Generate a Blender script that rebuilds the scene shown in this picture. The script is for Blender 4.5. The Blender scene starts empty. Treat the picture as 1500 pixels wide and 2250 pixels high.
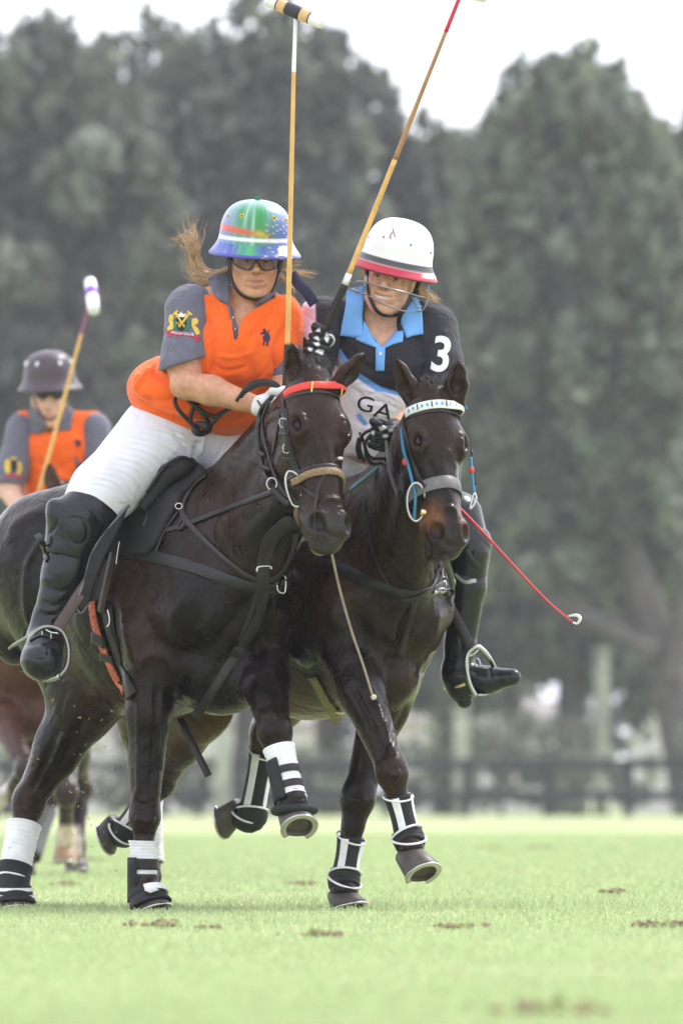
import bpy, bmesh, math, random
import numpy as np
from mathutils import Vector, Matrix
from mathutils.bvhtree import BVHTree

# ------------------------------------------------------------------ camera, sky, sun, exposure
scene = bpy.context.scene
COL = scene.collection
DIST = 26.0                      # metres from the lens to the plane of play
SC = 640.0                       # photograph pixels per metre in that plane
HZ = 1761.0                      # photograph row of the horizon
CAM_Z = 239.0 / SC

cam_data = bpy.data.cameras.new('camera')
cam_data.sensor_fit = 'HORIZONTAL'
cam_data.sensor_width = 24.0
cam_data.lens = 24.0 * DIST / (1500.0 / SC)
cam_data.shift_y = (HZ - 1125.0) / 1500.0
cam_data.clip_start = 0.5
cam_data.clip_end = 3000.0
cam_data.dof.use_dof = True
cam_data.dof.focus_distance = DIST - 0.25
cam_data.dof.aperture_fstop = 4.7
cam_data.dof.aperture_blades = 0
cam = bpy.data.objects.new('camera', cam_data)
cam.location = (0, -DIST, CAM_Z)
cam.rotation_euler = (math.radians(90), 0, 0)
COL.objects.link(cam)
scene.camera = cam

world = bpy.data.worlds.new('World')
scene.world = world
world.use_nodes = True
wn, wl = world.node_tree.nodes, world.node_tree.links
wn.clear()
SUN_EL, SUN_AZ = math.radians(52), math.radians(50)   # azimuth from +Y (behind the players) towards +X
sky = wn.new('ShaderNodeTexSky')
sky.sky_type = 'NISHITA'
sky.sun_disc = False
sky.sun_elevation = SUN_EL
sky.sun_rotation = SUN_AZ
sky.air_density = 1.0
sky.dust_density = 4.0
hsv = wn.new('ShaderNodeHueSaturation')
hsv.inputs['Saturation'].default_value = 0.35
cloud = wn.new('ShaderNodeMixRGB')                    # thin even overcast in front of the blue
cloud.inputs['Fac'].default_value = 0.7
cloud.inputs[2].default_value = (10.7, 11.0, 12.0, 1)
bg = wn.new('ShaderNodeBackground')
bg.inputs['Strength'].default_value = 0.10
wo = wn.new('ShaderNodeOutputWorld')
wl.new(sky.outputs[0], hsv.inputs['Color'])
wl.new(hsv.outputs[0], cloud.inputs[1])
wl.new(cloud.outputs[0], bg.inputs[0])
wl.new(bg.outputs[0], wo.inputs[0])

sun_data = bpy.data.lights.new('sun', 'SUN')
sun_data.energy = 1.5
sun_data.angle = math.radians(10)
sun_data.color = (1.0, 0.96, 0.91)
sun = bpy.data.objects.new('sun', sun_data)
sd = Vector((math.sin(SUN_AZ) * math.cos(SUN_EL), math.cos(SUN_AZ) * math.cos(SUN_EL), math.sin(SUN_EL)))
sun.rotation_euler = sd.to_track_quat('Z', 'Y').to_euler()
sun.location = (10, 5, 12)
COL.objects.link(sun)

scene.view_settings.view_transform = 'Standard'
scene.view_settings.look = 'None'
scene.view_settings.exposure = 1.16
scene.view_settings.gamma = 1.0
scene.view_settings.use_curve_mapping = False
scene.cycles.use_denoising = True
scene.cycles.max_bounces = 8
scene.cycles.transparent_max_bounces = 12

# ------------------------------------------------------------------ helpers
rng = np.random.default_rng(7)
random.seed(7)
CAMP = np.array((0.0, -DIST, CAM_Z))

def P(x, y, d=0.0):
    """photograph column, row and depth behind the plane of play (in the same 1/640 m units) -> world point"""
    dm = d / SC
    s = (DIST + dm) / DIST
    return np.array(((x - 750.0) / SC * s, dm, CAM_Z + (HZ - y) / SC * s))

def PX(V):
    """world points -> photograph columns and rows"""
    V = np.asarray(V, dtype=np.float64)
    s = DIST / (DIST + V[..., 1])
    return V[..., 0] * SC * s + 750.0, HZ - (V[..., 2] - CAM_Z) * SC * s

def unit(v):
    v = np.asarray(v, dtype=np.float64)
    return v / max(np.linalg.norm(v), 1e-9)

def lerp(a, b, t):
    return np.asarray(a) * (1 - t) + np.asarray(b) * t

def link(o, parent=None):
    COL.objects.link(o)
    if parent is not None:
        o.parent = parent
        if parent.type == 'EMPTY':
            o.matrix_parent_inverse = Matrix.Translation(-parent.location)
    return o

def mesh_obj(name, V, F, mat, parent=None, smooth=True, col=None):
    me = bpy.data.meshes.new(name)
    V = np.asarray(V, dtype=np.float32)
    if isinstance(F, np.ndarray):
        n, k = F.shape
        me.vertices.add(len(V))
        me.vertices.foreach_set('co', V.ravel())
        me.loops.add(n * k)
        me.loops.foreach_set('vertex_index', F.astype(np.int32).ravel())
        me.polygons.add(n)
        me.polygons.foreach_set('loop_start', np.arange(0, n * k, k, dtype=np.int32))
        me.update(calc_edges=True)
        me.validate()
    else:
        me.from_pydata([tuple(map(float, v)) for v in V], [], F)
        me.update()
    if smooth:
        me.polygons.foreach_set('use_smooth', np.ones(len(me.polygons), dtype=bool))
    if col is not None:
        at = me.color_attributes.new('Col', 'FLOAT_COLOR', 'POINT')
        c = np.ones((len(V), 4), dtype=np.float32)
        c[:, :3] = col
        at.data.foreach_set('color', c.ravel())
    if mat is not None:
        me.materials.append(mat)
    o = bpy.data.objects.new(name, me)
    return link(o, parent)

def thing(name, label, cat, loc=(0, 0, 0), group=None):
    o = bpy.data.objects.new(name, None)
    o.empty_display_size = 0.1
    o.location = tuple(map(float, loc))
    COL.objects.link(o)
    o['label'] = label
    o['category'] = cat
    if group:
        o['group'] = group
    return o

def tag(o, label, cat, group=None, kind=None):
    if label:
        o['label'] = label
    if cat:
        o['category'] = cat
    if group:
        o['group'] = group
    if kind:
        o['kind'] = kind
    return o

# ------------------------------------------------------------------ materials
def mat(name, color=(0.5, 0.5, 0.5), rough=0.6, metal=0.0, spec=0.5, attr=False, bump=0.0, bscale=200.0,
        var=0.0, vscale=8.0, sheen=0.0, coat=0.0, trans=0.0, detail=3.0, alpha=1.0, rvar=0.0, bdist=0.004, aniso=None, fold=0.0, fscale=16.0, sss=0.0):
    m = bpy.data.materials.new(name)
    m.use_nodes = True
    n, l = m.node_tree.nodes, m.node_tree.links
    b = n['Principled BSDF']
    b.inputs['Roughness'].default_value = rough
    b.inputs['Metallic'].default_value = metal
    b.inputs['Specular IOR Level'].default_value = spec
    b.inputs['Sheen Weight'].default_value = sheen
    b.inputs['Sheen Roughness'].default_value = 0.5
    b.inputs['Coat Weight'].default_value = coat
    b.inputs['Coat Roughness'].default_value = 0.15
    b.inputs['Transmission Weight'].default_value = trans
    b.inputs['Alpha'].default_value = alpha
    tc = n.new('ShaderNodeTexCoord')
    src = None
    if attr:
        a = n.new('ShaderNodeAttribute')
        a.attribute_name = 'Col'
        src = a.outputs['Color']
    else:
        r = n.new('ShaderNodeRGB')
        r.outputs[0].default_value = (*color, 1)
        src = r.outputs[0]
    if var > 0:
        nz = n.new('ShaderNodeTexNoise')
        nz.inputs['Scale'].default_value = vscale
        nz.inputs['Detail'].default_value = detail + 2
        l.new(tc.outputs['Object'], nz.inputs['Vector'])
        mr = n.new('ShaderNodeMapRange')
        mr.inputs['From Min'].default_value = 0.3
        mr.inputs['From Max'].default_value = 0.7
        mr.inputs['To Min'].default_value = 1 - var
        mr.inputs['To Max'].default_value = 1 + var
        l.new(nz.outputs['Fac'], mr.inputs['Value'])
        mx = n.new('ShaderNodeVectorMath')
        mx.operation = 'SCALE'
        l.new(src, mx.inputs[0])
        l.new(mr.outputs[0], mx.inputs['Scale'])
        src = mx.outputs[0]
        if rvar > 0:
            mr2 = n.new('ShaderNodeMapRange')
            mr2.inputs['From Min'].default_value = 0.3
            mr2.inputs['From Max'].default_value = 0.7
            mr2.inputs['To Min'].default_value = max(rough - rvar, 0.05)
            mr2.inputs['To Max'].default_value = min(rough + rvar, 1)
            l.new(nz.outputs['Fac'], mr2.inputs['Value'])
            l.new(mr2.outputs[0], b.inputs['Roughness'])
    l.new(src, b.inputs['Base Color'])
    if bump > 0:
        nb = n.new('ShaderNodeTexNoise')
        nb.inputs['Scale'].default_value = bscale
        nb.inputs['Detail'].default_value = detail
        mp = n.new('ShaderNodeMapping')
        if aniso:
            mp.inputs['Scale'].default_value = aniso
        l.new(tc.outputs['Object'], mp.inputs['Vector'])
        l.new(mp.outputs[0], nb.inputs['Vector'])
        bp = n.new('ShaderNodeBump')
        bp.inputs['Strength'].default_value = bump
        bp.inputs['Distance'].default_value = bdist
        l.new(nb.outputs['Fac'], bp.inputs['Height'])
        last = bp
        if fold > 0:
            nf = n.new('ShaderNodeTexNoise')
            nf.inputs['Scale'].default_value = fscale
            nf.inputs['Detail'].default_value = 2
            nf.inputs['Distortion'].default_value = 1.2
            l.new(tc.outputs['Object'], nf.inputs['Vector'])
            b2 = n.new('ShaderNodeBump')
            b2.inputs['Strength'].default_value = fold
            b2.inputs['Distance'].default_value = 0.02
            l.new(nf.outputs['Fac'], b2.inputs['Height'])
            l.new(bp.outputs[0], b2.inputs['Normal'])
            last = b2
        l.new(last.outputs[0], b.inputs['Normal'])
    if sss > 0:
        b.inputs['Subsurface Weight'].default_value = sss
        b.inputs['Subsurface Radius'].default_value = (0.012, 0.005, 0.003)
        b.inputs['Subsurface Scale'].default_value = 0.6
    return m

M = {}
M['coat'] = mat('horse_coat', attr=True, rough=0.28, spec=0.17, bump=0.6, bscale=150, var=0.3, vscale=14, rvar=0.12, bdist=0.003, detail=5, aniso=(1, 1, .35), fold=.5, fscale=11)
M['skin'] = mat('skin', attr=True, rough=0.46, spec=0.42, bump=0.35, bscale=220, var=0.16, vscale=45, sss=.12, detail=4, fold=.12, fscale=30)
M['hoof'] = mat('hoof_horn', (0.055, 0.045, 0.04), rough=0.5, bump=0.3, bscale=60, var=0.35, vscale=25, aniso=(1, 1, .3))
M['hoof_pale'] = mat('pale_hoof_horn', (0.30, 0.19, 0.11), rough=0.5, bump=0.3, bscale=60, var=0.35, vscale=18)
M['sole'] = mat('hoof_sole', (0.05, 0.035, 0.025), rough=0.9, bump=0.6, bscale=50, var=0.4, vscale=40)
M['steel'] = mat('steel', (0.46, 0.46, 0.46), rough=0.25, metal=1.0)
M['steeldull'] = mat('dull_steel', (0.24, 0.235, 0.22), rough=0.32, metal=1.0)
M['brass'] = mat('brass', (0.72, 0.6, 0.35), rough=0.3, metal=1.0)
M['leather'] = mat('black_leather', (0.012, 0.011, 0.012), rough=0.36, spec=0.36, bump=0.25, bscale=220, var=0.25, vscale=25, rvar=.1)
M['boot'] = mat('boot_leather', (0.010, 0.011, 0.015), rough=0.24, spec=0.36, bump=0.22, bscale=90, var=0.25, vscale=14, rvar=.08)
M['strap'] = mat('strap_leather', (0.018, 0.0145, 0.0155), rough=0.42, spec=0.36, bump=0.2, bscale=200, var=0.25, vscale=30)
M['brown'] = mat('brown_leather', (0.055, 0.032, 0.024), rough=0.45, bump=0.2, bscale=200, var=0.25, vscale=30)
M['suede'] = mat('suede', (0.010, 0.009, 0.010), rough=0.6, spec=0.3, sheen=0.0, bump=0.2, bscale=300, var=0.2, vscale=20)
M['bandage'] = mat('white_bandage', (0.72, 0.72, 0.76), rough=0.85, spec=0.2, bump=0.25, bscale=160, var=0.08, vscale=30, sheen=.2)
M['neoprene'] = mat('black_neoprene', (0.016, 0.016, 0.018), rough=0.65, spec=0.3, bump=0.2, bscale=200, var=0.2, vscale=25)
M['trim'] = mat('white_trim', (0.72, 0.71, 0.74), rough=0.7, var=0.12, vscale=40)
M['eye'] = mat('horse_eye', (0.005, 0.0035, 0.0035), rough=0.08, spec=0.32)
M['eyewhite'] = mat('eye_white', (0.40, 0.36, 0.33), rough=0.2)
M['iris'] = mat('iris', (0.05, 0.035, 0.025), rough=0.1)

# ------------------------------------------------------------------ implicit surfaces -> meshes
class SDF:
    def __init__(s, lo, hi, h):
        s.lo = np.asarray(lo, float)
        s.h = h
        s.n = np.maximum(np.ceil((np.asarray(hi) - s.lo) / h).astype(int) + 1, 4)
        s.g = np.full(s.n, 0.5, dtype=np.float32)

    def box(s, lo, hi):
        a = np.clip(np.floor((np.asarray(lo) - s.lo) / s.h).astype(int), 0, s.n)
        b = np.clip(np.ceil((np.asarray(hi) - s.lo) / s.h).astype(int) + 1, 0, s.n)
        if np.any(b - a < 1):
            return None
        sl = tuple(slice(a[i], b[i]) for i in range(3))
        ax = [(s.lo[i] + s.h * np.arange(a[i], b[i])).astype(np.float32) for i in range(3)]
        return sl, ax[0][:, None, None], ax[1][None, :, None], ax[2][None, None, :]

    def comb(s, sl, f, k, op):
        g = s.g[sl]
        if op == 'u':
            if k > 0:
                h = np.maximum(k - np.abs(g - f), 0) / k
                s.g[sl] = np.minimum(g, f) - h * h * k * 0.25
            else:
                s.g[sl] = np.minimum(g, f)
        elif op == 's':
            f = -f
            if k > 0:
                h = np.maximum(k - np.abs(g - f), 0) / k
                s.g[sl] = np.maximum(g, f) + h * h * k * 0.25
            else:
                s.g[sl] = np.maximum(g, f)

    def cone(s, a, b, ra, rb, k=0.03, flat=None, op='u'):
        a = np.asarray(a, float); b = np.asarray(b, float)
        R = max(ra, rb) + k + 3 * s.h
        q = s.box(np.minimum(a, b) - R, np.maximum(a, b) + R)
        if q is None:
            return s
        sl, X, Y, Z = q
        ab = (b - a).astype(np.float32)
        L2 = float(ab @ ab) + 1e-12
        x, y, z = X - np.float32(a[0]), Y - np.float32(a[1]), Z - np.float32(a[2])
        t = np.clip((x * ab[0] + y * ab[1] + z * ab[2]) / np.float32(L2), 0, 1)
        x = x - t * ab[0]; y = y - t * ab[1]; z = z - t * ab[2]
        d2 = x * x + y * y + z * z
        sc = 1.0
        if flat is not None:
            u = unit(flat[0]).astype(np.float32)
            w = x * u[0] + y * u[1] + z * u[2]
            d2 = d2 + w * w * np.float32(1 / flat[1] ** 2 - 1)
            sc = min(1.0, flat[1])
        f = np.sqrt(np.maximum(d2, 1e-12)) - (np.float32(ra) + np.float32(rb - ra) * t)
        if sc < 1:
            f = f * np.float32(0.5 + 0.5 * sc)
        s.comb(sl, f, k, op)
        return s

    def chain(s, pts, rad, k=0.03, flat=None, op='u'):
        for i in range(len(pts) - 1):
            s.cone(pts[i], pts[i + 1], rad[i], rad[i + 1], k, flat, op)
        return s

    def ell(s, c, r, ax=None, k=0.03, op='u'):
        """ellipsoid with radii r along the rows of ax"""
        c = np.asarray(c, float)
        r = np.asarray(r, float) if np.ndim(r) else np.full(3, float(r))
        R = r.max() + k + 3 * s.h
        q = s.box(c - R, c + R)
        if q is None:
            return s
        sl, X, Y, Z = q
        ax = np.eye(3) if ax is None else np.asarray(ax)
        x, y, z = X - np.float32(c[0]), Y - np.float32(c[1]), Z - np.float32(c[2])
        k0 = 0; k1 = 0
        for i in range(3):
            w = x * np.float32(ax[i][0]) + y * np.float32(ax[i][1]) + z * np.float32(ax[i][2])
            w = w / np.float32(r[i])
            k0 = k0 + w * w
            w = w / np.float32(r[i])
            k1 = k1 + w * w
        k0 = np.sqrt(k0); k1 = np.sqrt(k1) + 1e-6
        s.comb(sl, k0 * (k0 - 1) / k1, k, op)
        return s

    def half(s, p, n, k=0.0):
        """keep the side of the plane that n points away from"""
        p = np.asarray(p, float); n = unit(n)
        sl, X, Y, Z = s.box(s.lo - 1, s.lo + s.n * s.h + 1)
        f = (X - np.float32(p[0])) * np.float32(n[0]) + (Y - np.float32(p[1])) * np.float32(n[1]) + (Z - np.float32(p[2])) * np.float32(n[2])
        s.comb(sl, -f, k, 's')
        return s

    def poly(s, pts, d0, d1, op='s', k=0.004):
        """prism cut along the depth axis from an outline given in photograph pixels (d0..d1 = depth range)"""
        dm = (d0 + d1) * 0.5
        W = np.array([P(x, y, dm) for x, y in pts])
        lo = W.min(0) - 0.03; hi = W.max(0) + 0.03
        lo[1] = d0 / SC; hi[1] = d1 / SC
        q = s.box(lo, hi)
        if q is None:
            return s
        sl, X, Y, Z = q
        f = sdpoly(X[:, :, 0], Z[0, :, :].reshape(1, -1), W[:, [0, 2]])
        f = f[:, None, :] + 0 * Y
        s.comb(sl, f.astype(np.float32), k, op)
        return s

    def mesh(s):
        g = s.g
        neg = g < 0
        c = neg[:-1, :-1, :-1].astype(np.int8)
        tot = np.zeros([n - 1 for n in g.shape], dtype=np.int8)
        for i in (0, 1):
            for j in (0, 1):
                for k in (0, 1):
                    tot += neg[i:g.shape[0] - 1 + i, j:g.shape[1] - 1 + j, k:g.shape[2] - 1 + k]
        act = (tot > 0) & (tot < 8)
        idx = np.full(act.shape, -1, dtype=np.int32)
        I = np.argwhere(act)
        idx[act] = np.arange(len(I))
        acc = np.zeros((len(I), 3)); cnt = np.zeros(len(I))
        cor = {}
        for i in (0, 1):
            for j in (0, 1):
                for k in (0, 1):
                    cor[i, j, k] = g[I[:, 0] + i, I[:, 1] + j, I[:, 2] + k].astype(np.float64)
        for ax in range(3):
            o = [a for a in range(3) if a != ax]
            for p in (0, 1):
                for q in (0, 1):
                    a = [0, 0, 0]; a[o[0]] = p; a[o[1]] = q
                    b = list(a); b[ax] = 1
                    va, vb = cor[tuple(a)], cor[tuple(b)]
                    m = (va < 0) != (vb < 0)
                    t = np.where(m, va / np.where(m, va - vb, 1), 0)
                    pt = np.zeros((len(I), 3)); pt[:] = a
                    pt[:, ax] = t
                    acc[m] += pt[m]; cnt[m] += 1
        V = (I + acc / np.maximum(cnt, 1)[:, None]) * s.h + s.lo
        Q = []
        for ax in range(3):
            o = [(ax + 1) % 3, (ax + 2) % 3]
            a = [slice(1, -1)] * 3; a[ax] = slice(0, -1)
            b = [slice(1, -1)] * 3; b[ax] = slice(1, None)
            na, nb = neg[tuple(a)], neg[tuple(b)]
            for flip, m in ((False, na & ~nb), (True, ~na & nb)):
                E = np.argwhere(m)
                if not len(E):
                    continue
                base = E.copy()
                base[:, o[0]] += 1; base[:, o[1]] += 1
                def ci(du, dv):
                    e = base.copy()
                    e[:, o[0]] -= du; e[:, o[1]] -= dv
                    return idx[e[:, 0], e[:, 1], e[:, 2]]
                quad = np.stack([ci(1, 1), ci(0, 1), ci(0, 0), ci(1, 0)], 1)
                Q.append(quad[:, ::-1] if flip else quad)
        Fq = np.concatenate(Q)
        Fq = Fq[(Fq >= 0).all(1)]
        a, b, c = V[Fq[:, 0]], V[Fq[:, 1]], V[Fq[:, 2]]
        if (np.cross(a, b) * c).sum() < 0:
            Fq = Fq[:, ::-1]
        return V, np.ascontiguousarray(Fq)

def sdpoly(X, Z, pts):
    """signed distance to a polygon, broadcast over X and Z"""
    d = np.full(np.broadcast(X, Z).shape, 1e9)
    sgn = np.ones_like(d)
    n = len(pts)
    for i in range(n):
        a = pts[i]; b = pts[i - 1]
        ex, ez = b[0] - a[0], b[1] - a[1]
        wx, wz = X - a[0], Z - a[1]
        t = np.clip((wx * ex + wz * ez) / (ex * ex + ez * ez + 1e-12), 0, 1)
        bx, bz = wx - ex * t, wz - ez * t
        d = np.minimum(d, bx * bx + bz * bz)
        c1 = Z >= a[1]; c2 = Z < b[1]; c3 = ex * wz > ez * wx
        sgn = np.where((c1 & c2 & c3) | (~c1 & ~c2 & ~c3), -sgn, sgn)
    return sgn * np.sqrt(d)

def inpoly(V, pts, soft=2.0):
    """0..1: how far projected points V lie inside an outline in photograph pixels"""
    x, y = PX(V)
    f = sdpoly(x, y, np.array(pts, float))
    return np.clip(0.5 - f / soft, 0, 1)

def vnormals(V, F):
    n = np.zeros_like(V)
    a, b, c, d = V[F[:, 0]], V[F[:, 1]], V[F[:, 2]], V[F[:, 3]]
    fn = np.cross(c - a, d - b)
    for i in range(4):
        np.add.at(n, F[:, i], fn)
    return n / np.maximum(np.linalg.norm(n, axis=1), 1e-12)[:, None]

def spline(pts, n=12, closed=False):
    p = np.array(pts, float)
    m = len(p)
    if m == 2 and not closed:
        t = np.linspace(0, 1, n + 1)[:, None]
        return p[0] * (1 - t) + p[1] * t
    out = []
    rngs = range(m if closed else m - 1)
    for i in rngs:
        p0 = p[(i - 1) % m] if (closed or i > 0) else 2 * p[0] - p[1]
        p1 = p[i]; p2 = p[(i + 1) % m]
        p3 = p[(i + 2) % m] if (closed or i + 2 < m) else 2 * p[-1] - p[-2]
        t = np.linspace(0, 1, n, endpoint=False)[:, None]
        out.append(0.5 * (2 * p1 + (p2 - p0) * t + (2 * p0 - 5 * p1 + 4 * p2 - p3) * t ** 2 + (3 * p1 - p0 - 3 * p2 + p3) * t ** 3))
    if not closed:
        out.append(p[-1:])
    return np.concatenate(out)

def strokes(V, F, lst, back=0.15):
    """raise or sink folds, tendons and muscle edges along lines: (pixel polyline, half width px, height mm)"""
    V = V.copy()
    N = vnormals(V, F)
    x, y = PX(V)
    tot = np.zeros(len(V))
    face = np.clip((back - N[:, 1]) / 0.35, 0, 1)
    for pl, w, h in lst:
        pl = spline(pl, 6)
        lo, hi = pl.min(0) - 3 * w, pl.max(0) + 3 * w
        m = np.where((x > lo[0]) & (x < hi[0]) & (y > lo[1]) & (y < hi[1]))[0]
        if not len(m):
            continue
        d2 = np.full(len(m), 1e9)
        tt = np.zeros(len(m))
        for i in range(len(pl) - 1):
            a, b = pl[i], pl[i + 1]
            e = b - a
            t = np.clip(((x[m] - a[0]) * e[0] + (y[m] - a[1]) * e[1]) / (e @ e + 1e-9), 0, 1)
            q = (x[m] - a[0] - e[0] * t) ** 2 + (y[m] - a[1] - e[1] * t) ** 2
            u = q < d2
            d2 = np.where(u, q, d2)
            tt = np.where(u, (i + t) / (len(pl) - 1), tt)
        fade = np.clip(np.minimum(tt, 1 - tt) * 5 + 0.15, 0, 1)
        tot[m] += h * 0.001 * np.exp(-d2 / (w * w)) * fade
    return V + N * (tot * face)[:, None]

def bvh(*meshes):
    vs, fs, o = [], [], 0
    for V, F in meshes:
        vs.append(np.asarray(V)); fs.append(np.asarray(F) + o); o += len(V)
    vs = np.concatenate(vs)
    return BVHTree.FromPolygons([tuple(v) for v in vs.tolist()], [tuple(f) for f in np.concatenate(fs).tolist()])

def cast(tree, x, y):
    p = P(x, y, 0)
    dr = Vector(unit(p - CAMP))
    h = tree.ray_cast(Vector(CAMP), dr)
    if h[0] is None:
        return None
    n = np.array(h[1])
    if n @ np.array(dr) > 0:
        n = -n
    return np.array(h[0]), n

# ------------------------------------------------------------------ swept and turned shapes
def frames(path, up=None, closed=False):
    path = np.asarray(path, float)
    T = np.gradient(path, axis=0)
    if closed:
        T = np.roll(path, -1, 0) - np.roll(path, 1, 0)
    T /= np.maximum(np.linalg.norm(T, axis=1), 1e-9)[:, None]
    if up is not None:
        U = np.asarray(up, float)
        if U.ndim == 1:
            U = np.tile(U, (len(path), 1))
        U = U - (U * T).sum(1)[:, None] * T
        U /= np.maximum(np.linalg.norm(U, axis=1), 1e-6)[:, None]
        return T, U, np.cross(T, U)
    u = np.array((0, -1, 0.01)) if abs(T[0][1]) < 0.9 else np.array((0, 0, 1.0))
    Us = []
    for t in T:
        u = u - (u @ t) * t
        u = unit(u)
        Us.append(u)
    U = np.array(Us)
    return T, U, np.cross(T, U)

def sweep(path, prof, up=None, closed=False, scale=None, caps=True):
    """profile points (a along U, b along W) carried along a path -> V, F lists"""
    path = np.asarray(path, float)
    T, U, W = frames(path, up, closed)
    prof = np.asarray(prof, float)
    m = len(prof); n = len(path)
    sc = np.ones(n) if scale is None else np.asarray(scale, float)
    V = path[:, None, :] + (prof[None, :, 0, None] * U[:, None, :] + prof[None, :, 1, None] * W[:, None, :]) * sc[:, None, None]
    V = V.reshape(-1, 3)
    F = []
    for i in range(n if closed else n - 1):
        j = (i + 1) % n
        for a in range(m):
            b = (a + 1) % m
            F.append((i * m + a, i * m + b, j * m + b, j * m + a))
    if caps and not closed:
        F.append(tuple(range(m))[::-1])
        F.append(tuple((n - 1) * m + a for a in range(m)))
    return V, F

def circ(r, n=10, e=1.0):
    t = np.linspace(0, 2 * math.pi, n, endpoint=False)
    return np.stack([np.cos(t) * r, np.sin(t) * r * e], 1)

def rect(th, w, base=0.0):
    b = min(th, w) * 0.25
    return np.array([(base, -w / 2 + b), (base + b, -w / 2), (base + th - b, -w / 2), (base + th, -w / 2 + b),
                     (base + th, w / 2 - b), (base + th - b, w / 2), (base + b, w / 2), (base, w / 2 - b)])

def tube(name, pts, r, m, parent=None, n=8, seg=10, closed=False, up=None, e=1.0, smooth=True):
    """round bar or cord; pts are world points, r a radius or one radius for each point"""
    path = spline(pts, seg, closed)
    scl = None
    if np.ndim(r):
        scl = spline(np.array(r, float)[:, None], seg, closed)[:, 0]
        r = 1.0
    V, F = sweep(path, circ(r, n, e), up, closed, scl)
    return mesh_obj(name, V, F, m, parent, smooth)

def smooth_path(A, it, closed=False):
    A = np.array(A, float)
    for _ in range(it):
        if closed:
            A = 0.25 * np.roll(A, 1, 0) + 0.5 * A + 0.25 * np.roll(A, -1, 0)
        else:
            B = A.copy()
            B[1:-1] = 0.25 * A[:-2] + 0.5 * A[1:-1] + 0.25 * A[2:]
            A = B
    return A

def strap(name, pts, width, m, parent, tree, th=0.004, off=0.001, seg=10, it=3, roundish=False, taper=None):
    """leather strap laid on a surface; pts (x, y) drop onto the surface, (x, y, d) hang free at that depth. width in px"""
    q = np.array([(p[0], p[1], p[2] if len(p) > 2 else np.nan) for p in pts], float)
    xy = spline(q[:, :2], seg)
    fr = np.repeat(np.isnan(q[:-1, 2]) & np.isnan(q[1:, 2]), seg) if len(q) > 1 else []
    fr = np.append(fr, fr[-1] if len(fr) else True)
    dq = spline(np.stack([np.nan_to_num(q[:, 2]), np.zeros(len(q))], 1), seg)[:, 0]
    if len(fr) != len(xy):
        fr = np.resize(fr, len(xy))
    pos, nor, ok = [], [], []
    for (x, y), f, d in zip(xy, fr, dq):
        if f:
            h = cast(tree, x, y) if tree is not None else None
            if h is None:
                pos.append((np.nan,) * 3); nor.append((0, -1, 0)); ok.append(False)
            else:
                pos.append(h[0]); nor.append(h[1]); ok.append(True)
        else:
            pos.append(P(x, y, d)); nor.append((0, -1, 0.15)); ok.append(True)
    pos = np.array(pos, float); nor = np.array(nor, float); ok = np.array(ok)
    if ok.sum() < 2:
        return None
    ii = np.arange(len(ok))
    for i in np.where(~ok)[0]:
        j = np.interp(i, ii[ok], pos[ok][:, 1])
        pos[i] = P(xy[i][0], xy[i][1], j * SC)
    pos = smooth_path(pos, it)
    nor = smooth_path(nor, 8)
    nor /= np.maximum(np.linalg.norm(nor, axis=1), 1e-6)[:, None]
    w = width / SC
    scl = None if taper is None else np.interp(np.linspace(0, 1, len(pos)), np.linspace(0, 1, len(taper)), taper)
    prof = circ(w / 2, 8) + np.array([w / 2, 0]) if roundish else rect(th, w, off)
    V, F = sweep(pos, prof, nor, scale=scl)
    return mesh_obj(name, V, F, m, parent)

def ring_strap(name, c, e1, e2, R, width, m, parent, tree, th=0.004, off=0.001, n=48, a0=0, a1=2 * math.pi, it=2, roundish=False):
    """strap that goes round a limb or head in the plane of e1, e2 (world), found by rays cast inwards"""
    closed = a1 - a0 > 6.2
    pos, nor = [], []
    for t in np.linspace(a0, a1, n, endpoint=not closed):
        dr = np.asarray(e1) * math.cos(t) + np.asarray(e2) * math.sin(t)
        h = tree.ray_cast(Vector(c + dr * R), Vector(-dr), R)
        if h[0] is None:
            continue
        pos.append(np.array(h[0])); nor.append(dr)
    pos = smooth_path(np.array(pos), it, closed)
    prof = circ(width / 2, 8) + np.array([width / 2 + off, 0]) if roundish else rect(th, width, off)
    V, F = sweep(pos, prof, np.array(nor), closed)
    return mesh_obj(name, V, F, m, parent)

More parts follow.
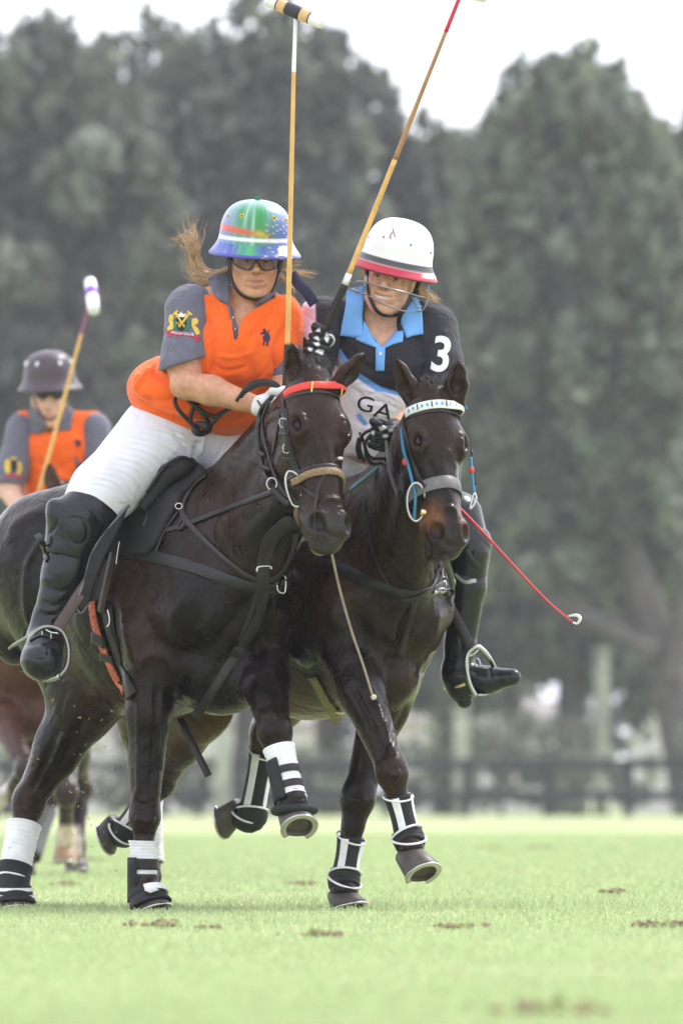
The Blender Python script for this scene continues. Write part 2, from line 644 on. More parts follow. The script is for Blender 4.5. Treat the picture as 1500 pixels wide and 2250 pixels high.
def patch(name, poly, m, parent, tree, th=0.004, off=0.002, step=6.0, it=0, depth=None, col=None, flat_n=False):
    """sheet cut to an outline (pixels) and laid on a surface, with thickness and a closed rim"""
    poly = np.array(poly, float)
    bm = bmesh.new()
    dens = []
    for i in range(len(poly)):
        a, b = poly[i], poly[(i + 1) % len(poly)]
        k = max(1, int(np.linalg.norm(b - a) / step))
        for j in range(k):
            dens.append(lerp(a, b, j / k))
    dens = np.array(dens)
    from mathutils.geometry import delaunay_2d_cdt
    lo, hi = dens.min(0), dens.max(0)
    gx, gy = np.meshgrid(np.arange(lo[0], hi[0], step), np.arange(lo[1], hi[1], step))
    g = np.stack([gx.ravel(), gy.ravel()], 1)
    f = sdpoly(g[:, 0], g[:, 1], dens)
    g = g[f < -step * 0.45]
    pts = [Vector(p) for p in dens.tolist()] + [Vector(p) for p in g.tolist()]
    nb = len(dens)
    vs, es, fs, *_ = delaunay_2d_cdt(pts, [(i, (i + 1) % nb) for i in range(nb)], [], 1, 1e-5)
    vs = np.array([tuple(v) for v in vs])
    pos, nor, ok = np.zeros((len(vs), 3)), np.zeros((len(vs), 3)), np.zeros(len(vs), bool)
    for i, (x, y) in enumerate(vs):
        if depth is not None:
            d = depth(x, y) if callable(depth) else depth
            pos[i] = P(x, y, d); nor[i] = (0, -1, 0); ok[i] = True
            continue
        h = cast(tree, x, y)
        if h:
            pos[i], nor[i] = h; ok[i] = True
    if not ok.any():
        return None
    for i in np.where(~ok)[0]:
        j = np.argmin(((vs[ok] - vs[i]) ** 2).sum(1))
        pos[i] = P(vs[i][0], vs[i][1], pos[ok][j][1] * SC); nor[i] = nor[ok][j]
    nb_ = [[] for _ in vs]
    if it:
        for a, b in es:
            nb_[a].append(b); nb_[b].append(a)
        for _ in range(it):
            y = pos[:, 1].copy(); nn = nor.copy()
            for i in range(len(vs)):
                if nb_[i]:
                    y[i] = 0.4 * pos[i, 1] + 0.6 * pos[nb_[i], 1].mean()
                    nn[i] = 0.4 * nor[i] + 0.6 * nor[nb_[i]].mean(0)
            pos = np.array([P(v[0], v[1], yy * SC) for v, yy in zip(vs, y)]); nor = nn
    nor /= np.maximum(np.linalg.norm(nor, axis=1), 1e-6)[:, None]
    top = pos + nor * (off + th); bot = pos + nor * (off - 0.004)
    n = len(vs)
    F = []
    cnt = {}
    for t in fs:
        t = tuple(t)
        a, b, c = top[t[0]], top[t[1]], top[t[2]]
        if np.cross(b - a, c - a) @ nor[t[0]] < 0:
            t = t[::-1]
        F.append(t)
        for i in range(len(t)):
            cnt[(t[i], t[(i + 1) % len(t)])] = 1
    rim = [(a, b) for (a, b) in cnt if (b, a) not in cnt]
    F2 = list(F)
    for a, b in rim:
        F2.append((b, a, n + a, n + b))
    return mesh_obj(name, np.concatenate([top, bot]), F2, m, parent, True, col)

def lathe(prof, n=48, ex=1.0, ey=1.0):
    """(r, z) profile turned round z -> V, F"""
    t = np.linspace(0, 2 * math.pi, n, endpoint=False)
    V = np.array([(r * math.cos(a) * ex, r * math.sin(a) * ey, z) for r, z in prof for a in t])
    F = []
    for i in range(len(prof) - 1):
        for a in range(n):
            b = (a + 1) % n
            F.append((i * n + a, i * n + b, (i + 1) * n + b, (i + 1) * n + a))
    return V, F

def ball(name, c, r, m, parent, ax=None, n=16):
    r = np.full(3, float(r)) if not np.ndim(r) else np.asarray(r, float)
    ax = np.eye(3) if ax is None else np.asarray(ax)
    pr = [(math.sin(a), -math.cos(a)) for a in np.linspace(0.02, math.pi - 0.02, n)]
    V, F = lathe(pr, n * 2)
    F.append(tuple(range(n * 2))[::-1]); F.append(tuple((n - 1) * n * 2 + a for a in range(n * 2)))
    V = V * r
    V = np.asarray(c) + V @ ax
    return mesh_obj(name, V, F, m, parent)

def fbm(V, s, seed=0, oct=3):
    """cheap smooth 3-D noise for vertices (-1..1)"""
    r = np.random.default_rng(seed)
    out = np.zeros(len(V)); a = 1.0; tot = 0
    for o in range(oct):
        for _ in range(4):
            k = r.normal(size=3) * s
            out += a * 0.5 * np.sin(V @ k + r.uniform(0, 6.28))
        tot += a; a *= 0.5; s *= 2.1
    return out / tot
# ------------------------------------------------------------------ the polo field
def ground_material():
    m = bpy.data.materials.new('turf')
    m.use_nodes = True
    n, l = m.node_tree.nodes, m.node_tree.links
    b = n['Principled BSDF']
    b.inputs['Roughness'].default_value = 0.9
    b.inputs['Specular IOR Level'].default_value = 0.15
    tc = n.new('ShaderNodeTexCoord')
    n1 = n.new('ShaderNodeTexNoise'); n1.inputs['Scale'].default_value = 0.55; n1.inputs['Detail'].default_value = 6
    n2 = n.new('ShaderNodeTexNoise'); n2.inputs['Scale'].default_value = 14; n2.inputs['Detail'].default_value = 6
    r1 = n.new('ShaderNodeValToRGB')
    r1.color_ramp.elements[0].position = 0.3; r1.color_ramp.elements[0].color = (0.30, 0.35, 0.18, 1)
    r1.color_ramp.elements[1].position = 0.7; r1.color_ramp.elements[1].color = (0.40, 0.45, 0.25, 1)
    r2 = n.new('ShaderNodeValToRGB')
    r2.color_ramp.elements[0].position = 0.35; r2.color_ramp.elements[0].color = (0.75, 0.75, 0.7, 1)
    r2.color_ramp.elements[1].position = 0.7; r2.color_ramp.elements[1].color = (1.1, 1.08, 1.0, 1)
    mx = n.new('ShaderNodeMixRGB'); mx.blend_type = 'MULTIPLY'; mx.inputs[0].default_value = 1
    l.new(tc.outputs['Object'], n1.inputs['Vector']); l.new(tc.outputs['Object'], n2.inputs['Vector'])
    l.new(n1.outputs[0], r1.inputs[0]); l.new(n2.outputs[0], r2.inputs[0])
    l.new(r1.outputs[0], mx.inputs[1]); l.new(r2.outputs[0], mx.inputs[2])
    l.new(mx.outputs[0], b.inputs['Base Color'])
    return m
M['turf'] = ground_material()
g = mesh_obj('ground', [(-1500, -60, 0), (1500, -60, 0), (1500, 2500, 0), (-1500, 2500, 0)], [(0, 1, 2, 3)], M['turf'], smooth=False)
tag(g, 'wide mown polo field of pale green turf', None, kind='structure')
# ------------------------------------------------------------------ horses
class HeadFrame:
    def __init__(s, poll, muzzle, face, scale=1.0, kv=1.17, kw=1.10):
        s.kv, s.kw = kv, kw
        s.o = np.asarray(poll); s.a = unit(np.asarray(muzzle) - s.o)
        w = unit(face); s.w = unit(w - (w @ s.a) * s.a)
        s.v = np.cross(s.w, s.a)
        if s.v[0] < 0:
            s.v = -s.v
        s.k = np.linalg.norm(np.asarray(muzzle) - s.o) / 0.63 * scale
        s.ax = np.array([s.a, s.v, s.w])
    def __call__(s, u, v, w):
        return s.o + (s.a * u + s.v * v * s.kv + s.w * w * s.kw) * s.k

def horse_head(S, H, ears):
    k = H.k
    E = lambda c, r, kk=0.03, op='u': S.ell(H(*c), np.array(r) * k * np.array((1, H.kv, H.kw)), H.ax, kk, op)
    C = lambda a, b, ra, rb, kk=0.03, fl=None, op='u': S.cone(H(*a), H(*b), ra * k * 1.1, rb * k * 1.1, kk, fl, op)
    C((0.0, 0, -0.05), (0.14, 0, -0.055), 0.070, 0.085, 0.04)
    E((0.14, 0, -0.05), (0.13, 0.098, 0.062), 0.03)
    C((0.20, 0, -0.062), (0.50, 0, -0.066), 0.080, 0.058, 0.04, (H.w, 0.86))
    C((0.24, 0, -0.032), (0.50, 0, -0.035), 0.034, 0.026, 0.03)
    for sg in (-1, 1):
        E((0.185, sg * 0.070, -0.030), (0.060, 0.036, 0.036), 0.03)          # orbit
        E((0.18, sg * 0.058, -0.150), (0.125, 0.045, 0.092), 0.05)           # jowl
        C((0.24, sg * 0.082, -0.085), (0.38, sg * 0.058, -0.085), 0.012, 0.009, 0.025)   # facial crest
        C((0.24, sg * 0.04, -0.15), (0.53, sg * 0.024, -0.115), 0.050, 0.030, 0.05)      # jaw bars
        E((0.540, sg * 0.040, -0.042), (0.050, 0.033, 0.042), 0.025)          # nostril wing
        C((0.50, sg * 0.045, -0.088), (0.59, sg * 0.024, -0.092), 0.024, 0.022, 0.03)      # lip edge
    C((0.10, 0, -0.13), (0.26, 0, -0.14), 0.065, 0.055, 0.05)
    E((0.54, 0, -0.068), (0.075, 0.056, 0.050), 0.04)
    E((0.586, 0, -0.082), (0.042, 0.037, 0.034), 0.03)                       # upper lip
    E((0.570, 0, -0.132), (0.044, 0.030, 0.026), 0.02)                       # chin and lower lip
    for sg in (-1, 1):
        E((0.548, sg * 0.052, -0.022), (0.032, 0.024, 0.026), 0.014, 's')    # nostril
        E((0.190, sg * 0.086, 0.002), (0.031, 0.021, 0.021), 0.014, 's')     # eye socket
        lid = [(0.148, .068, -.006), (0.165, .068, .008), (0.190, .064, .013), (0.215, .064, .007), (0.230, .070, -.006)]
        for a_, b_ in zip(lid[:-1], lid[1:]):
            C((a_[0], sg * a_[1], a_[2]), (b_[0], sg * b_[1], b_[2]), 0.0068, 0.0068, 0.014)
        lid = [(0.148, .072, -.010), (0.168, .090, -.020), (0.192, .095, -.023), (0.214, .089, -.020), (0.230, .074, -.010)]
        for a_, b_ in zip(lid[:-1], lid[1:]):
            C((a_[0], sg * a_[1], a_[2]), (b_[0], sg * b_[1], b_[2]), 0.0052, 0.0052, 0.014)
    for sg in (-1, 1):
        C((0.615, sg * 0.045, -0.108), (0.49, sg * 0.060, -0.108), 0.008, 0.005, 0.008, None, 's')   # mouth line
    for base, tip, opening in ears:
        a = unit(tip - base); L = np.linalg.norm(tip - base)
        op = unit(opening - (opening @ a) * a)
        side = np.cross(a, op)
        m1 = base + a * L * 0.38; m2 = base + a * L * 0.72
        S.chain([base - a * 0.03, m1, m2, tip], [0.030, 0.040, 0.027, 0.004], 0.012, (op, 0.72))
        S.chain([base + a * 0.03 + op * 0.022, m1 + op * 0.022, m2 + op * 0.016, tip + op * 0.004], [0.012, 0.026, 0.016, 0.002], 0.006, (op, 0.9), 's')

def foreleg(S, el, kn, fe, ht, F, sz=1.0):
    mid = lerp(el, kn, 0.45)
    S.cone(el, mid, 0.105 * sz, 0.074 * sz, 0.06)
    S.cone(mid, kn, 0.074 * sz, 0.046 * sz, 0.04)
    S.cone(el + F * 0.03, lerp(el, kn, 0.55) + F * 0.018, 0.06 * sz, 0.034 * sz, 0.03)
    S.ell(kn, (0.050 * sz, 0.050 * sz, 0.062 * sz), None, 0.03)
    up = unit(kn - fe)
    S.cone(kn - up * 0.02, lerp(kn, fe, 0.35), 0.043 * sz, 0.033 * sz, 0.03)
    S.cone(kn - up * 0.03 - F * 0.03, fe - F * 0.02, 0.017, 0.018, 0.02)
    S.cone(lerp(kn, fe, 0.3), fe, 0.032 * sz, 0.034 * sz, 0.02)
    S.ell(fe, 0.042 * sz, None, 0.02)
    S.cone(fe, ht, 0.038 * sz, 0.045 * sz, 0.02)

def hindleg(S, hip, st, ho, fe, ht, F, lat, sz=1.0):
    S.cone(hip, st, 0.20, 0.14, 0.09, (lat, 0.75))
    m = lerp(st, ho, 0.45)
    S.cone(st, m, 0.125 * sz, 0.092 * sz, 0.06, (lat, 0.78))
    S.cone(m, ho, 0.092 * sz, 0.054 * sz, 0.05, (lat, 0.8))
    bk = unit(-F - unit(ho - st) * 0.2)
    hp = ho + bk * 0.055 + unit(st - ho) * 0.03
    S.cone(lerp(st, ho, 0.35) + bk * 0.085, hp, 0.035, 0.024, 0.035)
    S.ell(hp, 0.029, None, 0.03)
    S.ell(ho, (0.052, 0.055, 0.062), None, 0.03)
    S.cone(ho, lerp(ho, fe, 0.4), 0.050 * sz, 0.037 * sz, 0.03)
    S.cone(hp, fe + bk * 0.015, 0.022, 0.020, 0.02)
    S.cone(lerp(ho, fe, 0.35), fe, 0.037 * sz, 0.037 * sz, 0.02)
    S.ell(fe, 0.043 * sz, None, 0.02)
    S.cone(fe, ht, 0.039 * sz, 0.046 * sz, 0.02)

class Body:
    def __init__(s, O, F):
        s.O = np.array((O[0], O[1], 0.0)); s.F = unit((F[0], F[1], 0)); s.L = np.array((-s.F[1], s.F[0], 0)); s.U = np.array((0, 0, 1.0))
        s.ax = np.array([s.F, s.L, s.U])
    def __call__(s, f, l, z):
        return s.O + s.F * f + s.L * l + s.U * z

def horse_torso(S, B, croup=0.0, girth=0.0):
    lat = B.L
    S.cone(B(-.38, 0, 1.08), B(-.62, 0, 1.07), 0.375 + girth, 0.385 + girth, 0.05, (lat, 0.72))
    S.cone(B(-.62, 0, 1.07), B(-.98, 0, 1.14), 0.385 + girth, 0.30, 0.10, (lat, 0.78))
    S.cone(B(-.24, 0, 1.40), B(-.52, 0, 1.41), 0.075, 0.07, 0.10)
    S.cone(B(-.5, 0, 1.36), B(-1.05, 0, 1.36 + croup), 0.09, 0.13, 0.12)
    S.ell(B(-.20, 0, 1.08), (0.22, 0.185, 0.33), B.ax, 0.08)
    for sg in (-1, 1):
        S.ell(B(-.055, sg * .085, 1.04), (0.10, 0.10, 0.155), B.ax, 0.035)     # breast
        S.cone(B(-.10, sg * .15, 1.06), B(-.27, sg * .10, 1.38), 0.10, 0.075, 0.05)   # shoulder blade
        S.cone(B(-.11, sg * .165, 1.03), B(-.30, sg * .165, .95), 0.085, 0.10, 0.045) # upper arm
        S.ell(B(-.33, sg * .17, 1.02), (0.10, 0.075, 0.15), B.ax, 0.04)        # triceps
        S.ell(B(-1.17, sg * .13, 1.20), (0.27, 0.15, 0.25), B.ax, 0.08)        # haunch
        S.ell(B(-1.36, sg * .11, 1.10), (0.13, 0.11, 0.24), B.ax, 0.08)        # buttock
        S.ell(B(-.98, sg * .16, 1.10), (0.14, 0.10, 0.18), B.ax, 0.08)         # flank
    S.ell(B(-1.10, 0, 1.29 + croup), (0.32, 0.21, 0.17), B.ax, 0.10)
    S.ell(B(-.17, 0, .79), (0.17, 0.13, 0.12), B.ax, 0.08)                     # brisket

def hoof(parent, top, bot, fwd, r=0.060, m=None, shoe=True):
    up = unit(top - bot)
    f = unit(fwd - (fwd @ up) * up)
    l = np.cross(up, f)
    h = np.linalg.norm(top - bot)
    n = 28
    rings = []
    def ring(z, rr, sh, flat=0.0):
        t = np.linspace(0, 2 * math.pi, n, endpoint=False)
        c, s = np.cos(t), np.sin(t)
        c = np.where(c < -0.55, -0.55 + (c + 0.55) * 0.45, c)           # flatter at the heels
        return bot + up * z + (f * (sh + 0) ) + (f[None] * (c * rr * 1.08)[:, None] + l[None] * (s * rr)[:, None])
    prof = [(h + 0.012, r * .70, -.030), (h, r * .80, -.026), (h * .93, r * .84, -.022), (h * .5, r * .93, -.008), (0.006, r * 1.02, 0.006), (0, r * 1.0, 0.006),
            (0.0, r * .80, 0.004), (0.010, r * .72, 0.002), (0.012, r * .2, 0)]
    V = np.concatenate([ring(*p) for p in prof])
    F = []
    for i in range(len(prof) - 1):
        for a in range(n):
            b = (a + 1) % n
            F.append((i * n + a, (i + 1) * n + a, (i + 1) * n + b, i * n + b))
    F.append(tuple(range(n))); F.append(tuple((len(prof) - 1) * n + a for a in range(n))[::-1])
    me = mesh_obj('hoof', V, F, m or M['hoof'], parent)
    if shoe:
        t = np.linspace(-2.45, 2.45, 30)
        pa = bot - up * 0.004 + f * 0.006 + f[None] * (np.cos(t) * r * 0.98)[:, None] + l[None] * (np.sin(t) * r * 0.91)[:, None]
        V, F = sweep(pa, rect(0.008, 0.020, -0.004), up)
        mesh_obj('horseshoe', V, F, M['steel'], me)
        V = ring(0.008, r * .74, 0.003)
        V = np.concatenate([V, [V.mean(0) + up * 0.012]])
        mesh_obj('sole', V, [(a, n, (a + 1) % n) for a in range(n)], M['sole'], me)
    return me

def build_horse(label, B, neck, H, ears, fores, hinds, hoofs, vox, colour, lines=(), group=None, croup=0.0, girth=0.0, hoof_mats=None):
    pts = [B(.1, -.35, .3), B(-1.6, -.35, 1.6), B(.1, .35, 1.6), B(-1.6, .35, .3), H(0.66, 0, 0), H(0, 0, 0)]
    for leg in fores + hinds:
        pts += [p for p in leg]
    for e in ears:
        pts.append(e[1])
    pts = np.array(pts)
    S = SDF(pts.min(0) - .13, pts.max(0) + .13, vox)
    horse_torso(S, B, croup, girth)
    for a, b, ra, rb, fl in neck:
        S.cone(a, b, ra, rb, 0.09, (B.L, fl))
    for leg, sg in zip(fores, (-1, 1)):
        foreleg(S, *leg, B.F, 1.1 if sg > 0 else 1.0)
    for leg, sg in zip(hinds, (-1, 1)):
        hindleg(S, *leg, B.F, B.L)
    horse_head(S, H, ears)
    V, Fq = S.mesh()
    del S
    V = V + vnormals(V, Fq) * (fbm(V, 9, 3) * 0.0018)[:, None]
    if lines:
        V = strokes(V, Fq, [(a_, b_, c_ * 1.6) for a_, b_, c_ in lines])
    root = thing('horse', label, 'horse', (B.O[0], B.O[1], 0), group)
    body = mesh_obj('body', V, Fq, M['coat'], root, True, colour(V))
    for sg in (-1, 1):
        ball('eye', H(0.190, sg * 0.071, -0.019), np.array((0.024, 0.0205, 0.0205)) * H.k, M['eye'], root, H.ax)
    for i, (tp, bt, fw) in enumerate(hoofs):
        hoof(root, tp, bt, fw, m=(hoof_mats[i] if hoof_mats else None))
    # dock and braided tail
    a = B(-1.42, 0, 1.36 + croup)
    tube('tail', [a + B.F * .06, a - B.F * .07 - B.U * .06, a - B.F * .10 - B.U * .3, a - B.F * .07 - B.U * .52], [0.045, 0.04, 0.034, 0.012], M['tailhair'], root, 10)
    return root, (V, Fq)

M['tailhair'] = mat('tail_hair', (0.012, 0.010, 0.010), rough=0.5, bump=0.8, bscale=60, aniso=(3, 3, .2))

def mixc(c, col, w):
    return c * (1 - w[:, None]) + np.array(col)[None] * w[:, None]

def head_mask(V, H, u0, u1):
    u = (V - H.o) @ H.a / H.k
    w = (V - H.o) @ H.w / H.k
    return u, (V - H.o) @ H.v / H.k / H.kv, w / H.kw

# ---- the near black horse of the orange rider
BA = Body(P(550, 1300, -40), (0.56, -0.83))
HA = HeadFrame(P(693, 826, -330), P(744, 1192, -475), (0.44, -0.88, 0.2))
def colour_black(V):
    c = np.tile(np.array((0.0070, 0.0046, 0.0045)), (len(V), 1))
    n = fbm(V, 5, 11)
    c = mixc(c, (0.028, 0.0132, 0.0092), np.clip(n * .8 + .25, 0, 1))
    z = V[:, 2]
    u, v, w = head_mask(V, HA, 0, 1)
    inhead = (np.abs(v) < .12) & (w > -.22) & (w < .08) & (u > -.1) & (u < .7) & (V[:, 1] < -.4)
    mz = np.clip((u - .50) / .06, 0, 1) * inhead
    c = mixc(c, (0.035, 0.031, 0.032), mz * .8)
    pk = np.clip(1 - ((u - .605) ** 2 + (v - .0) ** 2 * 1.2 + (w + .135) ** 2) / .0017, 0, 1) * inhead
    c = mixc(c, (0.22, 0.17, 0.12), np.clip(pk * 1.4, 0, .8))
    return c
neckA = [(BA(-.25, 0, 1.36), P(672, 868, -300), 0.13, 0.075, 0.62),
         (BA(-.14, 0, 1.20), P(660, 975, -285), 0.20, 0.125, 0.60),
         (BA(-.05, 0, 1.10), P(655, 1060, -270), 0.15, 0.085, 0.72)]
earsA = [(P(655, 838, -330), P(640, 752, -345), np.array((-.35, -.9, 0.1))),
         (P(742, 845, -330), P(806, 772, -330), np.array((.65, -.6, -.3)))]
legsA_f = [(BA(-.33, -.19, .95), P(318, 1792, 30), P(315, 1932, 30), P(322, 1958, 12)),
           (BA(-.22, .17, .93), P(603, 1605, -190), P(640, 1752, -235), P(648, 1775, -255))]
legsA_h = [(BA(-1.13, -.16, 1.2), P(185, 1540, 400), P(62, 1765, 470), P(30, 1925, 410), P(26, 1955, 395)),
           (BA(-1.13, .16, 1.2), P(305, 1500, 640), P(322, 1700, 760), P(328, 1885, 720), P(328, 1925, 700))]
fwdA = np.array((0.56, -0.83, 0.0))
hoofsA = [(P(324, 1968, 10), P(334, 2001, 0), fwdA), (P(646, 1776, -248), P(656, 1820, -285), unit((.25, -.7, .5))),
          (P(26, 1962, 392), P(29, 1996, 385), fwdA), (P(329, 1938, 698), P(332, 1980, 690), fwdA)]
linesA = [([(560, 1300), (520, 1360), (470, 1420), (430, 1470)], 16, -12), ([(300, 1330), (340, 1400), (400, 1440), (450, 1430)], 18, -11), ([(300, 1480), (330, 1440), (370, 1450), (385, 1500)], 14, 9),
          ([(592, 1310), (582, 1380), (560, 1450)], 12, -13), ([(632, 1330), (622, 1400), (600, 1450)], 22, 9), ([(640, 1130), (600, 1200), (560, 1260)], 16, -11), ([(620, 960), (540, 1060), (470, 1140)], 18, -8),
          ([(600, 900), (520, 1000), (470, 1070)], 14, 6), ([(640, 1060), (590, 1130), (520, 1200)], 16, 7), ([(100, 1300), (88, 1400), (130, 1470)], 18, -12), ([(112, 1165), (62, 1240), (58, 1340), (78, 1400)], 8, 6),
          ([(345, 1500), (340, 1600), (332, 1740)], 7, -8), ([(305, 1520), (305, 1640), (305, 1750)], 7, 5), ([(296, 1795), (320, 1806), (342, 1795)], 8, 6), ([(292, 1760), (318, 1770), (344, 1758)], 6, -5), ([(300, 1830), (320, 1836), (340, 1830)], 6, -5),
          ([(590, 1480), (612, 1540), (608, 1600)], 7, -8), ([(560, 1500), (575, 1580)], 7, 6), ([(200, 1560), (140, 1660), (90, 1750)], 11, -10), ([(120, 1620), (70, 1740)], 7, -9), ([(150, 1600), (110, 1700)], 9, 7),
          ([(330, 1540), (348, 1610), (334, 1690)], 4.5, 6), ([(560, 1330), (575, 1400), (590, 1470)], 4.5, 4), ([(150, 1490), (220, 1535)], 5, 5), ([(420, 1300), (380, 1370), (390, 1430)], 14, 9), ([(480, 1330), (440, 1390)], 16, 9),
          ([(500, 1440), (460, 1500), (440, 1550)], 14, -9), ([(560, 1470), (520, 1540)], 14, 8), ([(260, 1300), (280, 1400), (300, 1470)], 12, 7), ([(400, 1480), (390, 1550)], 14, -9),
          ([(672, 1000), (692, 1040)], 6, 5), ([(690, 955), (706, 1005), (716, 1045)], 5, 4), ([(718, 960), (740, 1060), (748, 1100)], 9, 4), ([(702, 1112), (716, 1098), (742, 1100), (756, 1122)], 6, 6),
          ([(704, 1150), (720, 1172), (748, 1184)], 5, -6), ([(640, 1010), (655, 1060), (668, 1100)], 12, -6), ([(632, 960), (640, 1000)], 12, 6), ([(20, 1200), (40, 1150), (110, 1115)], 14, 6), ([(180, 1110), (130, 1200), (110, 1260)], 18, -8)]
linesB = [([(905, 1330), (880, 1400), (850, 1470)], 12, -13), ([(962, 1330), (950, 1400), (918, 1470)], 18, 8), ([(760, 1300), (790, 1380), (800, 1440)], 18, -10), ([(840, 1380), (870, 1410), (866, 1450)], 16, 9),
          ([(770, 1500), (812, 1580), (850, 1670)], 7, -8), ([(800, 1480), (840, 1570), (870, 1660)], 7, 6), ([(902, 1540), (872, 1600), (822, 1680)], 9, -8), ([(880, 1000), (850, 1100), (830, 1200)], 16, -10), ([(930, 1170), (940, 1235)], 9, -9),
          ([(900, 1050), (880, 1150), (870, 1230)], 14, 7), ([(960, 1430), (930, 1490)], 12, -8), ([(845, 1690), (865, 1705), (882, 1695)], 7, 6), ([(850, 1650), (868, 1660)], 6, -6), ([(770, 1750), (788, 1764), (806, 1752)], 7, 6),
          ([(820, 1540), (850, 1620), (862, 1660)], 4.5, 6), ([(985, 985), (1000, 1030)], 6, 4), ([(965, 1000), (985, 1080), (995, 1130)], 9, 4), ([(965, 1130), (978, 1115), (996, 1122), (1002, 1145)], 6, 6), ([(940, 1010), (955, 1050)], 8, -5),
          ([(968, 1180), (985, 1198), (1010, 1200)], 5, -6), ([(720, 1330), (760, 1400), (770, 1460)], 16, 8)]
horseA, meshA = build_horse('near black horse with red browband and white leg bandages, carrying the orange rider in front', BA, neckA, HA, earsA,
                            legsA_f, legsA_h, hoofsA, 0.0062, colour_black, linesA)
treeA = bvh(meshA)

# ---- the dark bay horse of the navy rider
BB = Body(P(882, 1300, 20), (0.50, -0.866))
HB = HeadFrame(P(955, 868, -250), P(1003, 1207, -385), (0.42, -0.9, 0.2))
def colour_bay(V):
    c = np.tile(np.array((0.0105, 0.0068, 0.0058)), (len(V), 1))
    n = fbm(V, 5, 21)
    c = mixc(c, (0.029, 0.0155, 0.0098), np.clip(n * .7 + .32, 0, 1))
    u, v, w = head_mask(V, HB, 0, 1)
    inhead = (np.abs(v) < .13) & (w > -.24) & (w < .08) & (u > -.1) & (u < .72) & (V[:, 1] < -.3)
    tan = np.clip((u - .40) / .05, 0, 1) * np.clip((.56 - u) / .06, 0, 1) * np.clip((np.abs(v) - .015) / .03, 0, 1) * inhead
    c = mixc(c, (0.15, 0.062, 0.026), tan * .8)
    mz = np.clip((u - .53) / .05, 0, 1) * inhead
    c = mixc(c, (0.024, 0.018, 0.017), mz)
    belly = np.clip((.82 - V[:, 2]) / .12, 0, 1) * np.clip((V[:, 2] - .5) / .1, 0, 1) * np.clip((V[:, 1] - .2) / .2, 0, 1)
    c = mixc(c, (0.075, 0.040, 0.020), belly * .8)
    return c
neckB = [(BB(-.25, 0, 1.34), P(948, 905, -225), 0.13, 0.075, 0.62),
         (BB(-.14, 0, 1.20), P(930, 1010, -205), 0.20, 0.125, 0.60),
         (BB(-.05, 0, 1.10), P(925, 1090, -190), 0.15, 0.085, 0.72)]
earsB = [(P(912, 890, -250), P(868, 783, -260), np.array((-.55, -.7, -.2))),
         (P(1000, 880, -250), P(1007, 790, -260), np.array((.15, -.95, 0)))]
legsB_f = [(BB(-.17, -.15, .96), P(860, 1695, -160), P(895, 1835, -165), P(903, 1862, -180)),
           (BB(-.25, .16, .95), P(786, 1752, 70), P(757, 1925, 60), P(757, 1957, 45))]
legsB_h = [(BB(-1.13, -.16, 1.2), P(440, 1540, 560), P(352, 1715, 720), P(278, 1822, 760), P(258, 1828, 770)),
           (BB(-1.13, .16, 1.2), P(640, 1480, 520), P(585, 1615, 600), P(553, 1785, 620), P(528, 1793, 630))]
hoofsB = [(P(906, 1870, -180), P(927, 1922, -212), unit((.5, -.75, .25))), (P(757, 1960, 42), P(764, 1993, 35), np.array((.5, -.85, 0))),
          (P(255, 1829, 770), P(232, 1838, 780), unit((-.25, 0, -.9))), (P(522, 1795, 632), P(490, 1800, 648), unit((-.2, 0, -.95)))]
horseB, meshB = build_horse('dark bay horse with pale patterned browband, pressing against the black horse on its right', BB, neckB, HB, earsB,
                            legsB_f, legsB_h, hoofsB, 0.0062, colour_bay, linesB)
treeB = bvh(meshB)

M['forelock'] = mat('forelock_hair', (0.030, 0.024, 0.022), rough=0.5, var=.3, vscale=60)
# ------------------------------------------------------------------ people: shared builders
def R(px, d=0.0):
    return px / SC * (DIST + d / SC) / DIST

def prims(S, lst, grow=0.0, k=0.03):
    """body volumes written in photograph units: ('c', a, b, ra, rb) tapered limbs, ('e', c, (rx, ry, rd), tilt degrees) masses"""
    for q in lst:
        kk = k
        if q[0] == 'c':
            a, b = P(*q[1]), P(*q[2])
            fl = q[5] if len(q) > 5 else None
            S.cone(a, b, max(R(q[3], q[1][2]) + grow, .004), max(R(q[4], q[2][2]) + grow, .004), kk, fl)
        else:
            c = P(*q[1]); t = math.radians(q[3] if len(q) > 3 else 0)
            ax = np.array([(math.cos(t), 0, -math.sin(t)), (math.sin(t), 0, math.cos(t)), (0, 1, 0)])
            rx, ry, rd = q[2]
            S.ell(c, np.maximum(np.array([R(rx, q[1][2]), R(ry, q[1][2]), R(rd, q[1][2])]) + grow, .005), ax, kk)
    return S

def bounds(lst):
    lo, hi = np.full(3, 1e9), np.full(3, -1e9)
    for q in lst:
        if q[0] == 'c':
            for p, r in ((q[1], q[3]), (q[2], q[4])):
                w = P(*p); rr = R(r, p[2]) + .03
                lo = np.minimum(lo, w - rr); hi = np.maximum(hi, w + rr)
        else:
            w = P(*q[1]); rr = R(max(q[2]), q[1][2]) + .03
            lo = np.minimum(lo, w - rr); hi = np.maximum(hi, w + rr)
    return lo, hi

class Pose:
    """a frame for a head or helmet: x to the viewer's right, f where it faces, u up"""
    def __init__(s, o, yaw=0, pitch=0, roll=0, k=1.0):
        y, p, r = (math.radians(a) for a in (yaw, pitch, roll))
        f = np.array((math.sin(y) * math.cos(p), -math.cos(y) * math.cos(p), -math.sin(p)))
        u0 = np.array((math.sin(r), 0, math.cos(r)))
        s.u = unit(u0 - (u0 @ f) * f); s.f = f; s.x = np.cross(f, s.u) * -1
        if s.x[0] < 0:
            s.x = -s.x
        s.o = np.asarray(o); s.k = k
        s.ax = np.array([s.x, s.f, s.u])
    def __call__(s, x, f, u):
        return s.o + (s.x * x + s.f * f + s.u * u) * s.k

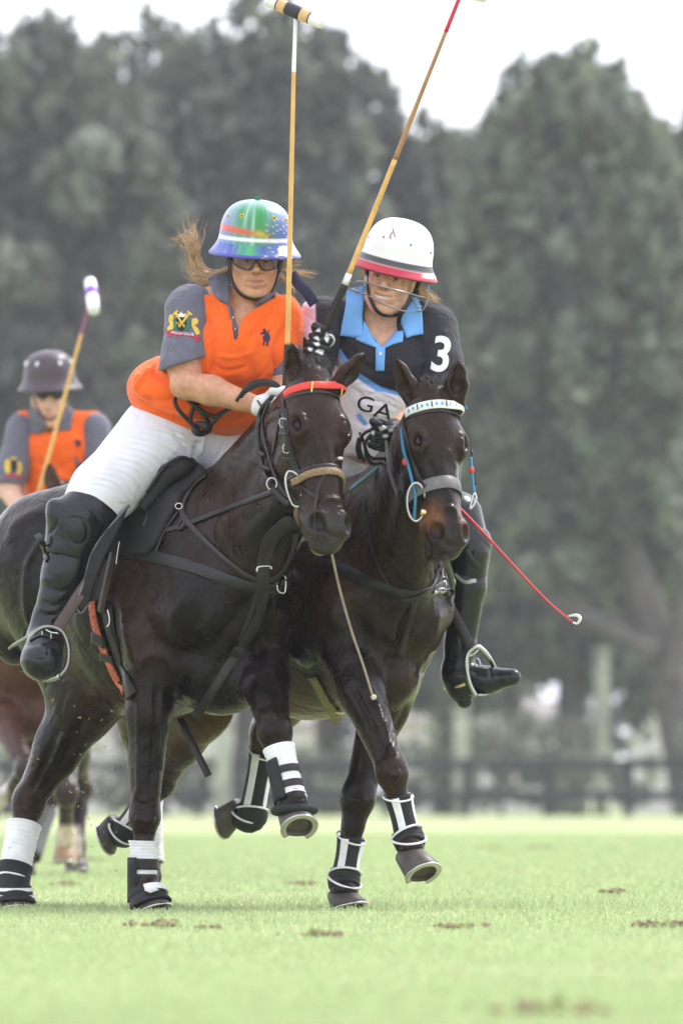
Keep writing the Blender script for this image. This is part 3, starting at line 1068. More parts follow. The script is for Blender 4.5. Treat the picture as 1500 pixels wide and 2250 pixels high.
def face(S, H, smile=0.0, full=0.0):
    k = H.k
    E = lambda c, r, kk=0.015, op='u': S.ell(H(*c), np.array(r) * k, H.ax, kk, op)
    C = lambda a, b, ra, rb, kk=0.012, op='u': S.cone(H(*a), H(*b), ra * k, rb * k, kk, None, op)
    E((0, -0.01, 0.03), (0.077, 0.098, 0.098))
    E((0, 0.035, -0.045), (0.062 + full, 0.058, 0.078), 0.03)
    for s in (-1, 1):
        C((s * 0.058, -0.005, -0.055), (s * 0.022, 0.062, -0.108), 0.020 + full, 0.016, 0.03)
        E((s * 0.042, 0.058, -0.028), (0.024 + full, 0.026, 0.022), 0.025)
        E((s * 0.078, -0.012, -0.012), (0.010, 0.024, 0.033), 0.008)
    E((0, 0.072, -0.108), (0.022, 0.020, 0.018), 0.02)
    C((-0.045, 0.080, 0.027), (0.045, 0.080, 0.027), 0.012, 0.012, 0.02)
    C((0, 0.088, 0.018), (0, 0.116, -0.024), 0.009, 0.0135, 0.010)
    for s in (-1, 1):
        E((s * 0.014, 0.102, -0.030), (0.0095, 0.012, 0.0085), 0.006)
        E((s * 0.033, 0.098, 0.004), (0.020, 0.014, 0.0115), 0.012, 's')
        C((s * 0.017, 0.086, 0.006), (s * 0.033, 0.0905, 0.0122), 0.0042, 0.0048, 0.004); C((s * 0.033, 0.0905, 0.0122), (s * 0.049, 0.082, 0.006), 0.0048, 0.004, 0.004)
        C((s * 0.018, 0.086, 0.000), (s * 0.033, 0.0895, -0.0052), 0.0038, 0.0042, 0.004); C((s * 0.033, 0.0895, -0.0052), (s * 0.048, 0.082, 0.001), 0.0045, 0.004, 0.004)
        C((s * 0.017, 0.096, -0.030), (s * 0.034, 0.080, -0.066), 0.006, 0.007, 0.012)
    for s in (-1, 1):
        E((s * 0.0075, 0.110, -0.0385), (0.0042, 0.006, 0.0042), 0.003, 's')
    E((0, 0.086, -0.066), (0.027, 0.015, 0.018), 0.02)
    C((-0.022, 0.086, -0.060 + smile * .006), (0, 0.099, -0.060), 0.005, 0.007, 0.008)
    C((0.022, 0.086, -0.060 + smile * .006), (0, 0.099, -0.060), 0.005, 0.007, 0.008)
    C((-0.017, 0.087, -0.076), (0, 0.098, -0.077), 0.006, 0.008, 0.008)
    C((0.017, 0.087, -0.076), (0, 0.098, -0.077), 0.006, 0.008, 0.008)
    C((-0.027, 0.092, -0.0665 + smile * .008), (0, 0.108, -0.069), 0.0035, 0.0045 + .003 * smile, 0.004, 's')
    C((0.027, 0.092, -0.0665 + smile * .008), (0, 0.108, -0.069), 0.0035, 0.0045 + .003 * smile, 0.004, 's')

def face_colour(V, H, base, lips=(0.36, 0.13, 0.11)):
    q = (V - H.o) @ H.ax.T / H.k
    c = np.tile(np.array(base), (len(V), 1))
    n = fbm(V, 40, 5)
    c = c * (1 + 0.05 * n)[:, None]
    c = mixc(c, (base[0] * 1.02, base[1] * .72, base[2] * .68), np.clip(fbm(V, 22, 8) * .35 + .08, 0, .35))
    lip = np.exp(-((q[:, 0] / .021) ** 4 + ((q[:, 2] + .068) / .013) ** 4)) * (q[:, 1] > .085)
    c = mixc(c, lips, np.clip(lip, 0, 1) * .75)
    ck = np.exp(-(((np.abs(q[:, 0]) - .045) / .02) ** 2 + ((q[:, 2] + .03) / .02) ** 2)) * (q[:, 1] > .04)
    c = mixc(c, (0.50, 0.20, 0.15), ck * .35)
    la = np.exp(-(((np.abs(q[:, 0]) - .033) / .017) ** 4 + ((q[:, 2] - .0085) / .0028) ** 2)) * (q[:, 1] > .06)
    c = mixc(c, (0.05, 0.03, 0.025), la * .75)
    ns = np.exp(-(((np.abs(q[:, 0]) - .0075) / .004) ** 2 + ((q[:, 2] + .0385) / .004) ** 2)) * (q[:, 1] > .095)
    c = mixc(c, (0.12, 0.04, 0.03), ns * .8)
    br = np.exp(-(((np.abs(q[:, 0]) - .034) / .017) ** 4 + ((q[:, 2] - .026) / .005) ** 2)) * (q[:, 1] > .05)
    c = mixc(c, (0.09, 0.05, 0.03), br * .85)
    return c

def eyes(parent, H):
    for s in (-1, 1):
        e = ball('eye', H(s * 0.033, 0.0765, 0.0035), 0.0122 * H.k, M['eyewhite'], parent, n=10)
        ball('iris', H(s * 0.033, 0.0865, 0.003), np.array((0.006, 0.0045, 0.006)) * H.k, M['iris'], e, H.ax, n=8)

def grip(S, wrist, c, axis, r=0.018, sz=1.0):
    """closed hand: palm from the wrist to the shaft at c, four fingers and a thumb curled round the axis"""
    axis = unit(axis)
    e1 = np.asarray(c) - np.asarray(wrist)
    e1 = unit(e1 - (e1 @ axis) * axis)
    e2 = np.cross(axis, e1)
    c = np.asarray(c)
    rr = r + 0.010 * sz
    S.cone(wrist, c - e1 * .045 * sz + e2 * .012, 0.027 * sz, 0.030 * sz, 0.02)
    S.cone(c - e1 * .035 * sz + axis * .026 * sz + e2 * .012, c - e1 * .035 * sz - axis * .026 * sz + e2 * .012, 0.022 * sz, 0.022 * sz, 0.02)
    for i, (L, fr) in enumerate(((0.9, .0092), (1.0, .0098), (.95, .0094), (.8, .0084))):
        o = axis * (0.033 - i * 0.0215) * sz
        pts = []
        for t in np.linspace(2.2, 2.2 - 4.1 * L, 6):
            pts.append(c + o + (e1 * math.cos(t) + e2 * math.sin(t)) * rr * (1.25 if t > 1.2 else 1.0))
        S.chain(pts, [fr * sz * 1.2, fr * sz * 1.15, fr * sz, fr * sz, fr * sz * .95, fr * sz * .85], 0.004)
    th = [c - e1 * .04 * sz + axis * .03 * sz, c - e2 * rr * 1.1 + axis * .040 * sz - e1 * .012, c - e2 * rr * .7 + axis * .044 * sz + e1 * rr, c + axis * .046 * sz + e1 * rr * 1.25 + e2 * .012]
    S.chain(th, [0.015 * sz, 0.0125 * sz, 0.011 * sz, 0.009 * sz], 0.006)

def helmet(parent, H, prof, ex, ey, mat_, colour=None, name='helmet', n=96):
    pr = spline(np.array(prof, float), 6)
    V, F = lathe(pr, n, ex, ey)
    inner = [(pr[-1][0], pr[-1][1])]
    V = np.array(V)
    q = V.copy()
    W = H.o + (V[:, :1] * H.x + V[:, 1:2] * H.f + V[:, 2:] * H.u) * H.k
    col = colour(q) if colour else None
    return mesh_obj(name, W, F, mat_, parent, True, col)

HPROF = [(0.100, -0.004), (0.124, -0.010), (0.1535, -0.0165), (0.158, -0.013), (0.157, -0.008), (0.143, 0.010), (0.131, 0.030), (0.1265, 0.046), (0.1245, 0.060),
         (0.1215, 0.085), (0.113, 0.115), (0.096, 0.143), (0.069, 0.163), (0.035, 0.173), (0.0, 0.1755)]

def strands(name, guides, m, parent, n=40, spread=0.012, r=0.0016, seed=1, wave=0.006):
    """hair as many thin tapered strands round guide curves"""
    g = np.random.default_rng(seed)
    Vs, Fs, o = [], [], 0
    for pts in guides:
        base = spline(np.array(pts), 8)
        T = len(base)
        t = np.linspace(0, 1, T)
        for _ in range(n):
            off = g.normal(size=3) * spread
            off2 = g.normal(size=3) * spread * 1.6
            ph = g.uniform(0, 6.28, 3); fq = g.uniform(5, 11)
            L = g.uniform(.65, 1.0)
            pa = base + off * (0.35 + .4 * t[:, None]) + off2 * (t[:, None] ** 2) + wave * np.sin(fq * t[:, None] + ph) * (t[:, None])
            pa = pa[: max(5, int(T * L))]
            sc = np.linspace(1, .25, len(pa))
            V, F = sweep(pa, circ(r, 4), scale=sc, caps=False)
            Vs.append(V); Fs += [tuple(i + o for i in f) for f in F]; o += len(V)
    return mesh_obj(name, np.concatenate(Vs), Fs, m, parent)

def cloth(name, lst, m, parent, vox=0.005, grow=0.0, cuts=(), polys=(), k=0.03, lines=(), colour=None, noise=0.0015, nscale=14, extra=None):
    lo, hi = bounds(lst)
    S = SDF(lo - .02, hi + .02, vox)
    prims(S, lst, grow, k)
    if extra:
        extra(S)
    for p, n in cuts:
        S.half(p, n)
    for pts, d0, d1 in polys:
        S.poly(pts, d0, d1)
    V, F = S.mesh()
    N = vnormals(V, F)
    V = V + N * (fbm(V, nscale, sum(map(ord, name)) % 97) * noise)[:, None]
    if lines:
        V = strokes(V, F, lines)
    o = mesh_obj(name, V, F, m, parent, True, colour(V) if colour else None)
    return o, (V, F)

def text_patch(name, body, x, y, h, rot, m, parent, tree, font_bold=False, off=0.0015, th=0.0008, width=1.0):
    """printed letters laid on cloth: x, y is the centre in photograph pixels, h the capital height"""
    cu = bpy.data.curves.new(name, 'FONT')
    cu.body = body
    cu.align_x = 'CENTER'; cu.align_y = 'CENTER'
    if font_bold:
        cu.offset = 0.02
    ob = bpy.data.objects.new(name, cu)
    COL.objects.link(ob)
    dg = bpy.context.evaluated_depsgraph_get()
    me = bpy.data.meshes.new_from_object(ob.evaluated_get(dg))
    bpy.data.objects.remove(ob)
    bm = bmesh.new(); bm.from_mesh(me)
    bmesh.ops.triangulate(bm, faces=bm.faces)
    for _ in range(3):
        long = [e for e in bm.edges if e.calc_length() > 0.12]
        if long:
            bmesh.ops.subdivide_edges(bm, edges=long, cuts=1)
            bmesh.ops.triangulate(bm, faces=bm.faces)
    vs = np.array([v.co[:] for v in bm.verts]); fs = [tuple(v.index for v in f.verts) for f in bm.faces]
    bm.verts.index_update()
    bm.free(); bpy.data.meshes.remove(me)
    c = (vs.max(0) + vs.min(0)) / 2
    vs = (vs - c) / (vs[:, 1].max() - vs[:, 1].min()) * h
    t = math.radians(rot)
    px = x + vs[:, 0] * width * math.cos(t) + vs[:, 1] * math.sin(t)
    py = y + vs[:, 0] * width * math.sin(t) - vs[:, 1] * math.cos(t)
    W = np.zeros((len(vs), 3))
    for i in range(len(vs)):
        hh = cast(tree, px[i], py[i])
        W[i] = hh[0] + hh[1] * (off + th) if hh else P(px[i], py[i], 0)
    return mesh_obj(name, W, fs, m, parent, True)
M['orange'] = mat('orange_jersey', (0.78, 0.115, 0.012), rough=0.8, spec=0.2, sheen=0.2, bump=0.15, bscale=350, var=0.05, vscale=12, fold=.8, fscale=10)
M['grey'] = mat('grey_sleeve', (0.125, 0.122, 0.165), rough=0.85, spec=0.2, sheen=0.2, bump=0.15, bscale=350, var=0.06, vscale=14, fold=.7, fscale=12)
M['breeches'] = mat('white_breeches', (0.66, 0.65, 0.73), rough=0.85, spec=0.2, sheen=0.1, bump=0.12, bscale=400, var=0.07, vscale=10, fold=.5, fscale=11)
M['jersey'] = mat('printed_jersey', attr=True, rough=0.75, spec=0.2, sheen=0.1, bump=0.12, bscale=350, fold=.7, fscale=12)
M['bluecloth'] = mat('light_blue_collar', (0.17, 0.40, 0.80), rough=0.8, spec=0.2, sheen=0.2, bump=0.2, bscale=300, var=0.06, vscale=20)
M['glovewhite'] = mat('white_glove', (0.72, 0.72, 0.74), rough=0.7, var=0.08, vscale=40)
M['glove'] = mat('patterned_glove', attr=True, rough=0.6)
M['paint'] = mat('painted_helmet', attr=True, rough=0.28, spec=0.5, coat=0.3)
M['helmetfelt'] = mat('helmet_shell', attr=True, rough=0.42, spec=0.4, bump=0.1, bscale=300, coat=.1)
M['hair'] = mat('fair_brown_hair', (0.50, 0.33, 0.19), rough=0.45, spec=0.4, var=0.35, vscale=40)
M['hairblond'] = mat('blonde_hair', (0.62, 0.42, 0.22), rough=0.45, spec=0.4, var=0.3, vscale=40)
M['lens'] = mat('smoked_lens', (0.045, 0.038, 0.022), rough=0.05, spec=0.5, alpha=0.34)
M['plastic'] = mat('black_plastic', (0.012, 0.012, 0.013), rough=0.35)
M['navy'] = mat('navy_web', (0.018, 0.015, 0.05), rough=0.7)
M['white'] = mat('white_print', (0.75, 0.76, 0.82), rough=0.7)
M['black'] = mat('black_print', (0.012, 0.012, 0.016), rough=0.8)
M['gold'] = mat('gold_thread', (0.62, 0.42, 0.06), rough=0.7, var=.15, vscale=60)
M['greenprint'] = mat('green_thread', (0.02, 0.16, 0.10), rough=0.8)
M['redprint'] = mat('red_thread', (0.45, 0.03, 0.06), rough=0.8)
M['cane'] = mat('bamboo_cane', (0.62, 0.36, 0.11), rough=0.4, spec=0.4, var=0.14, vscale=18, aniso=(1, 1, .2), bump=.05)
M['cane_dark'] = mat('dark_cane', (0.33, 0.17, 0.07), rough=0.4, var=0.15, vscale=18)
M['mallet_white'] = mat('white_tape', (0.70, 0.70, 0.72), rough=0.5, var=.06, vscale=30)
M['mallet_black'] = mat('black_tape', (0.018, 0.018, 0.03), rough=0.5)
M['mallet_wood'] = mat('mallet_wood', (0.60, 0.36, 0.17), rough=0.45, var=.2, vscale=30, aniso=(1, 1, 1))
M['red'] = mat('red_wrap', (0.55, 0.015, 0.045), rough=0.45)
M['purple'] = mat('purple_wrap', (0.16, 0.03, 0.42), rough=0.5)
M['purpledull'] = mat('dull_purple_wrap', (0.22, 0.07, 0.16), rough=0.5)
M['tan'] = mat('tan_whip', (0.26, 0.21, 0.15), rough=0.6, var=.2, vscale=60)
M['cord'] = mat('pale_cord', (0.5, 0.45, 0.36), rough=0.8)
M['redgloss'] = mat('red_whip', (0.55, 0.02, 0.03), rough=0.3)
M['steelworn'] = mat('worn_patent', (0.35, 0.35, 0.37), rough=0.2, spec=.6)
SKIN = (0.50, 0.26, 0.165)

def forelock(root, H, seed):
    gs = []
    for v in (-.03, -.012, .006, .024):
        gs.append([H(-.065, v, -.07), H(-.075, v * 1.1, -.02), H(-.045, v * 1.3, .018), H(0.0, v * 1.5, .022)])
    strands('forelock', gs, M['forelock'], root, 36, .012, .0013, seed, .004)
    # clipped mane stubble along the crest is part of the coat
for rt_, hh_, sd_ in ((horseA, HA, 61), (horseB, HB, 62)):
    forelock(rt_, hh_, sd_)

# ================================================================= rider in orange
RA = thing('person', 'person in orange shirt and painted green and blue helmet riding the black horse in front', 'person', P(420, 1010, 170))
HAF = Pose(P(560, 574, 30), yaw=4, pitch=6, roll=2)
torsoA = [('e', (425, 872, 150), (146, 88, 120), 12), ('e', (490, 800, 100), (125, 105, 100), -20), ('e', (535, 742, 70), (112, 84, 88), 8), ('e', (560, 850, 110), (90, 95, 80), 0),
          ('e', (500, 770, 15), (62, 60, 40)), ('e', (570, 780, 10), (56, 58, 40)),
          ('c', (438, 674, 72), (608, 694, 52), 48, 43), ('c', (480, 640, 65), (600, 662, 58), 30, 28)]
armA_r = [('c', (420, 682, 62), (406, 800, 18), 54, 42), ('c', (408, 800, 18), (406, 844, -8), 40, 33), ('c', (408, 844, -8), (465, 858, -30), 33, 34), ('c', (465, 858, -30), (572, 893, -75), 33, 21)]
armA_l = [('c', (610, 702, 45), (628, 830, 20), 43, 37), ('c', (628, 830, 20), (628, 905, -60), 36, 24)]
legA_r = [('c', (352, 972, 165), (225, 1082, 92), 100, 66), ('c', (225, 1082, 92), (180, 1138, 62), 66, 56)]
legA_l = [('c', (480, 985, 215), (670, 1150, 150), 84, 56)]
hipA = [('e', (398, 965, 195), (118, 66, 105), 10)]
neckA_ = [('c', (553, 690, 55), (560, 610, 35), 41, 36)]
def bodyA():
    lst = torsoA + armA_r + armA_l + legA_r + legA_l + hipA + neckA_
    lo, hi = bounds(lst)
    hi[2] = HAF(0, 0, .14)[2]
    S = SDF(lo - .02, hi + .02, 0.0042)
    prims(S, torsoA + hipA + legA_r + legA_l, -0.016, 0.05)
    prims(S, armA_r + armA_l, -0.002, 0.02)
    prims(S, neckA_, 0, 0.02)
    face(S, HAF, full=0.004)
    V, F = S.mesh()
    return V, F
vA, fA = bodyA()
skinA = mesh_obj('body', vA, fA, M['skin'], RA, True, face_colour(vA, HAF, SKIN))
eyes(RA, HAF)
Vneck = [(503, 640), (508, 700), (514, 742), (519, 745), (528, 706), (546, 682), (575, 664), (602, 648), (602, 628), (560, 615), (515, 620)]
foldsA = [([(455, 700), (470, 760), (462, 840)], 7, -14), ([(330, 800), (400, 850), (440, 880)], 10, 16), ([(300, 840), (380, 895), (470, 920)], 9, 14),
          ([(290, 870), (400, 925), (520, 930)], 7, -10), ([(520, 760), (560, 830), (570, 900)], 12, -12), ([(600, 740), (580, 820), (540, 880)], 9, 10),
          ([(330, 790), (350, 830), (420, 850)], 8, -18), ([(475, 640), (500, 700)], 6, 10), ([(600, 670), (570, 720), (540, 745)], 7, -10),
          ([(440, 880), (500, 900), (560, 890)], 8, 12), ([(640, 690), (610, 760)], 8, -10), ([(310, 815), (300, 850), (330, 880)], 7, 12)]
foldsA += [([(462, 800), (500, 815), (545, 805)], 5, -10), ([(455, 815), (490, 840), (520, 870)], 5, 9), ([(470, 780), (520, 785), (560, 770)], 5, 7), ([(620, 720), (600, 770), (606, 830)], 5, -9),
           ([(540, 690), (560, 730), (555, 790)], 5, 7), ([(400, 870), (360, 880), (320, 870)], 5, -10), ([(430, 900), (380, 905), (330, 890)], 5, 9), ([(345, 790), (320, 820), (300, 860)], 5, 8),
           ([(510, 900), (545, 880), (575, 850)], 5, 8), ([(480, 930), (530, 920), (570, 895)], 4.5, -8), ([(590, 800), (560, 850), (555, 900)], 5, -8), ([(425, 630), (450, 660), (458, 700)], 5, 6)]
jerA, jmA = cloth('shirt', torsoA + [('c', (553, 682, 55), (556, 655, 45), 50, 42), ('c', (612, 702, 45), (620, 770, 35), 46, 42)], M['orange'], RA, 0.0044, 0.004, k=0.05,
                  cuts=[(P(420, 945, 100), unit(P(440, 1100, 100) - P(425, 900, 100)) + np.array((-.24, 0, 0))), (P(556, 648, 40), np.array((0, 0, 1.0)))],
                  polys=[(Vneck, -200, 60)], lines=foldsA, noise=0.002)
slA, smA = cloth('sleeve', armA_r[:1] + [('c', (412, 780, 25), (404, 806, 12), 51, 50)], M['grey'], RA, 0.0045, 0.008,
                 cuts=[(P(405, 799, 15), unit(P(415, 830, 0) - P(408, 790, 0)) + np.array((.12, 0, 0))), (P(462, 700, 40), np.array((1.0, 0, 0.05)))],
                 lines=[([(380, 700), (400, 760), (440, 790)], 8, -4), ([(365, 740), (400, 785)], 7, 4), ([(440, 690), (430, 760)], 8, 3)])
slA2, smA2 = cloth('sleeve', armA_l[:1], M['grey'], RA, 0.0055, 0.008, cuts=[(P(630, 826, 20), np.array((0.05, 0, -1.0))), (P(640, 720, 40), np.array((-1.0, 0, .45)))])
cre = []
for q_ in range(13):                       # tight curved creases round the thigh
    t_ = q_ / 12
    a_ = lerp((196, 1062), (300, 925), t_); b_ = lerp((282, 1128), (455, 985), t_)
    m_ = lerp(a_, b_, .5) + np.array((8, -16)) * (1 - .3 * t_)
    cre.append(([tuple(a_), tuple(m_), tuple(b_)], 3.2, -5 if q_ % 2 else -3.2))
brA, bmA = cloth('breeches', hipA + legA_r + legA_l, M['breeches'], RA, 0.0042, 0.003, k=0.05,
                 cuts=[(P(181, 1138, 62), unit(P(180, 1138, 62) - P(240, 1070, 100)))],
                 lines=cre + [([(380, 950), (420, 1000)], 6, -9), ([(435, 965), (425, 1010)], 5, -9), ([(330, 930), (420, 965), (450, 960)], 6, 7), ([(450, 955), (440, 1000)], 4, 7), ([(500, 960), (470, 1020)], 5, -6), ([(290, 905), (310, 915)], 3, -6)])
treeRA = bvh((vA, fA), jmA, smA, smA2, bmA)
headtreeA = bvh((vA, fA))
# collar, placket and shirt marks
cl = patch('collar', [(459, 617), (476, 607), (500, 603), (506, 628), (504, 655), (503, 672), (496, 668), (484, 664), (468, 643)], M['grey'], RA, treeRA, 0.005, 0.007, 5, it=2)
patch('collar', [(598, 634), (604, 652), (573, 666), (558, 667), (566, 655), (588, 644)], M['grey'], RA, treeRA, 0.005, 0.006, 4, it=2)
pk = patch('placket', [(499, 668), (508, 672), (521, 715), (523, 736), (514, 745), (509, 720)], M['grey'], RA, treeRA, 0.003, 0.002, 4, it=1)
for bx_, by_ in ((511, 700), (515, 725)):
    h_ = cast(treeRA, bx_, by_)
    ball('button', h_[0] + h_[1] * .006, (0.006, 0.003, 0.006), M['brass'], pk, n=6)
# crest on the sleeve
cr = patch('crest_shield', [(388, 700), (398, 697), (409, 700), (410, 713), (404, 724), (398, 729), (391, 722), (387, 711)], M['black'], slA, treeRA, .0008, .0012, 3)
def prt(nm, poly, m, par, tr, th=.0008, off=.0016):
    return patch(nm, poly, m, par, tr, th, off, 3)
prt('crest_crown', [(386, 697), (388, 688), (393, 691), (398, 684), (404, 691), (409, 687), (411, 697)], M['gold'], slA, treeRA)
prt('crest_crown_lining', [(390, 692), (398, 688), (406, 692), (405, 696), (391, 696)], M['white'], slA, treeRA, off=.002)
prt('crest_mallet', [(383, 686), (387, 684), (407, 718), (404, 720)], M['gold'], slA, treeRA, off=.0025)
prt('crest_mallet', [(419, 688), (416, 685), (392, 718), (395, 720)], M['gold'], slA, treeRA, off=.0025)
prt('crest_mallet', [(381, 690), (390, 681), (392, 684), (384, 693)], M['gold'], slA, treeRA, off=.0025)
prt('crest_mallet', [(412, 682), (423, 690), (420, 694), (411, 686)], M['gold'], slA, treeRA, off=.0025)
prt('crest_lion', [(373, 692), (380, 690), (382, 698), (380, 706), (384, 716), (379, 724), (368, 727), (368, 720), (374, 714), (371, 704)], M['gold'], slA, treeRA)
prt('crest_horse', [(421, 701), (430, 698), (436, 704), (434, 712), (428, 714), (437, 724), (440, 734), (432, 736), (426, 726), (421, 716)], M['gold'], slA, treeRA)
prt('crest_leaf', [(382, 704), (386, 702), (388, 716), (392, 724), (386, 726), (382, 718)], M['greenprint'], slA, treeRA, off=.0018)
prt('crest_leaf', [(411, 704), (417, 703), (418, 718), (412, 727), (405, 727), (410, 718)], M['greenprint'], slA, treeRA, off=.0018)
rb_ = [(367, 727), (384, 730), (400, 731), (420, 735), (439, 741), (440, 745), (420, 740), (400, 737), (384, 735), (366, 733)]
prt('crest_ribbon', rb_, M['redprint'], slA, treeRA)
text_patch('crest_lettering', 'POLO CLUB', 402, 733.5, 5.5, 5, M['white'], slA, treeRA, off=.003, width=1.15)
text_patch('crest_lettering', 'NPC', 398, 711, 9, 0, M['gold'], slA, treeRA, off=.0035, width=.8)
for tt in ([(372, 734), (378, 735), (374, 741), (368, 738)], [(430, 742), (440, 746), (436, 750), (426, 745)], [(386, 737), (391, 738), (389, 744)]):
    prt('crest_ribbon', tt, M['redprint'], slA, treeRA)
# small rider emblem on the chest
lg = prt('chest_emblem', [(577, 724), (582, 722), (586, 729), (591, 734), (594, 744), (590, 752), (588, 762), (585, 758), (586, 748), (581, 752), (580, 760), (577, 757), (579, 746), (576, 742), (581, 735)], M['navy'], jerA, treeRA)
prt('chest_emblem', [(572, 733), (576, 729), (583, 731), (582, 734), (576, 733), (573, 736)], M['navy'], jerA, treeRA)
prt('chest_emblem', [(590, 724), (592, 723), (586, 745), (584, 744)], M['navy'], jerA, treeRA)
# helmet
def paintA(q):
    th = np.arctan2(q[:, 0], q[:, 1])
    z = q[:, 2]
    x = q[:, 0]
    c = np.tile(np.array((0.22, 0.30, 0.44)), (len(q), 1))
    n1 = fbm(np.stack([th * 3, z * 10, z * 0], 1), 2.2, 31)
    n2 = fbm(np.stack([th * 6, z * 6, z * 0], 1), 4.0, 32)
    st = fbm(np.stack([th * 26, z * 6, z * 0], 1), 1.0, 33)
    blue = np.clip(.55 + 1.5 * (x - .045) / .06 + .9 * n1, 0, 1) * (z < .13)
    c = mixc(c, (0.04, 0.07, 0.38), blue * .9 * np.clip((.15 - z) / .05, 0, 1))
    c = mixc(c, (0.10, 0.15, 0.50), np.clip((-.06 - x) / .05 + .5 * n2, 0, .8) * np.clip((.14 - z) / .06, 0, 1))
    green = np.exp(-((x + .012) / .072) ** 4) * np.clip((q[:, 1] + .02) / .05, 0, 1) * np.clip((.185 - z) / .04, 0, 1)
    c = mixc(c, (0.012, 0.22, 0.05), np.clip(green * (.95 + .6 * st), 0, 1))
    c = mixc(c, (0.35, 0.65, 0.42), np.clip(green * (st - .3) * 1.6, 0, .8))
    sw = np.exp(-((z - (.068 - .10 * x)) / .010) ** 2) * (q[:, 1] > 0) * (x < .06)
    c = mixc(c, (0.55, 0.09, 0.03), np.clip(sw * (.9 - 9 * (x + .02)), 0, 1))
    c = mixc(c, (0.03, 0.10, 0.05), np.clip(sw * (9 * (x + .01)), 0, 1))
    c = mixc(c, (0.50, 0.40, 0.03), np.clip(np.exp(-((x - .01) / .018) ** 2) * sw * 1.2, 0, .8))
    band = np.exp(-((z - .046) / .007) ** 4)
    c = mixc(c, (0.72, 0.72, 0.80), band * (.9 - .5 * (x < 0) * 0))
    rim = (z < .030)
    c = mixc(c, (0.05, 0.07, 0.36), rim * np.clip(.8 + n2, 0, 1))
    c = mixc(c, (0.03, 0.34, 0.09), rim * np.clip(np.exp(-((x + .03) / .03) ** 4) * (.9 + .4 * st), 0, 1) * (q[:, 1] > 0))
    c = mixc(c, (0.75, 0.76, 0.84), rim * (x > .075) * (q[:, 1] > 0) * (z > .0) * .95)  # sun gleam on the brim's right top, put into the colour
    c = mixc(c, (0.05, 0.05, 0.35), (z < -.004) * 1.0)
    sp = (np.sin(x * 260) * np.sin(z * 300 + x * 90) > .72) & (x > .02) & (z < .12) & (q[:, 1] > 0)
    c = mixc(c, (0.60, 0.55, 0.05), sp * .8)
    return c
HMA = Pose(P(560, 550, 32), yaw=3, pitch=9, roll=2.5)
hA = helmet(RA, HMA, HPROF, 1.0, 1.08, M['paint'], paintA)
for ex_, z_ in ((-.055, .125), (.055, .123), (-.1, .118), (.098, .115)):
    rr_ = np.interp(z_, [p[1] for p in HPROF[5:]], [p[0] for p in HPROF[5:]])
    fy_ = math.sqrt(max(rr_ ** 2 - ex_ ** 2, 0)) * 1.08
    pos_ = HMA(ex_, fy_ + .0005, z_); nn_ = unit(HMA.x * ex_ + HMA.f * fy_ + HMA.u * .05)
    t_ = np.linspace(0, 6.283, 13)[:-1]
    a1_ = unit(np.cross(nn_, HMA.u)); a2_ = np.cross(nn_, a1_)
    tube('vent_eyelet', [pos_ + (a1_ * math.cos(t) + a2_ * math.sin(t)) * .0058 for t in t_], .0024, M['gold'], hA, 6, 2, True)
    ball('vent_hole', pos_, (.0038, .0038, .0038), M['black'], hA, n=6)
tube('helmet_button', [HMA(0, 0, .174), HMA(0, 0, .182)], .009, M['greenprint'], hA, 8)
ch = strap('chin_strap', [(507, 560), (506, 585), (511, 615), (527, 642), (550, 654), (572, 654), (592, 645), (606, 615), (612, 588), (614, 562)], 9, M['plastic'], RA, headtreeA, .004, .003, 8, 6)
patch('side_pad', [(497, 558), (510, 558), (509, 585), (505, 600), (500, 588)], M['plastic'], hA, None, .006, 0, 4, depth=-20)
patch('side_pad', [(612, 558), (625, 560), (620, 585), (612, 605), (610, 590)], M['plastic'], hA, None, .006, 0, 4, depth=-15)
# glasses
lens_d = lambda x, y: -46 + abs(x - 562) ** 2 * 0.011
gf = patch('glasses', [(507, 562), (560, 561), (616, 563), (613, 572), (607, 588), (585, 594), (573, 588), (568, 577), (561, 574), (556, 577), (553, 590), (543, 593), (521, 585), (512, 576)], M['lens'], RA, None, .002, 0, 4, depth=lens_d)
gpts = [(510, 563), (512, 575), (522, 585), (543, 593), (553, 590), (557, 578), (562, 574), (568, 578), (573, 588), (585, 594), (606, 588), (613, 573), (615, 563)]
tube('frame', [P(x, y, lens_d(x, y) - 2) for x, y in gpts], .0022, M['plastic'], gf, 6, 4)
tube('frame', [P(x, y, lens_d(x, y) - 2) for x, y in [(508, 563), (535, 561), (562, 562), (590, 562), (617, 564)]], .0026, M['plastic'], gf, 6, 4)
# hair
strands('hair', [[P(500, 590, 60), P(478, 600, 85), P(450, 598, 95), P(428, 570, 95), P(418, 535, 90), P(400, 522, 85), P(393, 540, 85)],
                 [P(498, 600, 60), P(470, 606, 80), P(440, 590, 90), P(425, 560, 90), P(432, 530, 88), P(425, 500, 85), P(432, 470, 80)],
                 [P(500, 604, 60), P(468, 612, 75), P(435, 608, 85), P(420, 590, 85), P(424, 565, 80)],
                 [P(500, 610, 60), P(460, 616, 70), P(430, 614, 80)]], M['hair'], RA, 60, 0.011, 0.0016, 4, .017)
strands('hair', [[P(618, 590, 60), P(640, 596, 70), P(665, 600, 70), P(698, 603, 65)], [P(616, 600, 60), P(630, 620, 65), P(642, 635, 65), P(640, 650, 60)],
                 [P(616, 580, 55), P(640, 580, 60), P(660, 575, 60)]], M['hairblond'], RA, 34, 0.007, 0.0012, 5, .004)
nv = spline([P(640, 600, 40), P(655, 622, 30), P(672, 640, 30), P(690, 668, 40)], 8)
V_, F_ = sweep(nv, rect(.003, .038), (0.1, -1, .2))
mesh_obj('hair_ribbon', V_, F_, M['navy'], RA)
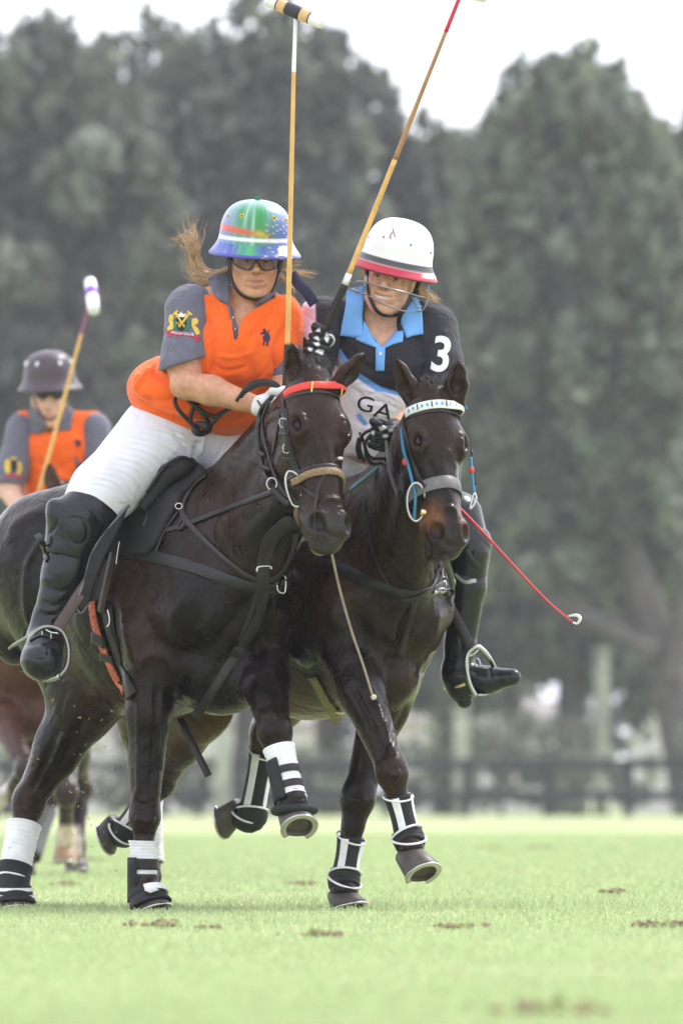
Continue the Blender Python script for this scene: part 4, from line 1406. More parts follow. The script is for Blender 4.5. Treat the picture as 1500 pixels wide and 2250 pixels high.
# gloves and hands
malA_grip = P(616, 886, -105)
malA_axis = unit(P(648, 60, -120) - P(632, 750, -112))
Sg = SDF(P(540, 950, -180) - .03, P(680, 810, -40) + .05, 0.0038)
Sg.cone(P(570, 892, -74), P(582, 890, -82), .036, .036, .01)
grip(Sg, P(580, 890, -80), malA_grip, malA_axis, .017, 1.05)
vg, fg = Sg.mesh(); mesh_obj('glove', vg, fg, M['glovewhite'], RA)
Sg = SDF(P(590, 960, -190) - .04, P(700, 850, -40) + .06, 0.0045)
grip(Sg, P(628, 905, -60), P(640, 910, -115), np.array((.9, .1, .3)), .014, 1.0)
vg, fg = Sg.mesh(); mesh_obj('glove', vg, fg, M['glovewhite'], RA)
tube('glove_cuff', [P(566, 880, -100) , P(573, 893, -108), P(574, 908, -95)], .004, M['plastic'], RA, 6)

# boots
def boot(parent, lst, guard, folds=(), vox=.0052, name='riding_boot'):
    o, mm = cloth(name, lst, M['boot'], parent, vox, 0, k=.025, lines=folds, noise=.0012, nscale=30)
    g = None
    if guard:
        g, gm = cloth('knee_guard', guard[0], M['boot'], parent, vox, 0, k=.02, cuts=guard[1], lines=guard[2], noise=.0008)
        return o, mm, g, gm
    return o, mm, None, None
bootA = [('c', (168, 1165, 58), (142, 1260, 50), 56, 50), ('c', (142, 1260, 50), (106, 1362, 45), 48, 34), ('c', (106, 1362, 45), (98, 1402, 42), 33, 37),
         ('c', (98, 1402, 42), (95, 1430, -20), 38, 42), ('e', (91, 1452, -45), (46, 45, 58)), ('c', (110, 1415, 80), (104, 1440, 60), 30, 28)]
guardA = ([('e', (168, 1152, 50), (64, 68, 58), 0), ('c', (222, 1098, 85), (200, 1120, 70), 60, 64), ('c', (168, 1150, 50), (150, 1205, 48), 60, 55), ('e', (130, 1135, 30), (26, 42, 34), -25), ('e', (168, 1165, 8), (28, 31, 20))],
          [(P(240, 1080, 95), unit(P(240, 1070, 100) - P(180, 1138, 62))), (P(152, 1228, 50), unit(P(140, 1265, 50) - P(168, 1165, 58)))],
          [([(143, 1145), (145, 1170), (165, 1195), (188, 1188), (192, 1160), (178, 1140), (152, 1138), (143, 1145)], 3.5, -5), ([(125, 1112), (128, 1140), (120, 1160), (106, 1175)], 3, -6),
           ([(170, 1105), (205, 1125), (230, 1165)], 3.5, -5), ([(100, 1195), (130, 1225), (165, 1235)], 3, 4)])
bA, bAm, gA, gAm = boot(RA, bootA, guardA, [([(95, 1290), (130, 1300), (160, 1290)], 6, -4), ([(88, 1320), (115, 1332), (140, 1325)], 6, -5), ([(82, 1345), (105, 1352), (125, 1350)], 5, -5), ([(85, 1335), (110, 1342), (130, 1338)], 5, 4),
                                              ([(90, 1270), (120, 1275)], 7, 3), ([(60, 1420), (90, 1412), (120, 1418)], 4, -4), ([(72, 1425), (72, 1445), (90, 1450), (104, 1444), (106, 1420)], 3, -3)])
treeBootA = bvh(bAm, gAm)
strap('knee_strap', [(82, 1176, 20), (92, 1190), (98, 1210), (105, 1232)], 14, M['leather'], gA or RA, treeBootA, .004, .002)
sp = tube('spur', [P(62, 1400, 20), P(48, 1408, 35), P(30, 1418, 60), P(20, 1426, 75)], [.008, .007, .006, .005], M['steeldull'], bA, 8)
strap('spur_strap', [(66, 1408), (90, 1396), (120, 1402), (138, 1412)], 13, M['leather'], bA, treeBootA, .004, .002)
for yx in ((93, 1397), (110, 1402)):
    h_ = cast(treeBootA, *yx)
    tube('buckle', [h_[0] + h_[1] * .008 + np.array((0, 0, .009)), h_[0] + h_[1] * .008 - np.array((0, 0, .009))], .0022, M['steel'], bA, 6)
bootAl = [('c', (680, 1150, 165), (690, 1260, 190), 54, 48), ('c', (690, 1260, 190), (678, 1375, 200), 46, 32), ('c', (678, 1375, 200), (676, 1410, 170), 34, 38), ('e', (682, 1432, 130), (44, 40, 62))]
bAl, bAlm, _, _ = boot(RA, bootAl, None)
# ================================================================= rider in navy and pink
RB = thing('person', 'person in dark shirt numbered 3 and white helmet with red brim, on bay horse', 'person', P(740, 1010, 320))
HBF = Pose(P(856, 611, 92), yaw=-8, pitch=4, roll=12)
torsoB = [('e', (848, 770, 150), (122, 92, 92), 3), ('e', (838, 860, 170), (108, 95, 92), 6), ('e', (815, 945, 205), (100, 82, 92), 10),
          ('e', (800, 800, 90), (52, 48, 40)), ('e', (885, 805, 85), (52, 48, 40)),
          ('c', (722, 704, 140), (948, 714, 128), 46, 45), ('c', (790, 672, 135), (905, 678, 130), 32, 32)]
armB_r = [('c', (708, 708, 130), (672, 850, 70), 54, 40), ('c', (672, 850, 70), (690, 800, 30), 34, 26)]
armB_l = [('c', (952, 720, 128), (968, 800, 100), 50, 43), ('c', (968, 800, 100), (970, 868, 60), 42, 36), ('c', (970, 868, 60), (868, 945, -55), 36, 24)]
hipB = [('e', (760, 1015, 305), (120, 75, 105), 10)]
legB_l = [('c', (800, 1025, 340), (1000, 1165, 255), 88, 54), ('c', (1000, 1165, 255), (1022, 1195, 240), 50, 40)]
legB_r = [('c', (705, 1020, 300), (615, 1185, 150), 92, 58)]
neckB_ = [('c', (845, 715, 140), (852, 650, 105), 42, 38)]
lstB = torsoB + armB_r + armB_l + hipB + legB_l + legB_r + neckB_
lo_, hi_ = bounds(lstB)
hi_[2] = HBF(0, 0, .15)[2] + .02
S_ = SDF(lo_ - .02, hi_ + .02, 0.0042)
prims(S_, torsoB + hipB + legB_l + legB_r, -0.016, 0.05)
prims(S_, armB_r + armB_l, -0.002, 0.02)
prims(S_, neckB_, 0, 0.02)
face(S_, HBF, smile=1.0)
vB, fB = S_.mesh(); del S_
def skB(V):
    c = face_colour(V, HBF, (0.60, 0.34, 0.235))
    q = (V - HBF.o) @ HBF.ax.T
    tee = np.exp(-((q[:, 0] / .021) ** 4 + ((q[:, 2] + .0665) / .0048) ** 2)) * (q[:, 1] > .07)
    return mixc(c, (0.7, 0.66, 0.6), np.clip(tee * 1.1, 0, .9))
skinB = mesh_obj('body', vB, fB, M['skin'], RB, True, skB(vB))
eyes(RB, HBF)
VneckB = [(800, 650), (800, 690), (818, 730), (840, 762), (862, 735), (884, 700), (884, 650), (840, 640)]
LOW = [(690, 800), (715, 765), (731, 757), (748, 780), (763, 804), (782, 825), (827, 854), (872, 865), (905, 880), (905, 1040), (690, 1040)]
BLUEEDGE = [(728, 752), (737, 752), (768, 796), (792, 822), (836, 850), (874, 861), (905, 874), (905, 882), (872, 868), (825, 859), (780, 829), (760, 808)]
def jerB_col(V):
    c = np.tile(np.array((0.024, 0.023, 0.030)), (len(V), 1))
    front = (V[:, 1] < .32).astype(float)
    c = mixc(c, (0.86, 0.80, 0.88), inpoly(V, LOW, 3) * front)
    c = mixc(c, (0.66, 0.44, 0.54), inpoly(V, [(700, 770), (735, 757), (765, 810), (752, 835), (700, 850)], 14) * front * .8)
    c = mixc(c, (0.16, 0.36, 0.80), inpoly(V, BLUEEDGE, 3) * front)
    c = mixc(c, (0.16, 0.36, 0.80), inpoly(V, [(780, 912), (790, 908), (808, 930), (800, 936)], 3) * front)
    c = mixc(c, (0.018, 0.018, 0.025), inpoly(V, [(720, 795), (726, 788), (729, 797), (724, 803)], 2) * front)
    c = mixc(c, (0.018, 0.018, 0.025), inpoly(V, [(700, 806), (708, 800), (710, 812), (700, 815)], 2) * front)
    return c
foldsB = [([(770, 760), (800, 800), (860, 830)], 8, -5), ([(925, 700), (915, 760), (900, 840)], 8, -6), ([(790, 855), (850, 865), (890, 890)], 5, 4), ([(785, 875), (840, 885), (885, 905)], 5, -4),
          ([(800, 905), (850, 915), (890, 920)], 5, 4), ([(760, 800), (800, 840), (880, 850)], 7, -4), ([(735, 700), (760, 740), (790, 770)], 8, 4), ([(870, 800), (900, 830)], 8, -5), ([(790, 940), (850, 950)], 6, 4)]
jerB, jmB = cloth('shirt', torsoB + [('c', (845, 700, 135), (848, 672, 120), 52, 44)], M['jersey'], RB, 0.0042, 0.004, k=.045,
                  cuts=[(P(850, 662, 120), np.array((0, 0, 1.0))), (P(800, 1005, 200), np.array((-.1, 0, -1.0)))], polys=[(VneckB, -200, 118)], lines=foldsB, colour=jerB_col, noise=.002)
def slB_col(V):
    c = np.tile(np.array((0.030, 0.030, 0.038)), (len(V), 1))
    c = mixc(c, (0.68, 0.50, 0.62), inpoly(V, [(640, 720), (680, 640), (692, 655), (694, 720), (680, 762), (672, 742), (655, 735)], 3))
    return mixc(c, (0.35, 0.55, 0.85), inpoly(V, [(900, 856), (1010, 850), (1010, 880), (900, 880)], 3))
slBl, smBl = cloth('sleeve', armB_l[:2], M['jersey'], RB, 0.0045, 0.008, cuts=[(P(970, 866, 60), np.array((.05, -.2, -1.0)))], colour=slB_col,
                   lines=[([(945, 720), (935, 790), (940, 840)], 7, -4), ([(975, 720), (985, 770)], 7, 3), ([(925, 845), (980, 838)], 4, -3)])
slBr, smBr = cloth('sleeve', armB_r[:1], M['jersey'], RB, 0.0045, 0.008, cuts=[(P(675, 842, 75), np.array((-.2, 0, -1.0)))], colour=slB_col,
                   lines=[([(690, 700), (680, 780)], 8, -4)])
brB, bmB = cloth('breeches', hipB + legB_l + legB_r, M['breeches'], RB, 0.006, 0.003, k=.05)
treeRB = bvh((vB, fB), jmB, smBl, smBr)
headtreeB = bvh((vB, fB))
patch('collar', [(746, 737), (757, 690), (766, 644), (786, 634), (806, 628), (799, 660), (797, 692), (798, 720), (797, 742), (780, 744)], M['bluecloth'], RB, treeRB, .005, .007, 5, it=3)
patch('collar', [(931, 734), (928, 700), (922, 672), (908, 652), (898, 668), (886, 692), (878, 706), (884, 722), (892, 744), (906, 738)], M['bluecloth'], RB, treeRB, .005, .007, 5, it=3)
pkB = patch('placket', [(782, 747), (797, 728), (800, 705), (812, 728), (826, 748), (840, 763), (858, 742), (872, 722), (878, 708), (886, 735), (884, 751), (862, 757), (846, 765), (844, 814), (825, 813), (825, 764), (806, 757)], M['bluecloth'], RB, treeRB, .003, .003, 5, it=1)
h_ = cast(treeRB, 835, 778)
ball('button', h_[0] + h_[1] * .007, (0.006, 0.003, 0.006), M['white'], pkB, n=6)
# printed marks
text_patch('number', '3', 969, 778, 80, 8, M['white'], slBl, treeRB, True, width=.85)
text_patch('shirt_letter', 'G', 803, 887, 34, 14, M['black'], jerB, treeRB, width=1.15)
text_patch('shirt_letter', 'A', 843, 903, 34, 18, M['black'], jerB, treeRB, width=1.25)
# helmet: white shell, charcoal band, red brim
def paintB(q):
    c = np.tile(np.array((0.74, 0.74, 0.76)), (len(q), 1))
    z, x, f = q[:, 2], q[:, 0], q[:, 1]
    c = mixc(c, (0.05, 0.05, 0.06), np.clip(1 - np.abs(z - .026) / .012, 0, .25) * 4)
    rim = np.clip((.0155 - z) / .003, 0, 1)
    c = mixc(c, (0.42, 0.016, 0.045), rim)
    c = mixc(c, (0.75, 0.75, 0.78), rim * np.clip((x - .10) / .02, 0, 1) * np.clip((z + .002) / .003, 0, 1) * .9)  # white gleam painted over the red at the brim's right end
    c = mixc(c, (0.12, 0.02, 0.03), (z < -.012) * 1.0)
    seam = np.exp(-((x - .012) / .0012) ** 2) * (f > 0) * (z > .05)
    return mixc(c, (0.45, 0.45, 0.47), seam * .7)
HMB = Pose(P(867, 590, 96), yaw=-6, pitch=7, roll=13.5)
hB = helmet(RB, HMB, [(r * .97, z) for r, z in HPROF], 1.0, 1.10, M['helmetfelt'], paintB, n=160)
for ex_, z_ in ((-.052, .105), (.045, .10), (-.108, .09), (.112, .085)):
    rr_ = np.interp(z_, [p[1] for p in HPROF[5:]], [p[0] * .97 for p in HPROF[5:]])
    fy_ = math.sqrt(max(rr_ ** 2 - ex_ ** 2, 0)) * 1.10
    pos_ = HMB(ex_, fy_ + .0005, z_); nn_ = unit(HMB.x * ex_ + HMB.f * fy_ + HMB.u * .03)
    t_ = np.linspace(0, 6.283, 13)[:-1]
    a1_ = unit(np.cross(nn_, HMB.u)); a2_ = np.cross(nn_, a1_)
    tube('vent_eyelet', [pos_ + (a1_ * math.cos(t) + a2_ * math.sin(t)) * .0068 for t in t_], .0018, M['mallet_white'], hB, 6, 2, True)
    ball('vent_hole', pos_, .003, M['black'], hB, n=6)
hz_ = bvh((np.array([v.co[:] for v in hB.data.vertices]), np.array([p.vertices[:] for p in hB.data.polygons])))
tube('helmet_button', [HMB(0, 0, .168), HMB(0, 0, .176)], .010, M['mallet_white'], hB, 8)
strap('helmet_emblem', [(862, 499), (864, 508), (868, 520)], 1.8, M['redprint'], hB, hz_, .001, .001, 4, 0)
strap('helmet_emblem', [(864, 508), (858, 516), (856, 522), (860, 524)], 1.5, M['black'], hB, hz_, .001, .001, 4, 0)
# face cage
wire = lambda nm, pts, r=.0028: tube(nm, [P(*p) for p in pts], r, M['cage'], cage, 6, 8)
M['cage'] = mat('cage_steel', (0.25, 0.25, 0.26), rough=0.3, metal=1.0)
cage = tube('face_cage', [P(x, y, d) for x, y, d in [(778, 622, 60), (790, 617, 25), (812, 622, -12), (850, 632, -30), (890, 642, -15), (918, 650, 25), (934, 655, 60)]], .0030, M['cage'], hB, 6, 8)
wire('face_cage_bar', [(771, 634, 60), (790, 640, 20), (812, 651, -14), (845, 668, -30), (878, 681, -14), (904, 684, 25), (925, 682, 60)])
wire('face_cage_bar', [(780, 578, 50), (776, 600, 58), (768, 622, 62), (771, 636, 62), (786, 644, 40)], .003)
wire('face_cage_bar', [(778, 622, 60), (770, 620, 62)])
wire('face_cage_bar', [(942, 622, 62), (940, 650, 62), (934, 672, 60), (924, 683, 58), (908, 684, 40)], .003)
wire('face_cage_bar', [(905, 652, 20), (914, 672, 35), (926, 674, 55)])
strap('chin_strap', [(806, 590), (808, 610), (810, 640), (820, 668), (832, 685), (850, 692), (870, 690), (884, 680), (902, 655), (914, 635), (922, 615)], 9, M['plastic'], RB, headtreeB, .004, .002, 8, 5)
strap('chin_strap', [(905, 645, 40), (895, 668, 35), (880, 690, 40), (876, 715, 60), (884, 740, 70)], 10, M['plastic'], RB, None, .004, .002, 8, 2)
patch('side_pad', [(898, 652), (912, 640), (918, 655), (906, 672), (892, 684), (882, 688), (886, 672)], M['plastic'], hB, headtreeB, .012, .004, 4, it=2)
# hair
strands('hair', [[P(806, 590, 110), P(800, 600, 120), P(793, 612, 120)], [P(806, 596, 110), P(796, 592, 120), P(790, 600, 118)]], M['hairblond'], RB, 24, 0.006, 0.0012, 8, .004)
strands('hair', [[P(915, 625, 130), P(935, 640, 140), P(952, 655, 140), P(968, 668, 135)], [P(915, 635, 130), P(938, 655, 140), P(955, 668, 138)]], M['hairblond'], RB, 34, 0.007, 0.0012, 9, .004)
# gloves: black with white pads
def glove_col(seed):
    def f(V):
        c = np.tile(np.array((0.012, 0.012, 0.014)), (len(V), 1))
        r = np.random.default_rng(seed)
        x, y = PX(V)
        return c, x, y
    return f
malB_grip = P(698, 752, -5)
malB_axis = unit(P(1005, 0, -40) - P(752, 640, 0))
Sg = SDF(P(640, 840, -80) - .03, P(760, 690, 60) + .05, 0.0036)
Sg.cone(P(690, 803, 32), P(692, 785, 22), .038, .034, .01)
grip(Sg, P(692, 790, 24), malB_grip, malB_axis, .018, 1.12)
vg, fg = Sg.mesh()
cg = np.tile(np.array((0.012, 0.012, 0.014)), (len(vg), 1))
for pl in ([(692, 728), (702, 720), (704, 729)], [(688, 742), (697, 738), (702, 746), (700, 749)], [(688, 753), (700, 751), (703, 758), (695, 760)], [(676, 763), (688, 764), (684, 771), (678, 770)],
           [(692, 772), (698, 766), (712, 770), (708, 780)], [(712, 742), (718, 730), (724, 742), (718, 753)], [(663, 760), (668, 758), (668, 768), (664, 768)], [(726, 736), (733, 738), (730, 746)]):
    cg = mixc(cg, (0.75, 0.75, 0.80), inpoly(vg, pl, 2.5))
mesh_obj('glove', vg, fg, M['glove'], RB, True, cg)
Sg = SDF(P(780, 1030, -170) - .03, P(900, 890, -20) + .05, 0.0038)
Sg.cone(P(872, 943, -50), P(862, 945, -62), .038, .036, .01)
grip(Sg, P(862, 946, -60), P(835, 958, -95), np.array((.2, -.3, .9)), .02, 1.12)
vg, fg = Sg.mesh()
cg = np.tile(np.array((0.012, 0.012, 0.014)), (len(vg), 1))
for pl in ([(831, 938), (842, 934), (850, 940), (836, 948)], [(852, 944), (862, 941), (868, 947), (856, 950)], [(785, 948), (790, 948), (790, 958), (784, 958)], [(812, 950), (822, 946), (822, 956), (814, 960)], [(840, 956), (850, 954), (852, 960), (842, 963)]):
    cg = mixc(cg, (0.75, 0.75, 0.80), inpoly(vg, pl, 2.5))
mesh_obj('glove', vg, fg, M['glove'], RB, True, cg)
# left boot in the stirrup
bootB = [('c', (1030, 1195, 235), (1024, 1290, 235), 50, 42), ('c', (1024, 1290, 235), (1010, 1420, 238), 42, 33), ('c', (1010, 1420, 238), (1005, 1475, 238), 33, 34),
         ('c', (1005, 1475, 238), (1012, 1515, 236), 34, 30), ('c', (1010, 1490, 236), (1070, 1495, 215), 36, 30), ('c', (1070, 1495, 215), (1126, 1488, 190), 30, 18)]
def heelB(S):
    S.cone(P(1008, 1520, 236), P(1020, 1540, 234), R(22), R(18), .006)
guardB = ([('e', (1030, 1215, 225), (40, 58, 46), -8), ('c', (1000, 1140, 252), (1030, 1200, 232), 62, 46), ('c', (1030, 1215, 228), (1026, 1290, 232), 42, 40)],
          [(P(1025, 1318, 232), np.array((.1, 0, -1.0)))], [([(995, 1255), (1020, 1275), (1042, 1278)], 4, 6), ([(1045, 1190), (1035, 1225), (1050, 1245)], 4, -4)])
bB, bBm = cloth('riding_boot', bootB, M['boot'], RB, .0046, 0, k=.02, noise=.001, nscale=30, extra=heelB,
                lines=[([(985, 1440), (1010, 1450), (1030, 1440)], 6, -4), ([(985, 1465), (1005, 1470), (1030, 1462)], 5, -4), ([(1060, 1462), (1075, 1470), (1078, 1500)], 3, -3)])
gB, gBm = cloth('knee_guard', guardB[0], M['boot'], RB, .0046, 0, k=.02, cuts=guardB[1], lines=guardB[2], noise=.0008)
treeBootB = bvh(bBm, gBm)
strap('knee_strap', [(1022, 1208), (1036, 1230), (1052, 1248)], 13, M['leather'], gB, treeBootB, .005, .002)
strap('knee_strap', [(1000, 1262), (1020, 1278), (1044, 1276)], 9, M['steelworn'], gB, treeBootB, .003, .002) if 'steelworn' in M else None
tube('spur', [P(1022, 1503, 200), P(1005, 1508, 205), P(988, 1512, 222), P(976, 1513, 240)], [.008, .007, .007, .005], M['brass'], bB, 8)
strap('spur_strap', [(986, 1490), (1005, 1478), (1030, 1482), (1048, 1492)], 9, M['leather'], bB, treeBootB, .004, .002)
h_ = cast(treeBootB, 1047, 1455)
tube('buckle', [P(1041, 1449, 190), P(1050, 1448, 188), P(1055, 1462, 188), P(1046, 1464, 190)], .0028, M['steel'], bB, 6, 4, True)
bootBr = [('c', (610, 1180, 160), (600, 1290, 190), 52, 46), ('c', (600, 1290, 190), (585, 1400, 200), 44, 32), ('c', (585, 1400, 200), (590, 1450, 130), 36, 34)]
cloth('riding_boot', bootBr, M['boot'], RB, .007, 0, k=.02)
# ------------------------------------------------------------------ mallets and whips
def shaft(name, a, b, r0, r1, m, parent, nodes=0, n=10):
    a, b = np.asarray(a), np.asarray(b)
    path = np.array([lerp(a, b, t) for t in np.linspace(0, 1, 60)])
    sc = np.linspace(r0, r1, 60)
    for i in range(nodes):
        t = (i + .6 + .2 * math.sin(i * 3.1)) / nodes
        sc += 0.0009 * np.exp(-((np.linspace(0, 1, 60) - t) / .008) ** 2)
    V, F = sweep(path, circ(1.0, n), scale=sc)
    return mesh_obj(name, V, F, m, parent)

def mallet_head(parent, c, axis, L, r, bands, up):
    """bands: (from, to, material) along -1..1"""
    axis = unit(axis)
    first = None
    for t0, t1, m in bands:
        pts, sc = [], []
        for t in np.linspace(t0, t1, 8):
            pts.append(c + axis * t * L / 2)
            rr = r * (1.0 - 0.10 * t * t)
            sc.append(rr)
        V, F = sweep(np.array(pts), circ(1.0, 20), up, scale=sc)
        o = mesh_obj('mallet_head' if first is None else 'head_band', V, F, m, first or parent)
        first = first or o
    return first

mA = thing('mallet', 'upright polo mallet with white-tipped head, held by the rider in the painted helmet', 'mallet', malA_grip)
ptA = lambda y: P(np.interp(y, [40, 160, 480, 750, 890], [649, 645, 640, 632, 625]), y, np.interp(y, [40, 890], [-118, -105]))
shaft('shaft', ptA(760), ptA(158), .0098, .0070, M['cane'], mA, 6)
shaft('shaft_wrap', ptA(158), ptA(36), .0078, .0062, M['mallet_white'], mA)
shaft('grip', ptA(925), ptA(757), .015, .012, M['leather'], mA)
mallet_head(mA, P(648, 24, -120), P(714, 50, -145) - P(580, -6, -95), .225, .0235,
            [(-1, -.62, M['mallet_white']), (-.62, -.58, M['mallet_black']), (-.58, -.30, M['mallet_wood']), (-.30, .22, M['mallet_black']), (.22, .52, M['mallet_wood']), (.52, .56, M['mallet_black']), (.56, 1.0, M['mallet_white'])], (0, -1, .3))

mB = thing('mallet', 'slanting polo mallet with red-wrapped tip, held by the rider numbered 3', 'mallet', malB_grip)
qB = lambda t: P(np.interp(t, [0, .25, .6, 1], [704, 757, 880, 1012]), np.interp(t, [0, .25, .6, 1], [745, 625, 318, -14]), np.interp(t, [0, 1], [-8, -45]))
bsp = spline([qB(t) for t in (0, .12, .25, .42, .6, .8, 1)], 10)
def seg_shaft(name, i0, i1, r0, r1, m, par):
    V, F = sweep(bsp[i0:i1 + 1], circ(1.0, 10), scale=np.linspace(r0, r1, i1 + 1 - i0))
    return mesh_obj(name, V, F, m, par)
seg_shaft('shaft', 22, 38, .0100, .0090, M['cane'], mB)
seg_shaft('shaft', 38, 55, .0090, .0072, M['cane_dark'], mB)
seg_shaft('shaft_wrap', 55, 60, .0080, .0072, M['red'], mB)
seg_shaft('shaft_wrap', 20, 22, .0125, .0115, M['mallet_white'], mB)
seg_shaft('grip', 0, 20, .0165, .0135, M['leather'], mB)
mallet_head(mB, P(1016, -22, -48), np.array((.6, -.7, -.25)), .225, .0235, [(-1, -.4, M['mallet_white']), (-.4, .4, M['mallet_wood']), (.4, 1, M['mallet_white'])], (0, 0, 1))
tube('wrist_loop', [P(705, 742, -8), P(724, 735, -25), P(734, 745, -20), P(728, 758, -10), P(712, 762, -8)], .0035, M['mallet_white'], mB, 6)

w1 = thing('riding_whip', 'thin tan whip with knotted end hanging below the black horse\'s mouth', 'whip', P(770, 1350, -240))
tube('whip_shaft', [P(700, 1080, -180), P(724, 1195, -230), P(745, 1290, -240), P(770, 1380, -245), P(797, 1460, -250), P(818, 1528, -255)], [.0055, .005, .0045, .004, .004, .004], M['tan'] if 'tan' in M else M['cane'], w1, 8)
ball('knot', P(821, 1532, -255), (.010, .008, .010), M['cord'] if 'cord' in M else M['cane'], w1, n=8)
tube('popper', [P(821, 1534, -255), P(832, 1542, -255), P(842, 1562, -255), P(844, 1580, -252), P(838, 1584, -250)], .0022, M['strap'], w1, 6)
w2 = thing('riding_whip', 'red whip with pale loop at its tip, out beside the bay horse\'s nose', 'whip', P(1120, 1230, -120))
tube('whip_shaft', [P(880, 960, -80), P(960, 1065, -110), P(1040, 1148, -125), P(1105, 1218, -130), P(1160, 1278, -130), P(1210, 1328, -130), P(1258, 1368, -130)], [.006, .0055, .005, .0045, .004, .0035, .003], M['redgloss'], w2, 8)
tube('popper', [P(1248, 1354, -130), P(1266, 1352, -135), P(1274, 1359, -135), P(1268, 1370, -132), P(1258, 1368, -130)], [.003, .006, .007, .004, .003], M['mallet_white'], w2, 6, 6)
# ------------------------------------------------------------------ tack of the black horse
M['redband'] = mat('red_browband', (0.62, 0.035, 0.02), rough=0.5, var=.06, vscale=40, bump=.15, bscale=300)
M['limethread'] = mat('yellow_thread', (0.62, 0.55, 0.08), rough=0.6)
M['braid'] = mat('braided_rawhide', (0.20, 0.125, 0.065), rough=0.65, bump=0.9, bscale=110, var=0.45, vscale=110, detail=1)
M['fleece'] = mat('fleece_pad', (0.6, 0.56, 0.5), rough=0.95, bump=.6, bscale=120)
M['cordbrown'] = mat('brown_cord', (0.10, 0.055, 0.03), rough=0.8, bump=.6, bscale=150, var=.3, vscale=60)
M['coral'] = mat('coral_webbing', (0.52, 0.13, 0.08), rough=0.75, var=.45, vscale=90, detail=1)
M['goldweb'] = mat('gold_webbing', (0.20, 0.16, 0.07), rough=0.75, var=.4, vscale=90)
M['bluecord'] = mat('blue_cord', (0.03, 0.17, 0.30), rough=0.6)
M['paleblue'] = mat('pale_blue_web', (0.22, 0.42, 0.62), rough=0.6)
M['greyrein'] = mat('grey_rein', (0.13, 0.125, 0.13), rough=0.5, var=.2, vscale=40)
M['pattern'] = mat('pale_browband', (0.72, 0.74, 0.70), rough=0.5)
M['patblue'] = mat('browband_blue', (0.08, 0.33, 0.55), rough=0.5)

brA_ = thing('bridle', 'black leather bridle with red browband and tan braided noseband on the black horse', 'bridle', HA(.2, 0, 0))
T = treeA
bb = ring_strap('browband', HA(.050, 0, -.045), HA.w, HA.v, .22, .027, M['redband'], brA_, T, .006, .004, 40, -1.75, 1.75, 8)
ring_strap('browband_lining', HA(.074, 0, -.045), HA.w, HA.v, .22, .014, M['strap'], bb, T, .004, .001, 40, -1.75, 1.75, 8)
for x0 in (686, 748):
    strap('stripe', [(x0, 843 + (x0 - 686) * .12), (x0 - 2, 865 + (x0 - 686) * .1)], 3.5, M['limethread'], bb, T, .002, .0105, 4, 0)
strap('crownpiece', [(668, 836), (645, 846), (630, 862), (624, 872)], 16, M['strap'], brA_, T, .004, .003)
strap('cheekpiece', [(624, 868), (624, 905), (629, 950), (637, 1000), (650, 1035), (660, 1050)], 11, M['strap'], brA_, T, .005, .004, 10, 6)
strap('cheekpiece', [(628, 900), (634, 960), (646, 1010), (664, 1046)], 8, M['strap'], brA_, T, .004, .002, 10, 6)
for yy in (930, 985):
    h = cast(T, 626 + (yy - 930) * .12, yy)
    c = h[0] + h[1] * .009
    tube('buckle', [c + np.array((-.009, 0, .012)), c + np.array((.009, 0, .012)), c + np.array((.009, 0, -.012)), c + np.array((-.009, 0, -.012))], .0022, M['steel'], brA_, 6, 3, True)
    strap('keeper', [(618 + (yy - 930) * .12, yy + 22), (636 + (yy - 930) * .12, yy + 24)], 7, M['strap'], brA_, T, .004, .007, 4, 0)
strap('throatlatch', [(622, 878), (612, 930), (602, 985), (598, 1000)], 8, M['strap'], brA_, T, .004, .001, 8, 4)
nb = ring_strap('noseband', HA(.365, 0, -.07), HA.w, HA.v, .25, .027, M['braid'], brA_, T, .010, .001, 64, -1.9, 1.9, 8, False)
ring_strap('noseband_strap', HA(.342, 0, -.07), HA.w, HA.v, .25, .013, M['strap'], brA_, T, .004, .001, 64, it=8)
for x0, y0 in ((743, 1008), (763, 1014), (752, 1036), (768, 1038)):
    h = cast(T, x0, y0)
    if h: ball('fleece_tuft', h[0] + h[1] * .006, (.012, .006, .006), M['fleece'], nb, n=6)
def at_head(x, y, lift=.012):
    h = cast(T, x, y)
    return h[0] + h[1] * lift if h else P(x, y, -360)
ring_pts = [(628, 1048), (634, 1036), (646, 1038), (658, 1050), (664, 1066), (662, 1090), (658, 1112), (644, 1110), (634, 1090), (628, 1066)]
ds = np.mean([at_head(x, y)[1] for x, y in ring_pts]) * SC
br = tube('bit_ring', [P(x, y, ds - 8) for x, y in ring_pts], .0044, M['steel'], brA_, 8, 5, True)
tube('bit_bar', [P(662, 1092, ds - 6), P(672, 1098, ds - 6), P(684, 1100, ds - 2)], .008, M['brass'], brA_, 8)
strap('curb_strap', [(664, 1070), (690, 1090), (700, 1098)], 6, M['strap'], brA_, T, .004, .001)
tube('rein', [at_head(597, 872), at_head(580, 905), at_head(573, 945), at_head(580, 1000), at_head(592, 1045), P(597, 1058, ds + 30)], .0085, M['strap'], brA_, 8, 8)
tube('rein', [at_head(592, 880), at_head(584, 930), at_head(596, 995), at_head(614, 1050), P(632, 1094, ds - 4)], .006, M['strap'], brA_, 8, 8)
tube('rein_ring', [P(597 + 11 * math.cos(t), 1063 + 13 * math.sin(t), ds + 15) for t in np.linspace(0, 6.28, 11)[:-1]], .003, M['steel'], brA_, 6, 4, True)
for yy in (1000, 1032):
    tube('rein_keeper', [at_head(574 + (yy - 1000) * .3, yy - 6, .013), at_head(590 + (yy - 1000) * .3, yy - 2, .013)], .009, M['strap'], brA_, 8)
tube('rein', [P(598, 1074, ds + 8), P(615, 1092, ds), P(634, 1108, ds - 6)], .011, M['strap'], brA_, 8)
